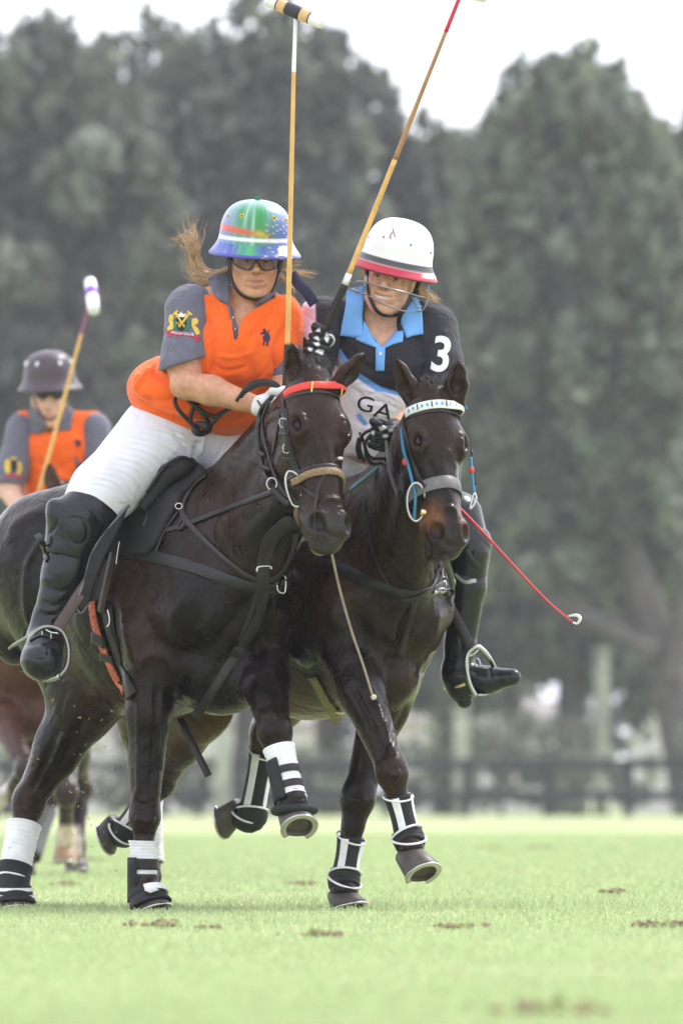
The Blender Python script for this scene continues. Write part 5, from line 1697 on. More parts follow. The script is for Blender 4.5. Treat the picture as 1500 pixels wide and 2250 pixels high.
strap('muzzle_strap', [(738, 1028), (715, 1040), (700, 1070), (694, 1110), (690, 1150), (694, 1185)], 6, M['strap'], brA_, T, .004, .001, 8, 5)
tube('curb_tassel', [P(652, 1112, ds - 4), P(655, 1132, ds - 4), P(660, 1156, ds - 4)], [.008, .015, .006], M['cordbrown'], brA_, 8)
strap('draw_rein', [(600, 1080), (560, 1096), (500, 1118), (440, 1141), (390, 1160), (345, 1168), (310, 1170)], 12, M['strap'], brA_, T, .005, .002, 8, 10)
# gathered reins in the rider's hands
cur = lambda nm, pts, r, m, par: tube(nm, [P(*p) for p in pts], r, m, par, 8, 8)
for o, r0 in ((0, .0075), (9, .006), (-9, .006)):
    cur('rein', [(528 + o, 872 - o, -100), (545, 852 + o * .6, -112), (575, 840 + o * .5, -118), (605, 846 + o * .5, -122), (622, 870 + o, -125)], r0, M['strap'], brA_)
for pts in ([(520, 892, -60), (480, 885, -10), (452, 880, 10), (425, 895, 12), (420, 930, 20), (438, 943, 25)],
            [(392, 865, 20), (384, 880, 10), (392, 900, 8), (415, 925, 18), (432, 942, 22)],
            [(395, 862, 20), (415, 880, 4), (440, 900, 2), (470, 915, 5), (490, 905, -5), (510, 895, -40)],
            [(425, 890, 8), (445, 910, 4), (462, 935, 14), (455, 950, 20), (438, 948, 20)],
            [(505, 893, -40), (480, 915, 0), (465, 932, 10), (448, 945, 18)]):
    cur('rein', pts, .0075, M['leather'], brA_)
for k in range(3):
    tube('rein_knot', [P(440 + 16 * math.cos(t + k) , 942 + (13 - 2 * k) * math.sin(t + k * 1.3), 8 + 6 * math.sin(2 * t + k * 2)) for t in np.linspace(0, 6.28, 9)[:-1]], .0075, M['leather'], brA_, 8, 5, True)

bpA = thing('breastplate', 'black leather breastplate with neck strap and martingale across the black horse\'s chest', 'breastplate', P(575, 1290, -60))
strap('chest_strap', [(262, 1214), (330, 1222), (420, 1246), (500, 1274), (560, 1290), (612, 1290), (654, 1262)], 27, M['leather'], bpA, T, .006, .001, 10, 8)
strap('neck_strap', [(455, 1046), (425, 1068), (398, 1118), (425, 1162), (480, 1215), (540, 1262), (580, 1274), (615, 1258), (640, 1210), (648, 1170)], 13, M['strap'], bpA, T, .005, .004, 10, 8)
strap('martingale', [(652, 1140), (625, 1150), (600, 1172), (586, 1205), (580, 1250), (576, 1310), (562, 1365), (535, 1410), (512, 1450), (470, 1520), (425, 1580)], 28, M['strap'], bpA, T, .006, .006, 8, 8, taper=[1.2, 1.2, 1.1, 1, .9, .8, .75, .75])
strap('martingale_lining', [(566, 1300), (548, 1360), (524, 1410)], 12, M['strap'], bpA, T, .004, .002, 8, 6)
strap('keeper', [(508, 1428), (534, 1436)], 26, M['leather'], bpA, T, .004, .008, 6, 3)
ctr = cast(T, 580, 1250)[0] + np.array((0, -.02, 0))
tube('buckle', [ctr + np.array(q) for q in ((-.024, 0, -.01), (-.018, 0, .006), (.022, 0, .008), (.024, -.002, -.002))], .004, M['steel'], bpA, 6, 5)
ctr = cast(T, 618, 1282)[0] + np.array((0, -.016, 0))
tube('buckle', [ctr + np.array(q) for q in ((.012, .004, .028), (-.012, 0, .022), (-.012, 0, -.024), (.012, .004, -.030))], .0035, M['steel'], bpA, 6, 4, True)
strap('strap_end', [(612, 1284), (632, 1274), (655, 1258)], 30, M['leather'], bpA, T, .005, .007, 8, 4)
c_ = cast(T, 396, 1117)
tube('strap_ring', [c_[0] + c_[1] * .014 + np.array((.012 * math.cos(t), 0, .010 * math.sin(t))) for t in np.linspace(0, 6.28, 9)[:-1]], .003, M['steel'], bpA, 6, 4, True)
strap('strap_knot', [(398, 1122), (402, 1140), (392, 1158), (398, 1164), (406, 1150), (400, 1128)], 6, M['strap'], bpA, T, .005, .005, 6, 1)
strap('side_strap', [(392, 1125), (365, 1165), (348, 1205), (340, 1222)], 8, M['strap'], bpA, T, .004, .004, 8, 4)
V_, F_ = sweep(spline([P(396, 1580, 120), P(410, 1612, 95), P(432, 1655, 80), P(458, 1706, 70)], 8), rect(.005, .026), (.3, -1, 0)); mesh_obj('hanging_strap', V_, F_, M['strap'], bpA)

sdA = thing('saddle', 'black saddle with coral girth billets under the rider in orange', 'saddle', P(410, 1060, 150))
Ss = SDF(BA(-1.05, -.45, 1.2) - .35, BA(-.2, .45, 1.6) + .35, .008)
Ss.cone(P(418, 1042, 150), BA(-.9, 0, 1.46), .10, .10, .05, (BA.U, .55))
Ss.cone(P(372, 1040, 120), P(455, 1040, 190), .035, .035, .03)
Ss.ell(BA(-.88, 0, 1.47), (.10, .17, .07), BA.ax, .04)
vs_, fs_ = Ss.mesh(); mesh_obj('seat', vs_, fs_, M['suede'], sdA); del Ss
sadpoly = [(397, 1010), (430, 1018), (460, 1040), (438, 1062), (406, 1092), (385, 1132), (348, 1204), (330, 1222), (280, 1222), (255, 1215), (228, 1228), (208, 1275), (195, 1325), (177, 1346), (167, 1328), (185, 1275),
           (203, 1213), (240, 1160), (280, 1108), (330, 1056), (360, 1024), (380, 1012)]
fl = patch('flap', sadpoly, M['suede'], sdA, T, .012, .012, 9, it=4)
tailp = [(282, 1112), (268, 1150), (252, 1185), (228, 1230), (208, 1277), (196, 1325), (178, 1347), (166, 1328), (184, 1275), (202, 1213), (238, 1160)]
ft = patch('flap_tail', tailp, M['suede'], fl, None, .008, 0, 7, depth=lambda x, y: np.interp(y, [1110, 1170, 1260, 1346], [48, 18, -8, -14]))
strap('flap_edge', [(360, 1026), (330, 1060), (282, 1112)], 6, M['strap'], fl, T, .009, .025, 8, 10)
tube('flap_edge', [P(x, y, np.interp(y, [1110, 1170, 1260, 1346], [46, 16, -10, -16])) for x, y in [(284, 1110), (240, 1160), (204, 1213), (186, 1275), (168, 1328), (178, 1346), (194, 1326)]], .005, M['greyrein'], fl, 8, 8)
strap('knee_roll', [(383, 1052), (362, 1085), (338, 1130), (322, 1164)], 18, M['strap'], fl, T, .010, .026, 8, 6, True)
strap('knee_roll', [(425, 1052), (395, 1072), (372, 1098), (360, 1130)], 12, M['strap'], fl, T, .008, .026, 8, 6, True)
cloth('pommel', [('c', (352, 1072, 70), (372, 1042, 66), 20, 22), ('c', (372, 1042, 66), (402, 1028, 66), 24, 24), ('c', (402, 1028, 66), (456, 1050, 95), 22, 12), ('c', (352, 1072, 70), (318, 1112, 66), 18, 15), ('c', (395, 1050, 80), (370, 1092, 75), 22, 14)], M['suede'], sdA, .005, 0, k=.02)
tube('pommel_welt', [P(x, y, d) for x, y, d in [(322, 1082, 52), (350, 1040, 44), (372, 1016, 42), (400, 1004, 46), (430, 1016, 60), (458, 1040, 84)]], .005, M['strap'], fl, 8, 8)
strap('girth_strap', [(262, 1182), (252, 1235), (240, 1290), (228, 1345)], 21, M['brown'], sdA, T, .006, .014, 8, 6)
tube('buckle', [P(262, 1190, 25), P(258, 1215, 25), P(255, 1240, 25)], .0035, M['steel'], sdA, 6)
bl = strap('billet', [(207, 1322), (212, 1365), (224, 1405), (240, 1445), (256, 1480), (277, 1518)], 21, M['coral'], sdA, T, .006, .010, 10, 6)
strap('girth', [(236, 1330), (244, 1380), (258, 1430), (275, 1485), (292, 1530)], 34, M['leather'], sdA, T, .008, .002, 10, 6)
strap('keeper', [(208, 1398), (238, 1412)], 26, M['leather'], bl, T, .003, .017, 5, 2)
strap('keeper', [(226, 1440), (256, 1446)], 18, M['leather'], bl, T, .003, .017, 5, 2)
tube('buckle', [P(236, 1340, 10), P(240, 1355, 8), P(240, 1370, 8), P(234, 1378, 8)], .004, M['steel'], sdA, 6)
tA = bvh(meshA, bAm, gAm)
strap('stirrup_leather', [(205, 1262, 8), (180, 1298, -10), (152, 1342, -20), (124, 1386, -28)], 25, M['brown'], sdA, None, .006, 0, 8, 4)
st = tube('stirrup_iron', [P(x, y, d) for x, y, d in [(68, 1468, -60), (62, 1440, -50), (62, 1418, -42), (72, 1395, -36), (92, 1380, -32), (114, 1378, -30), (136, 1388, -30), (148, 1412, -32), (151, 1440, -38), (145, 1468, -48), (130, 1486, -58)]], .0075, M['steeldull'] if 'steeldull' in M else M['steel'], sdA, 8, 6)
tube('stirrup_bar', [P(100, 1384, -31), P(112, 1390, -31), P(128, 1392, -31)], .005, M['steel'], st, 6)
tube('stirrup_tread', [P(68, 1468, -60), P(98, 1492, -48), P(130, 1486, -58)], .012, M['steel'], st, 8)

# ------------------------------------------------------------------ tack of the bay horse
T = treeB
brB_ = thing('bridle', 'dark bridle with pale blue-patterned browband and blue cord gag on the bay horse', 'bridle', HB(.2, 0, 0))
bb = ring_strap('browband', HB(.055, 0, -.045), HB.w, HB.v, .22, .031, M['pattern'], brB_, T, .006, .004, 40, -1.75, 1.75, 8)
ring_strap('browband_lining', HB(.080, 0, -.045), HB.w, HB.v, .22, .012, M['strap'], bb, T, .004, .001, 40, -1.75, 1.75, 8)
def on_band(t):
    dr = HB.w * math.cos(t) + HB.v * math.sin(t)
    h = T.ray_cast(Vector(HB(.055, 0, -.045) + dr * .22), Vector(-dr), .22)
    return (np.array(h[0]), dr) if h[0] is not None else (None, dr)
for k_ in range(15):
    p0, dr = on_band(-1.4 + k_ * .2)
    if p0 is None:
        continue
    tg = unit(np.cross(HB.a, dr)); p0 = p0 + dr * .0125
    if k_ % 3 == 2:
        q_ = [p0 - tg * .0022 - HB.a * .011, p0 + tg * .0022 - HB.a * .011, p0 + tg * .0022 + HB.a * .011, p0 - tg * .0022 + HB.a * .011]
    else:
        sg_ = 1 if k_ % 3 == 0 else -1
        q_ = [p0 - tg * .006 * sg_, p0 - HB.a * .009 + tg * .005 * sg_, p0 + tg * .005 * sg_, p0 + HB.a * .009 + tg * .005 * sg_]
    q_ = q_ + [p0 - dr * .005]
    mesh_obj('bar' if k_ % 3 == 2 else 'triangle', q_, [(0, 1, 2, 3), (0, 4, 1), (1, 4, 2), (2, 4, 3), (3, 4, 0)], M['leather'] if k_ % 3 == 2 else M['patblue'], bb, False)
strap('crownpiece', [(925, 878), (902, 895), (888, 918), (884, 932)], 16, M['strap'], brB_, T, .004, .003)
strap('cheekpiece', [(884, 925), (894, 965), (904, 1005), (918, 1045), (936, 1072)], 11, M['strap'], brB_, T, .005, .003, 10, 6)
def at_B(x, y, lift=.012):
    h = cast(T, x, y)
    return h[0] + h[1] * lift if h else P(x, y, -290)
tube('gag_cord', [at_B(886, 945, .008), at_B(893, 985), at_B(900, 1020), at_B(909, 1060), P(912, 1090, at_B(912, 1085)[1] * SC - 6), P(910, 1142, at_B(912, 1085)[1] * SC - 4)], .0058, M['bluecord'], brB_, 8, 8)
ball('cord_stop', at_B(896, 1014, .016), (.009, .009, .013), M['redband'], brB_, n=8)
ring_strap('noseband', HB(.36, 0, -.07), HB.w, HB.v, .25, .046, M['greyrein2'] if 'greyrein2' in M else M['greyrein'], brB_, T, .006, .002, 56, it=6)
db = at_B(918, 1080)[1] * SC - 6
tube('bit_ring', [P(914 + 20 * math.cos(t), 1103 + 42 * math.sin(t), db) for t in np.linspace(0, 6.28, 17)[:-1]], .0044, M['brasssteel'] if 'brasssteel' in M else M['steel'], brB_, 8, 4, True)
tube('bit_bar', [P(924, 1125, db - 4), P(936, 1127, db - 2), P(946, 1130, db + 4)], [.012, .012, .007], M['brass'], brB_, 8)
tube('curb_chain', [P(930, 1150, db), P(940, 1166, db), P(952, 1166, db)], .006, M['steel'], brB_, 6)
tube('curb_chain', [P(932, 1165, db), P(940, 1180, db), P(953, 1184, db - 4)], .005, M['steel'], brB_, 6)
tube('gag_cord', [P(1034, 1005, -270), P(1037, 1040, -282), P(1041, 1085, -295)], .0055, M['bluecord'], brB_, 8)
tube('cheekpiece', [P(1036, 990, -260), P(1041, 1035, -275), P(1045, 1065, -285)], .0045, M['strap'], brB_, 6)
ball('cord_stop', P(1036, 1033, -284), (.009, .009, .012), M['redband'], brB_, n=8)
tube('bit_ring', [P(1041, 1084, -298), P(1046, 1094, -300), P(1040, 1110, -305), P(1032, 1118, -308), P(1036, 1100, -302)], .004, M['steel'], brB_, 6, 5, True)
tube('rein', [P(847, 962, -110), P(852, 1000, -130), P(860, 1045, -160), P(876, 1090, -190), P(896, 1112, -230)], [.007, .008, .009, .009, .006], M['greyrein'], brB_, 8, 8)
V_, F_ = sweep(spline([P(770, 1084, -20), P(800, 1058, -40), P(830, 1034, -60), P(852, 1015, -75)], 6), rect(.005, .026), (0, -1, .3)); mesh_obj('rein', V_, F_, M['greyrein'], brB_)
V_, F_ = sweep(spline([P(768, 1076, -24), P(800, 1050, -44), P(830, 1026, -64), P(848, 1010, -78)], 6), rect(.006, .008), (0, -1, .3)); mesh_obj('rein_edge', V_, F_, M['paleblue'], brB_)
for pts in ([(790, 950, -90), (800, 975, -100), (806, 1005, -95), (820, 1020, -85), (846, 1014, -85)], [(846, 950, -105), (815, 955, -110), (802, 980, -112), (815, 1005, -105), (845, 1008, -95)],
            [(840, 950, -108), (815, 945, -110), (795, 958, -105), (790, 985, -95), (800, 1015, -88)], [(788, 962, -90), (784, 985, -80), (790, 1010, -78)], [(870, 950, -80), (872, 985, -90), (866, 1005, -100)],
            [(845, 965, -118), (826, 962, -120), (824, 976, -120), (834, 978, -120)]):
    cur('rein', pts, .0058, M['leather'], brB_)
strap('draw_rein', [(800, 1100), (812, 1170), (835, 1250), (870, 1300), (905, 1322)], 5, M['strap'], brB_, T, .004, .003, 8, 6)
strap('draw_rein', [(790, 1200), (775, 1215), (752, 1225), (742, 1240)], 5, M['strap'], brB_, T, .004, .003, 8, 6)

bpB = thing('breastplate', 'dark breastplate with silver fittings across the bay horse\'s chest', 'breastplate', P(900, 1300, -20))
strap('chest_strap', [(690, 1236), (750, 1252), (820, 1284), (890, 1306), (945, 1300), (992, 1286)], 27, M['leather'], bpB, T, .006, .001, 10, 8)
strap('martingale', [(912, 1318), (905, 1345), (892, 1390), (880, 1440)], 14, M['strap'], bpB, T, .005, .002, 8, 6)
strap('neck_strap', [(965, 1218), (958, 1255), (945, 1290), (910, 1312), (880, 1316)], 9, M['leather'], bpB, T, .005, .006, 8, 4)
strap('neck_strap', [(975, 1215), (985, 1250), (992, 1290), (985, 1330)], 14, M['strap'], bpB, T, .005, .006, 8, 4)
for x0, y0, w0 in ((962, 1292, .012), (980, 1288, .014), (970, 1262, .008)):
    h = cast(T, x0, y0)
    p0 = (h[0] + h[1] * .014) if h else P(x0, y0, 40)
    tube('buckle', [p0 + np.array((-w0, 0, .014)), p0 + np.array((w0, 0, .018)), p0 + np.array((w0, 0, -.012)), p0 + np.array((-w0, 0, -.016))], .004, M['steel'], bpB, 6, 4, True)
strap('plate', [(948, 1302), (964, 1296), (985, 1300)], 9, M['steel'], bpB, T, .003, .009, 6, 2)

sdB = thing('saddle', 'black saddle with gold-threaded girth under the rider numbered 3', 'saddle', P(740, 1070, 320))
Ss = SDF(BB(-1.05, -.45, 1.2) - .35, BB(-.2, .45, 1.6) + .35, .009)
Ss.cone(BB(-.42, 0, 1.47), BB(-.9, 0, 1.46), .10, .10, .05, (BB.U, .55))
Ss.ell(BB(-.88, 0, 1.47), (.10, .17, .07), BB.ax, .04)
for sg in (-1, 1):
    Ss.cone(BB(-.45, sg * .2, 1.38), BB(-.42, sg * .30, 1.02), .05, .035, .05, (BB.L, .4))
    Ss.cone(BB(-.60, sg * .2, 1.38), BB(-.58, sg * .31, 1.02), .08, .06, .05, (BB.L, .35))
vs_, fs_ = Ss.mesh(); mesh_obj('seat', vs_, fs_, M['suede'], sdB); del Ss
strap('girth', [(688, 1486), (708, 1520), (728, 1556), (742, 1580)], 26, M['goldweb'], sdB, T, .008, .004, 8, 4)
strap('girth_buckle', [(738, 1556), (750, 1558)], 10, M['brass'], sdB, T, .006, .012, 4, 1)
V_, F_ = sweep(spline([P(985, 1330, 205), P(1005, 1365, 195), P(1022, 1400, 188), P(1036, 1432, 182)], 6), rect(.005, .036), (0, -1, .1)); mesh_obj('stirrup_leather', V_, F_, M['strap'], sdB)
st = tube('stirrup_iron', [P(x, y, d) for x, y, d in [(1046, 1530, 188), (1034, 1508, 184), (1026, 1480, 180), (1024, 1455, 178), (1028, 1436, 178), (1040, 1424, 178), (1052, 1422, 180), (1066, 1434, 186), (1078, 1452, 200), (1086, 1470, 225), (1090, 1500, 250), (1086, 1520, 255)]], .0085, M['steel'], sdB, 8, 6)
V_, F_ = sweep(spline([P(1044, 1530, 188), P(1064, 1527, 220), P(1086, 1520, 255)], 6), rect(.008, .045), (0, 0, 1)); mesh_obj('stirrup_tread', V_, F_, M['steel'], st)
tube('stirrup_bar', [P(1030, 1442, 179), P(1042, 1436, 179), P(1050, 1428, 180)], .006, M['steel'], st, 6)

# ------------------------------------------------------------------ bandages and leg boots
def sleeve(name, pts, rad, m, parent, front=(0, -1, 0), a0=0, a1=360, n=28, th=.004, wob=0.0, seg=6, seed=0):
    """sleeve (or part of one, from a0 to a1 degrees round, 0 = front) wrapped about a limb"""
    path = spline(np.array(pts), seg)
    rr = spline(np.array(rad, float)[:, None], seg)[:, 0]
    Tn, U, W = frames(path, np.asarray(front, float))
    full = a1 - a0 >= 359
    t = np.radians(np.linspace(a0, a1, n, endpoint=not full))
    g = np.random.default_rng(seed)
    ph = g.uniform(0, 6.28, 4)
    Vo, Vi = [], []
    for i in range(len(path)):
        w = rr[i] * (1 + wob * (np.sin(3 * t + ph[0] + i * .7) * .5 + np.sin(5 * t + ph[1] - i * 1.1) * .4))
        if wob:
            w = w + .0016 * math.sin(i * 2.2)
        dirs = np.cos(t)[:, None] * U[i] + np.sin(t)[:, None] * W[i]
        Vo.append(path[i] + dirs * w[:, None] if np.ndim(w) else path[i] + dirs * w)
        Vi.append(path[i] + dirs * (rr[i] - th - .004))
    V = np.concatenate([np.concatenate(Vo), np.concatenate(Vi)])
    k = len(path); F = []; off = k * n
    for i in range(k - 1):
        for a in range(n if full else n - 1):
            b = (a + 1) % n
            F.append((i * n + a, i * n + b, (i + 1) * n + b, (i + 1) * n + a))
            F.append((off + i * n + a, off + (i + 1) * n + a, off + (i + 1) * n + b, off + i * n + b))
    for i in (0, k - 1):
        for a in range(n if full else n - 1):
            b = (a + 1) % n
            q = (i * n + a, off + i * n + a, off + i * n + b, i * n + b)
            F.append(q if i == 0 else q[::-1])
    if not full:
        for a in (0, n - 1):
            for i in range(k - 1):
                F.append((i * n + a, (i + 1) * n + a, off + (i + 1) * n + a, off + i * n + a))
    return mesh_obj(name, V, F, m, parent)

def bell(parent, top, bot, r0, r1, fwd, m, piping=True):
    """overreach boot: a flared rubber collar over the hoof"""
    a = np.asarray(top); b = np.asarray(bot)
    o = sleeve('bell_boot', [a, lerp(a, b, .35), b], [r0, r0 * 1.12, r1], m, parent, fwd, n=32, th=.006)
    sleeve('bell_strap', [lerp(a, b, .12), lerp(a, b, .38)], [r0 * 1.09, r0 * 1.16], M['neoprene'], o, fwd, n=32, th=.004)
    return o

def white_wrap(label, kn, fe, r, top, straps, fwd, black_from=None, group=None, bellspec=None, seed=0):
    root = thing('leg_bandage', label, 'bandage', fe, group)
    p = [lerp(kn, fe, t) for t in np.linspace(top, 1.06, 7)]
    sleeve('bandage', p, [r * 1.13, r * 1.02, r, r * .98, r * .97, r * 1.0, r * 1.05], M['bandage'], root, fwd, n=36, wob=.015, seed=seed)
    for t0, t1 in straps:
        s_ = sleeve('strap', [lerp(kn, fe, t0), lerp(kn, fe, t1)], [r * 1.08, r * 1.08], M['strap'], root, fwd, a0=-170, a1=165, n=30, th=.003)
        e0 = lerp(kn, fe, (t0 + t1) / 2)
        sleeve('strap_end', [lerp(kn, fe, t0 + .02), lerp(kn, fe, t1)], [r * 1.16, r * 1.12], M['strap'], s_, fwd, a0=50, a1=130, n=12, th=.003)
    if bellspec:
        bell(root, *bellspec)
    return root

rW = white_wrap('white bandage with two black straps on the black horse\'s planted foreleg', legsA_f[0][1], legsA_f[0][2], .049, .40, [(.68, .85), (.92, 1.10)], fwdA,
                bellspec=(P(317, 1952, 18), P(330, 1992, 4), .054, .078, fwdA, M['neoprene']), seed=1)
sleeve('side_plate', [P(314, 1885, 28), P(314, 1985, 25)], [.054, .054], M['neoprene'], rW, fwdA, a0=60, a1=150, n=14)
patch('boot_panel', [(316, 1957), (338, 1950), (350, 1956), (330, 1963)], M['trim'], rW, None, .002, 0, 5, depth=-38)
for xx in ((303, 1990), ):
    sleeve('toe_strap', [P(322, 1958, 14), P(326, 1972, 8)], [.066, .072], M['trim'], rW, fwdA, a0=-70, a1=40, n=16, th=.003)
fwL = unit((.3, -.95, 0))
rW = white_wrap('white bandage and padded black boot on the black horse\'s raised foreleg', legsA_f[1][1], legsA_f[1][2], .050, .26, [(.58, .68), (.80, .90)], fwL,
                bellspec=None, seed=2)
k0, f0 = legsA_f[1][1], legsA_f[1][2]
sleeve('tendon_boot', [lerp(k0, f0, .45), lerp(k0, f0, .75), lerp(k0, f0, 1.05)], [.058, .060, .064], M['neoprene'], rW, fwL, a0=35, a1=150, n=18, th=.008)
tor = [lerp(P(644, 1772, -255), P(650, 1790, -258), .5) + (unit(np.cross((0, 0, 1.0), fwL)) * math.cos(t) * .066 + unit(fwL + np.array((0, 0, .1))) * math.sin(t) * .072) for t in np.linspace(0, 6.28, 25)[:-1]]
tube('coronet_roll', tor, .0155, M['neoprene'], rW, 10, 3, True)
patch('logo_badge', [(640, 1744), (655, 1740), (672, 1748), (668, 1756), (650, 1754)], M['strap'], rW, None, .003, 0, 5, depth=-302)
rW = white_wrap('white bandage above a black fetlock boot on the black horse\'s hind leg at left edge', legsA_h[0][2], legsA_h[0][3], .058, .30, [], fwdA,
                bellspec=(P(28, 1945, 400), P(30, 1990, 388), .060, .082, fwdA, M['neoprene']), seed=3)
k0, f0 = legsA_h[0][2], legsA_h[0][3]
sleeve('fetlock_boot', [lerp(k0, f0, .86), lerp(k0, f0, 1.0), P(27, 1955, 398)], [.063, .061, .060], M['neoprene'], rW, fwdA, n=30)
for t0 in (.15, .5):
    q0 = lerp(P(28, 1945, 400), P(30, 1990, 388), t0)
    sleeve('boot_stripe', [q0, q0 + np.array((0, 0, -.012))], [.071 + .012 * t0, .074 + .012 * t0], M['trim'], rW, fwdA, a0=-80, a1=90, n=20, th=.003)
white_wrap('white bandage on the black horse\'s far hind leg behind its planted foreleg', legsA_h[1][2], legsA_h[1][3], .052, .3, [], fwdA, seed=4)

def sport_boot(label, kn, fe, ht, r, top, fwd, seed=0):
    """black leg boot with white side panels, white piping and a separate fetlock cup"""
    root = thing('leg_boot', label, 'leg boot', fe)
    A = lambda t: lerp(kn, fe, t)
    sh = sleeve('shell', [A(t) for t in np.linspace(top, .98, 5)], [r * 1.10, r, r * .96, r * .98, r * 1.04], M['neoprene'], root, fwd, n=32, th=.004)
    for a0, a1 in ((28, 62), (-62, -30)):
        sleeve('side_panel', [A(top + .03), A((top + 1) / 2), A(.92)], [r * 1.13, r * 1.0, r * 1.04], M['trim'], sh, fwd, a0=a0, a1=a1, n=8, th=.003)
    ax_ = unit(kn - fe); l_ = unit(np.cross(ax_, fwd)); f_ = np.cross(l_, ax_)
    def loop(c, rr, tilt, a0=0, a1=6.283):
        return [c + (f_ * math.cos(t) + l_ * math.sin(t)) * rr + ax_ * (rr * tilt * math.cos(t)) for t in np.linspace(a0, a1, 21)[:-1]]
    tube('piping', loop(A(top), r * 1.13, -.45), .0036, M['trim'], sh, 6, 2, True)
    cup = sleeve('fetlock_cup', [A(.93), A(1.06), lerp(fe, ht, .9)], [r * 1.16, r * 1.26, r * 1.14], M['neoprene'], root, fwd, n=30, th=.006)
    tube('piping', loop(A(.97), r * 1.22, .35), .0042, M['trim'], cup, 6, 2, True)
    tube('piping', loop(lerp(fe, ht, .35), r * 1.30, -.4, -2.0, 2.0), .0042, M['trim'], cup, 6, 2, False)
    return root
sport_boot('black leg boot with white panels on the bay horse\'s raised foreleg', legsB_f[0][1], legsB_f[0][2], legsB_f[0][3], .044, .40, unit((.5, -.85, 0)))
sport_boot('black leg boot with white panels on the bay horse\'s planted foreleg', legsB_f[1][1], legsB_f[1][2], legsB_f[1][3], .045, .52, unit((.35, -.93, 0)))
sport_boot('black and white leg boot on the bay horse\'s hind leg behind the planted bandaged foreleg', legsB_h[0][2], legsB_h[0][3], legsB_h[0][4], .046, .45, unit((0, -.9, -.5)))
sport_boot('black and white leg boot on the bay horse\'s hind leg beside the raised bandaged foreleg', legsB_h[1][2], legsB_h[1][3], legsB_h[1][4], .046, .22, unit((.3, -.95, 0)))
# ------------------------------------------------------------------ the third pair, farther up the field
DC = 7000.0
BC = Body(P(72, 1500, DC), (0.22, -0.975))
HC = HeadFrame(P(150, 1078, DC - 300), P(165, 1330, DC - 420), (0.2, -0.95, 0.15))
def colour_c(V):
    c = np.tile(np.array((0.060, 0.026, 0.016)), (len(V), 1))
    c = mixc(c, (0.035, 0.022, 0.022), np.clip((.75 - V[:, 2]) / .2, 0, 1))
    c = mixc(c, (0.62, 0.52, 0.45), inpoly(V, [(112, 1815), (175, 1815), (180, 1885), (108, 1885)], 14))
    c = mixc(c, (0.55, 0.5, 0.5), inpoly(V, [(-40, 1715), (16, 1715), (18, 1790), (-40, 1800)], 10))
    return c
neckC = [(BC(-.25, 0, 1.36), P(146, 1110, DC - 270), .13, .075, .62), (BC(-.14, 0, 1.2), P(146, 1180, DC - 260), .20, .125, .60), (BC(-.05, 0, 1.1), P(146, 1240, DC - 250), .15, .085, .72)]
earsC = [(P(118, 1080, DC - 300), P(108, 1015, DC - 300), np.array((-.3, -.9, 0))), (P(176, 1078, DC - 300), P(180, 1008, DC - 300), np.array((.3, -.9, 0)))]
legsC_f = [(BC(-.28, -.17, .95), P(58, 1690, DC - 250), P(8, 1750, DC - 40), P(-8, 1768, DC)), (BC(-.25, .17, .95), P(146, 1742, DC - 200), P(144, 1830, DC - 40), P(143, 1850, DC - 20))]
legsC_h = [(BC(-1.13, -.16, 1.2), P(60, 1600, DC + 450), P(112, 1745, DC + 560), P(70, 1870, DC + 420), P(58, 1890, DC + 400)), (BC(-1.13, .16, 1.2), P(150, 1600, DC + 450), P(178, 1730, DC + 640), P(170, 1860, DC + 560), P(168, 1880, DC + 545))]
hoofsC = [(P(-8, 1768, DC), P(-28, 1785, DC + 15), unit((-.3, .3, -.9))), (P(143, 1856, DC - 20), P(142, 1895, DC - 30), unit((0, -.6, -.6))),
          (P(57, 1893, DC + 395), P(52, 1915, DC + 385), np.array((.2, -.97, 0))), (P(168, 1882, DC + 543), P(168, 1912, DC + 535), np.array((.2, -.97, 0)))]
horseC, meshC = build_horse('reddish brown horse with one white sock, half hidden behind the black horse at left', BC, neckC, HC, earsC, legsC_f, legsC_h, hoofsC, .012, colour_c,
                            hoof_mats=[None, M['hoof_pale'], None, None])
treeC = bvh(meshC)
for i_, (k0, f0) in enumerate(((legsC_h[0][2], legsC_h[0][3]), )):
    rw = thing('leg_bandage', 'blurred grey leg bandage on the far brown horse', 'bandage', f0)
    sleeve('bandage', [lerp(k0, f0, t) for t in (.3, .6, 1.1)], [.056, .054, .058], M['greyrein'], rw, (.2, -.97, 0), n=20)

RC = thing('person', 'person in orange shirt and dark plum helmet, riding farther behind at left', 'person', P(110, 1190, DC + 300))
HCF = Pose(P(107, 880, DC), yaw=0, pitch=6, roll=-2)
torsoC = [('e', (128, 985, DC + 60), (84, 72, 60), 4), ('e', (125, 1055, DC + 80), (70, 75, 60), 0), ('e', (122, 1120, DC + 100), (72, 65, 60)), ('c', (60, 935, DC + 60), (196, 935, DC + 60), 34, 34), ('c', (85, 912, DC + 50), (140, 912, DC + 50), 24, 24)]
armC_r = [('c', (52, 945, DC + 50), (24, 1040, DC + 20), 36, 28), ('c', (24, 1040, DC + 20), (20, 1075, DC), 27, 25), ('c', (20, 1075, DC), (60, 1150, DC - 130), 25, 16)]
armC_l = [('c', (205, 945, DC + 50), (218, 1030, DC + 20), 36, 28), ('c', (218, 1030, DC + 20), (170, 1110, DC - 100), 25, 16)]
hipC = [('e', (115, 1185, DC + 220), (82, 52, 70))]
legC = [('c', (85, 1190, DC + 220), (0, 1300, DC + 60), 60, 42), ('c', (150, 1190, DC + 220), (225, 1300, DC + 60), 60, 42)]
lst_ = torsoC + armC_r + armC_l + hipC + legC
lo_, hi_ = bounds(lst_); hi_[2] = HCF(0, 0, .15)[2]
S_ = SDF(lo_ - .02, hi_ + .02, .0065)
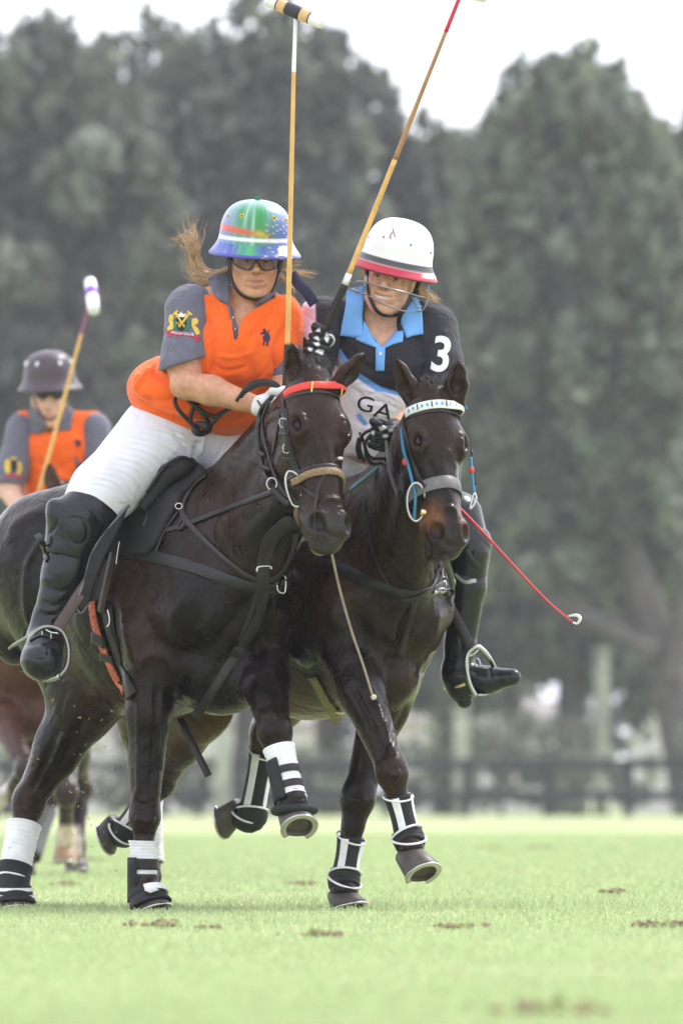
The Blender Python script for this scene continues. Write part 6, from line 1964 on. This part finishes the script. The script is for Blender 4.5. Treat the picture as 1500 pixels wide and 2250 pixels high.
prims(S_, torsoC + hipC + legC, -.016, .05); prims(S_, armC_r + armC_l, -.002, .02)
prims(S_, [('c', (112, 920, DC + 50), (108, 895, DC + 15), 27, 26)], 0, .02)
face(S_, HCF)
vC, fC = S_.mesh(); del S_
mesh_obj('body', vC, fC, M['skin'], RC, True, face_colour(vC, HCF, (0.58, 0.36, 0.27)))
jerC, jmC = cloth('shirt', torsoC, M['orange'], RC, .008, .005, k=.05, cuts=[(P(120, 1175, DC), np.array((0, 0, -1.0))), (P(110, 902, DC), np.array((0, 0, 1.0)))], polys=[([(88, 905), (108, 950), (135, 905)], DC - 300, DC + 30)], noise=.004,
                  lines=[([(90, 960), (130, 975), (180, 960)], 8, 8), ([(70, 1010), (120, 1030), (170, 1010)], 8, -8), ([(90, 1060), (140, 1050), (180, 1070)], 8, 8)])
sc1, scm1 = cloth('sleeve', armC_r[:1] + [('c', (30, 1020, DC + 25), (18, 1062, DC + 5), 32, 32)], M['grey'], RC, .008, .009, cuts=[(P(20, 1062, DC), np.array((-.1, 0, -1.0)))])
sc2, scm2 = cloth('sleeve', armC_l[:1], M['grey'], RC, .008, .009)
cloth('breeches', hipC + legC, M['breeches'], RC, .012, .003, k=.05)
trC = bvh((vC, fC), jmC, scm1, scm2)
patch('collar', [(62, 905), (76, 893), (86, 905), (100, 925), (108, 945), (88, 955), (66, 952)], M['grey'], RC, trC, .008, .008, 5, it=2)
patch('collar', [(160, 905), (146, 893), (136, 908), (120, 930), (112, 945), (128, 948), (155, 945)], M['grey'], RC, trC, .008, .008, 5, it=2)
patch('crest_lion', [(12, 1012), (20, 1008), (24, 1022), (22, 1040), (14, 1042), (10, 1028)], M['gold'], sc1, trC, .001, .002, 4)
patch('crest_horse', [(38, 1014), (46, 1016), (48, 1034), (42, 1046), (36, 1040), (40, 1028)], M['gold'], sc1, trC, .001, .002, 4)
patch('crest_shield', [(24, 1012), (36, 1012), (35, 1030), (29, 1038), (24, 1030)], M['black'], sc1, trC, .001, .003, 4)
patch('crest_crown', [(24, 1010), (26, 1003), (30, 1007), (34, 1003), (36, 1010)], M['gold'], sc1, trC, .001, .003, 3)
patch('crest_ribbon', [(12, 1044), (30, 1042), (46, 1048), (44, 1053), (28, 1047), (13, 1050)], M['redprint'], sc1, trC, .001, .003, 4)
patch('chest_emblem', [(162, 966), (176, 968), (178, 975), (170, 984)], M['navy'], jerC, trC, .001, .002, 4)
patch('side_panel', [(165, 1000), (178, 1020), (192, 1040), (186, 1062), (166, 1030)], M['grey'], jerC, trC, .001, .002, 5)
def paintC(q):
    c = np.tile(np.array((0.060, 0.042, 0.058)), (len(q), 1))
    return c
HMC = Pose(P(110, 848, DC + 5), yaw=0, pitch=8, roll=-2.5)
hC = helmet(RC, HMC, HPROF, 1.0, 1.08, M['helmetfelt'], paintC)
for ex_ in (-.05, .055, -.105, .108):
    fy_ = math.sqrt(max(.105 ** 2 - ex_ ** 2 * .8, .0004)) * 1.08
    ball('vent_eyelet', HMC(ex_, fy_ if abs(ex_) < .09 else .04, .115), (.013, .008, .015), M['mallet_white'], hC, n=8)
patch('glasses', [(76, 856), (108, 858), (142, 856), (138, 874), (122, 878), (110, 868), (96, 878), (80, 872)], M['plastic'], RC, None, .003, 0, 5, depth=DC - 72)
strap('chin_strap', [(74, 862), (80, 890), (96, 915), (108, 920), (124, 914), (140, 890), (146, 862)], 6, M['plastic'], RC, bvh((vC, fC)), .004, .003, 6, 4)
Sg = SDF(P(20, 1190, DC - 260) - .02, P(120, 1060, DC) + .05, .006)
grip(Sg, P(60, 1148, DC - 128), P(74, 1130, DC - 160), P(200, 680, DC - 160) - P(80, 1100, DC - 160), .018, 1.05)
vg, fg = Sg.mesh(); mesh_obj('glove', vg, fg, M['plastic'], RC)
Sg = SDF(P(110, 1180, DC - 230) - .03, P(200, 1070, DC) + .05, .006)
grip(Sg, P(172, 1108, DC - 98), P(160, 1130, DC - 140), np.array((.9, 0, .3)), .018, 1.0)
vg, fg = Sg.mesh(); mesh_obj('glove', vg, fg, M['plastic'], RC)
for sx, hx in ((-1, 0), (1, 225)):
    bl_ = [('c', (hx, 1300, DC + 60), (hx + sx * 6, 1420, DC + 160), 44, 30), ('c', (hx + sx * 6, 1420, DC + 160), (hx + sx * 8, 1440, DC + 60), 30, 28)]
    cloth('riding_boot', bl_, M['boot'], RC, .012, 0)
mC = thing('mallet', 'blurred polo mallet with white and purple head, held by the far rider', 'mallet', P(80, 1110, DC - 160))
cC = lambda t: P(np.interp(t, [0, 1], [70, 196]), np.interp(t, [0, 1], [1140, 668]), DC - 165)
shaft('grip', cC(0), cC(.11), .016, .013, M['strap'], mC)
shaft('shaft', cC(.11), cC(.86), .0115, .0085, M['cane'], mC, 5)
shaft('shaft_wrap', cC(.86), cC(1.0), .0095, .0085, M['purpledull'], mC)
mallet_head(mC, P(202, 650, DC - 170), P(208, 700, DC - 300) - P(196, 600, DC - 40), .30, .032, [(-1, -.35, M['mallet_white']), (-.35, .12, M['purple']), (.12, 1, M['mallet_white'])], (0, -1, .3))
# ------------------------------------------------------------------ fence, trees, houses, grass
def dist(m):
    return (m - DIST) * SC

M['fence'] = mat('black_fence_paint', (0.012, 0.014, 0.018), rough=0.6, var=.2, vscale=3)
fz = thing('fence', 'black post and rail fence along the far edge of the field', 'fence', (0, 160, 0))
def fpt(i):
    """the fence comes a little nearer towards the right"""
    x = -16.0 + i * 1.9
    return np.array((x, 158.0 - 0.55 * x, 0.0))
def plank(name, a, b, h, t, z, parent, m):
    a, b = np.asarray(a), np.asarray(b)
    d = unit(b - a); n_ = np.array((-d[1], d[0], 0)) * t / 2
    V = [p + s * n_ + np.array((0, 0, z + zz)) for p in (a, b) for s in (-1, 1) for zz in (-h / 2, h / 2)]
    F = [(0, 1, 3, 2), (4, 6, 7, 5), (0, 4, 5, 1), (2, 3, 7, 6), (0, 2, 6, 4), (1, 5, 7, 3)]
    return mesh_obj(name, V, F, m, parent, False)
for i in range(18):
    c = fpt(i)
    plank('post', c - np.array((.11, 0, 0)), c + np.array((.11, 0, 0)), 1.40, .18, .70, fz, M['fence'])
    if i < 17:
        dv = unit(fpt(i + 1) - c); off = np.array((dv[1], -dv[0], 0)) * .125
        for z, h in ((1.25, .23), (.50, .24)):
            plank('rail', c + off + dv * .002, fpt(i + 1) + off - dv * .002, h, .045, z, fz, M['fence'])

def leaf_material(name, tr_):
    m = bpy.data.materials.new(name)
    m.use_nodes = True
    n, l = m.node_tree.nodes, m.node_tree.links
    p = n['Principled BSDF']
    p.inputs['Roughness'].default_value = 0.55
    p.inputs['Specular IOR Level'].default_value = 0.35
    at = n.new('ShaderNodeAttribute'); at.attribute_name = 'Col'
    l.new(at.outputs['Color'], p.inputs['Base Color'])
    tr = n.new('ShaderNodeBsdfTranslucent')
    l.new(at.outputs['Color'], tr.inputs['Color'])
    mx = n.new('ShaderNodeMixShader'); mx.inputs[0].default_value = tr_
    out = n['Material Output']
    l.new(p.outputs[0], mx.inputs[1]); l.new(tr.outputs[0], mx.inputs[2]); l.new(mx.outputs[0], out.inputs[0])
    return m
M['leaf'] = leaf_material('leaves', 0.4)
M['blade'] = leaf_material('grass_blades', 0.5)
M['bark'] = mat('bark', (0.085, 0.075, 0.068), rough=0.9, var=.3, vscale=2, bump=.6, bscale=6, bdist=.03)
M['barkpale'] = mat('pale_bark', (0.30, 0.31, 0.25), rough=0.9, var=.25, vscale=2)

def leaves(centres, radii, per, size, base, seed, jit=.2, up=0.0):
    """leaf-sized faces scattered through many clumps -> one mesh with a tint for each clump"""
    g = np.random.default_rng(seed)
    V, C = [], []
    for c, r in zip(centres, radii):
        k = max(6, int(per * (r[0] * r[1] * r[2]) ** .5))
        q = g.normal(size=(k, 3)); q /= np.linalg.norm(q, axis=1)[:, None]
        q = c + q * r * (g.uniform(.25, 1.05, (k, 1)) ** .6)
        a = g.normal(size=(k, 3)); a[:, 2] += up; a /= np.linalg.norm(a, axis=1)[:, None]
        b = np.cross(a, g.normal(size=(k, 3))); b /= np.linalg.norm(b, axis=1)[:, None]
        s = size * g.uniform(.6, 1.4, (k, 1))
        quad = np.stack([q - a * s, q + b * s * .5, q + a * s, q - b * s * .5], 1)
        V.append(quad.reshape(-1, 3))
        tint = np.array(base) * (1 + jit * g.normal()) * (1 + .04 * g.normal(size=3))
        lf = np.clip(tint[None] * (1 + .18 * g.normal(size=(k, 1))), .012, .5)
        C.append(np.repeat(lf, 4, 0))
    V = np.concatenate(V); C = np.concatenate(C)
    return V, np.arange(len(V)).reshape(-1, 4), C

def tree(name, label, x, dm, top, half, low, seed, base=(0.060, 0.072, 0.045), per=140, nclump=210, lean=0.0, wisp=130, leaf=.30, trunk_r=.4, m_bark=None, cat='tree', group='trees behind the fence'):
    """x, top and low are photograph pixels of the trunk foot, crown top and crown underside; half is the crown half width in px"""
    g = np.random.default_rng(seed)
    d = dist(dm)
    s = dm / DIST / SC
    foot = P(x, HZ, d); foot[2] = 0
    zt = P(x, top, d)[2]; zl = P(x, low, d)[2]; hw = half * s
    root = thing(name, label, cat, foot, group)
    cz = (zt + zl) / 2; hz = (zt - zl) / 2
    axis_x = foot[0] + lean
    # trunk and limbs
    fork = zl + .25 * (zt - zl)
    tp = [foot + np.array((0, 0, -.1)), foot + np.array((lean * .25, 0, fork * .4)), foot + np.array((lean * .6, 0, fork * .8)), np.array((axis_x, foot[1], fork + .3 * hz))]
    tr = tube('trunk', tp, [trunk_r * 1.25, trunk_r, trunk_r * .8, trunk_r * .45], m_bark or M['bark'], root, 12, 8)
    cent, rad = [], []
    nl = 9
    tips = []
    for i in range(nl):
        an = i / nl * 6.28 + g.uniform(-.3, .3); el = g.uniform(.15, .95)
        tip = np.array((axis_x + math.cos(an) * hw * .75 * (1 - .35 * el), foot[1] + math.sin(an) * hw * .6, zl + (zt - zl) * (.12 + .75 * el)))
        st = lerp(tp[2], tp[3], g.uniform(0, 1))
        md = lerp(st, tip, .5) + np.array((0, 0, -.06 * (zt - zl)))
        tube('limb', [st, md, tip], [trunk_r * .4, trunk_r * .25, trunk_r * .08], m_bark or M['bark'], tr, 7, 5)
        tips.append(tip)
    n = 0
    while n < nclump:
        q = g.uniform(-1, 1, 3)
        rr = math.sqrt(q[0] ** 2 + q[1] ** 2)
        lim = math.sqrt(max(0, 1 - max(q[2], 0) ** 2.2)) * (1.0 if q[2] > -.4 else .85 + .15 * g.uniform())
        if rr > lim:
            continue
        c = np.array((axis_x + q[0] * hw, foot[1] + q[1] * hw * .7, cz + q[2] * hz))
        w = hw * g.uniform(.10, .22)
        cent.append(c); rad.append(np.array((w, w, w * g.uniform(.7, 1.3)))); n += 1
    for _ in range(wisp):                    # upright shoots that feather the outline
        an = g.uniform(0, 6.28); u = g.uniform(-.95, .95)
        zz = cz + hz * math.sqrt(max(0, 1 - abs(u) ** 2.2)) * g.uniform(.80, 1.10)
        c = np.array((axis_x + u * hw * 1.05, foot[1] + math.sin(an) * hw * .3, zz))
        w = hw * g.uniform(.022, .05)
        cent.append(c); rad.append(np.array((w, w, w * g.uniform(3, 6))))
    for _ in range(14):                      # loose leaves between the clumps
        q = g.uniform(-.55, .55, 3)
        cent.append(np.array((axis_x + q[0] * hw, foot[1] + q[1] * hw * .6, cz + q[2] * hz))); rad.append(np.array((hw * .5, hw * .4, hz * .45)))
    V, F, C = leaves(cent, rad, per, leaf, base, seed + 1)
    mesh_obj('crown', V, F, M['leaf'], root, False, C)
    return root

G1, G2, G3 = (0.150, 0.165, 0.130), (0.160, 0.185, 0.130), (0.135, 0.150, 0.122)
tree('tree', 'tall grey-green tree at the left edge, behind the rider in plum helmet', 40, 196, 120, 340, 1450, 1, G1, lean=.3)
tree('tree', 'tall feathery tree rising behind the painted helmet', 330, 204, 140, 390, 1470, 2, G1)
tree('tree', 'tallest tree whose top reaches the upright mallet\'s head', 550, 200, 75, 300, 1460, 3, G1)
tree('tree', 'dark tree between the two mallet shafts, sky at its right shoulder', 725, 210, 160, 240, 1480, 4, G3)
tree('tree', 'lower tree in the sky gap right of the slanting mallet', 985, 214, 320, 250, 1540, 5, G2)
tree('tree', 'broad tree right of centre, its rounded top against white sky', 1255, 206, 195, 300, 1540, 6, G2)
t7 = tree('tree', 'large tree at the right edge with dark leaning trunk', 1535, 190, 215, 260, 1290, 7, G2, lean=-3.2, trunk_r=.5)
d7 = dist(189.5)
tube('limb', [P(1445, 1440, d7), P(1350, 1385, d7), P(1240, 1330, d7), P(1130, 1285, d7)], [.30, .26, .20, .10], M['bark'], t7, 8, 6)
tube('limb', [P(1470, 1500, d7), P(1490, 1380, d7), P(1520, 1250, d7)], [.32, .28, .2], M['bark'], t7, 8, 6)
tree('tree', 'tree outside the left edge beyond the field', -420, 200, 130, 320, 1560, 8, G1)
tree('tree', 'tree outside the right edge beyond the field', 1700, 208, 180, 290, 1480, 9, G2)
# thick low bough of the right-hand tree
# far hedge: shrubs one by one
def shrub(x, dm, top, half, seed, base, label):
    g = np.random.default_rng(seed)
    d = dist(dm); s = dm / DIST / SC
    foot = P(x, HZ, d); foot[2] = 0
    zt = P(x, top, d)[2]; hw = half * s
    root = thing('shrub', label, 'shrub', foot, 'shrubs behind the fence')
    tube('stem', [foot + np.array((0, 0, -.05)), foot + np.array((.05, 0, zt * .6))], [.08, .04], M['bark'], root, 6, 3)
    cent = [np.array((foot[0] + g.uniform(-.85, .85) * hw, foot[1] + g.uniform(-.6, .6) * hw, zt * g.uniform(.12, .85))) for _ in range(40)]
    rad = [np.full(3, hw * g.uniform(.18, .32)) for _ in cent]
    V, F, C = leaves(cent, rad, 130, .14, base, seed + 5)
    mesh_obj('foliage', V, F, M['leaf'], root, False, C)
SH = [(-60, 1600, 100), (250, 1620, 70), (430, 1650, 60), (610, 1620, 70), (720, 1620, 70), (880, 1600, 70), (985, 1560, 80), (1100, 1540, 95), (1215, 1550, 90), (1265, 1630, 50), (1385, 1570, 60), (1580, 1560, 100)]
wh = ['at the far left edge', 'behind the planted bandaged foreleg', 'left of the raised bandaged foreleg', 'behind the raised bandaged foreleg', 'behind the crossed forelegs of the bay horse', 'just left of the stirrup boot',
      'directly behind the stirrup boot', 'tallest, right of the stirrup boot', 'below the red whip tip', 'lowest, left of the pale post', 'between the pale post and the white house', 'at the right edge beyond the white house']
for i, ((x, tp, hf), w_) in enumerate(zip(SH, wh)):
    shrub(x, 186 + (i * 37 % 9), tp, hf, 40 + i, [(0.20, 0.23, 0.16), (0.25, 0.27, 0.21), (0.17, 0.195, 0.15)][i % 3], 'blurred green shrub behind the fence, ' + w_)
# pale posts and houses glimpsed under the trees
def pole(x, dm, top, r, label):
    d = dist(dm); foot = P(x, HZ, d); foot[2] = 0
    z = P(x, top, d)[2]
    root = thing('pole', label, 'pole', foot)
    tube('shaft', [foot + np.array((0, 0, -.1)), foot + np.array((0, 0, z))], [r, r * .85], M['barkpale'], root, 12, 4)
    tube('cap', [foot + np.array((0, 0, z)), foot + np.array((0, 0, z + .12))], r * 1.15, M['barkpale'], root, 12, 2)
pole(1320, 198, 1435, .22, 'pale post at right, above the fence and below the red whip tip')
pole(1012, 184, 1565, .20, 'short pale post below the stirrup boot')
pole(490, 184, 1590, .22, 'short pale post left of the raised bandaged foreleg')
M['render'] = mat('white_render', (0.66, 0.62, 0.62), rough=0.9, var=.06, vscale=1)
M['rooftile'] = mat('grey_roof', (0.22, 0.20, 0.19), rough=0.9, var=.2, vscale=2)
M['winglass'] = mat('window_glass', (0.03, 0.035, 0.04), rough=0.1, spec=.6)
def house(x0, x1, dm, eave, ridge, label):
    d = dist(dm)
    a = P(x0, HZ, d); b = P(x1, HZ, d)
    ze, zr = P(x0, eave, d)[2], P(x0, ridge, d)[2]
    a[2] = b[2] = 0
    root = thing('house', label, 'house', (a + b) / 2)
    y0, y1 = a[1], a[1] + 8
    V = [(a[0], y0, 0), (b[0], y0, 0), (b[0], y1, 0), (a[0], y1, 0), (a[0], y0, ze), (b[0], y0, ze), (b[0], y1, ze), (a[0], y1, ze)]
    F = [(0, 1, 5, 4), (1, 2, 6, 5), (2, 3, 7, 6), (3, 0, 4, 7), (4, 5, 6, 7)]
    w = mesh_obj('wall', V, F, M['render'], root, False)
    e = .5
    V = [(a[0] - e, y0 - e, ze + .004), (b[0] + e, y0 - e, ze + .004), (b[0] + e, y1 + e, ze + .004), (a[0] - e, y1 + e, ze + .004), (a[0] + 1.5, (y0 + y1) / 2, zr), (b[0] - 1.5, (y0 + y1) / 2, zr)]
    mesh_obj('roof', V, [(0, 1, 5, 4), (1, 2, 5), (2, 3, 4, 5), (3, 0, 4), (0, 3, 2, 1)], M['rooftile'], root, False)
    nw = max(1, int((b[0] - a[0]) / 3))
    for i in range(nw):
        cx = a[0] + (b[0] - a[0]) * (i + .5) / nw
        o = mesh_obj('window', [(cx - .6, y0 - .03, .9), (cx + .6, y0 - .03, .9), (cx + .6, y0 - .03, 2.1), (cx - .6, y0 - .03, 2.1), (cx - .6, y0 + .02, .9), (cx + .6, y0 + .02, .9), (cx + .6, y0 + .02, 2.1), (cx - .6, y0 + .02, 2.1)],
                     [(0, 1, 2, 3), (0, 4, 5, 1), (1, 5, 6, 2), (2, 6, 7, 3), (3, 7, 4, 0)], M['winglass'], root, False)
house(1400, 1640, 235, 1545, 1490, 'white house low at the right edge behind the fence')
house(860, 1290, 245, 1585, 1530, 'long pale low building behind the fence below the stirrup boot')
house(360, 740, 245, 1590, 1540, 'pale low building behind the fence between the horses\' legs')
house(-160, 240, 245, 1590, 1540, 'pale low building behind the fence at far left')

# ---- the wood that closes the view behind the trees
g = np.random.default_rng(71)
cent, rad = [], []
for i in range(420):
    x = g.uniform(-34, 34); t = g.uniform(0, 1) ** .8
    cent.append(np.array((x, 285 + g.uniform(-8, 8), .6 + t * (12.5 + 2.5 * math.sin(x * .5) + 1.5 * math.sin(x * 1.3 + 1))))); rad.append(np.full(3, g.uniform(1.0, 2.2)))
V, F, C = leaves(cent, rad, 60, .5, (.10, .118, .085), 72)
wd = mesh_obj('far_wood', V, F, M['leaf'], None, False, C)
tag(wd, 'distant pale green wood seen under the trees beyond the houses', 'wood', kind='stuff')

# ---- humid air: far things pale a little
def haze():
    m = bpy.data.materials.new('haze_air')
    m.use_nodes = True
    n, l = m.node_tree.nodes, m.node_tree.links
    n.remove(n['Principled BSDF'])
    v = n.new('ShaderNodeVolumePrincipled')
    v.inputs['Color'].default_value = (0.93, 0.95, 1.0, 1)
    v.inputs['Density'].default_value = 0.00042
    l.new(v.outputs[0], n['Material Output'].inputs['Volume'])
    x0, x1, y0, y1, z0, z1 = -60, 60, -58, 330, -1.0, 36.0
    V = [(x, y, z) for z in (z0, z1) for y in (y0, y1) for x in (x0, x1)]
    o = mesh_obj('haze', V, [(0, 2, 3, 1), (4, 5, 7, 6), (0, 1, 5, 4), (1, 3, 7, 5), (3, 2, 6, 7), (2, 0, 4, 6)], m, None, False)
    tag(o, 'pale humid air over the whole field', 'haze', kind='stuff')
haze()

DV = [(355, 2040, 60, 12, 'large brown divot in front of the planted bandaged hoof'), (450, 2046, 22, 7, 'small brown divot right of the large one below the black horse'), (700, 2062, 45, 9, 'green tuft divot in the foreground below the middle'),
      (1000, 2044, 55, 9, 'flat brown divot right of the bay horse\'s planted hoof'), (1455, 2042, 50, 12, 'brown divot at the right edge'), (1345, 1966, 16, 8, 'small dark clod on the grass at right'),
      (660, 1948, 30, 9, 'brown divot left of the bay horse\'s planted hoof'), (190, 1897, 20, 9, 'dark clod beside the far brown horse\'s hoof'), (145, 1950, 26, 9, 'dark scuffed divot below the far brown horse\'s hoof'),
      (1190, 1868, 24, 7, 'faint brown divot far right on the field'), (1080, 1868, 24, 7, 'faint brown divot right of the bay horse\'s raised hoof'), (1210, 2232, 110, 18, 'blurred brown divot at the bottom edge'),
      ]

# ---- grass blades where the lens can tell them apart
gg = np.random.default_rng(5)
N = 260000
yy = -DIST + 11.5 * (85 / 11.5) ** (gg.uniform(0, 1, N) ** 1.15)
yd = yy + DIST
xx = gg.uniform(-1, 1, N) * (yd * .045 * 1.5 + .5)
hh = gg.uniform(.008, .022, N) * np.clip(yd / 26, .8, 1.4)
ww = gg.uniform(.0025, .0055, N) * np.clip(yd / 26, .8, 2.2)
dvq = np.array([(((q[0] - 750) * 239.0 / (q[1] - HZ) / SC), 239.0 * DIST / (q[1] - HZ) - DIST, q[2] * 239.0 / (q[1] - HZ) / SC) for q in DV])
keep = np.ones(N, bool)
for a_, b_, r_ in dvq:
    keep &= ~((((xx - a_) / (r_ * .5)) ** 2 + ((yy - b_) / (r_ * 1.2)) ** 2) < 1)
xx, yy, yd, hh, ww = xx[keep], yy[keep], yd[keep], hh[keep], ww[keep]
N = len(xx)
an = gg.uniform(0, math.pi, N)
lx, ly = gg.normal(size=N) * .012, gg.normal(size=N) * .012
pt = fbm(np.stack([xx, yy, xx * 0], 1), 1.6, 77)
hh *= np.clip(1 + .35 * pt, .4, 1.6)
A = np.stack([xx - np.cos(an) * ww, yy - np.sin(an) * ww, np.full(N, -.002)], 1)
Bq = np.stack([xx + np.cos(an) * ww, yy + np.sin(an) * ww, np.full(N, -.002)], 1)
Cq = np.stack([xx + lx, yy + ly, hh], 1)
V = np.stack([A, Bq, Cq], 1).reshape(-1, 3)
base = np.array((0.385, 0.480, 0.245))
C = base[None] * (1 + .13 * gg.normal(size=(N, 1)))
dry = (gg.uniform(size=N) < .06 + .08 * (pt < -.4))
C[dry] = np.array((0.50, 0.46, 0.28)) * (1 + .15 * gg.normal(size=(dry.sum(), 1)))
C = np.repeat(np.clip(C, .02, .8), 3, 0)
go = mesh_obj('grass', V, np.arange(3 * N).reshape(-1, 3), M['blade'], None, False, C)
tag(go, 'short pale green grass blades of the polo field', 'grass', kind='stuff')

# ---- divots: scraps of torn turf and soil
M['soil'] = mat('soil', (0.25, 0.20, 0.12), rough=0.95, bump=.8, bscale=60, var=.4, vscale=40)
def divot(x, y, w, h, seed, label):
    dd = DIST * (HZ - y) * -1
    dm = 239.0 * DIST / (y - HZ)
    s = dm / DIST / SC
    c = np.array(((x - 750) * s, dm - DIST, 0))
    g = np.random.default_rng(seed)
    root = thing('divot', label, 'divot', c, 'torn turf divots')
    Vs, Fs, o = [], [], 0
    pr = [(math.sin(a), -math.cos(a)) for a in np.linspace(.05, math.pi - .05, 6)]
    for _ in range(15):
        V, F = lathe(pr, 9)
        r = g.uniform(.3, .9) * h * s
        V = V * np.array((g.uniform(.8, 2.2), g.uniform(.8, 1.8), g.uniform(.5, 1.0))) * r
        V += g.normal(size=V.shape) * r * .16
        V += np.array((g.normal() * w * s * .62, g.normal() * w * s * 1.3, r * .25 + .010))
        Vs.append(V); Fs += [tuple(i + o for i in f) for f in F]; o += len(V)
    mesh_obj('clod', c + np.concatenate(Vs), Fs, M['soil'], root, False)['kind'] = 'stuff'
    V, F, C = leaves([c + np.array((0, 0, .012))], [np.array((w * s * .7, w * s, .02))], 2600, .012, (.26, .30, .11), seed)
    mesh_obj('torn_grass', V, F, M['leaf'], root, False, C)['kind'] = 'stuff'
for i, q in enumerate(DV):
    divot(*q[:4], 90 + i, q[4])
# flying scraps of grass thrown up by the hooves
Vq, Fq_, o = [], [], 0
g = np.random.default_rng(12)
for _ in range(110):
    x = 200 + g.normal() * 60; y = 1720 + g.normal() * 90
    c = P(x, y, 250 + g.normal() * 150)
    a = g.normal(size=3); a /= np.linalg.norm(a); b = np.cross(a, g.normal(size=3)); b /= np.linalg.norm(b)
    s = g.uniform(.002, .0055)
    Vq += [c - a * s * 1.6, c + b * s * .6, c + a * s * 1.6, c - b * s * .6]; Fq_.append((o, o + 1, o + 2, o + 3)); o += 4
fg_ = mesh_obj('flying_grass', Vq, Fq_, M['leaf'], None, False, np.tile(np.array((.42, .46, .20)), (len(Vq), 1)))
tag(fg_, 'scraps of grass thrown up behind the black horse\'s hind leg', 'grass', kind='stuff')
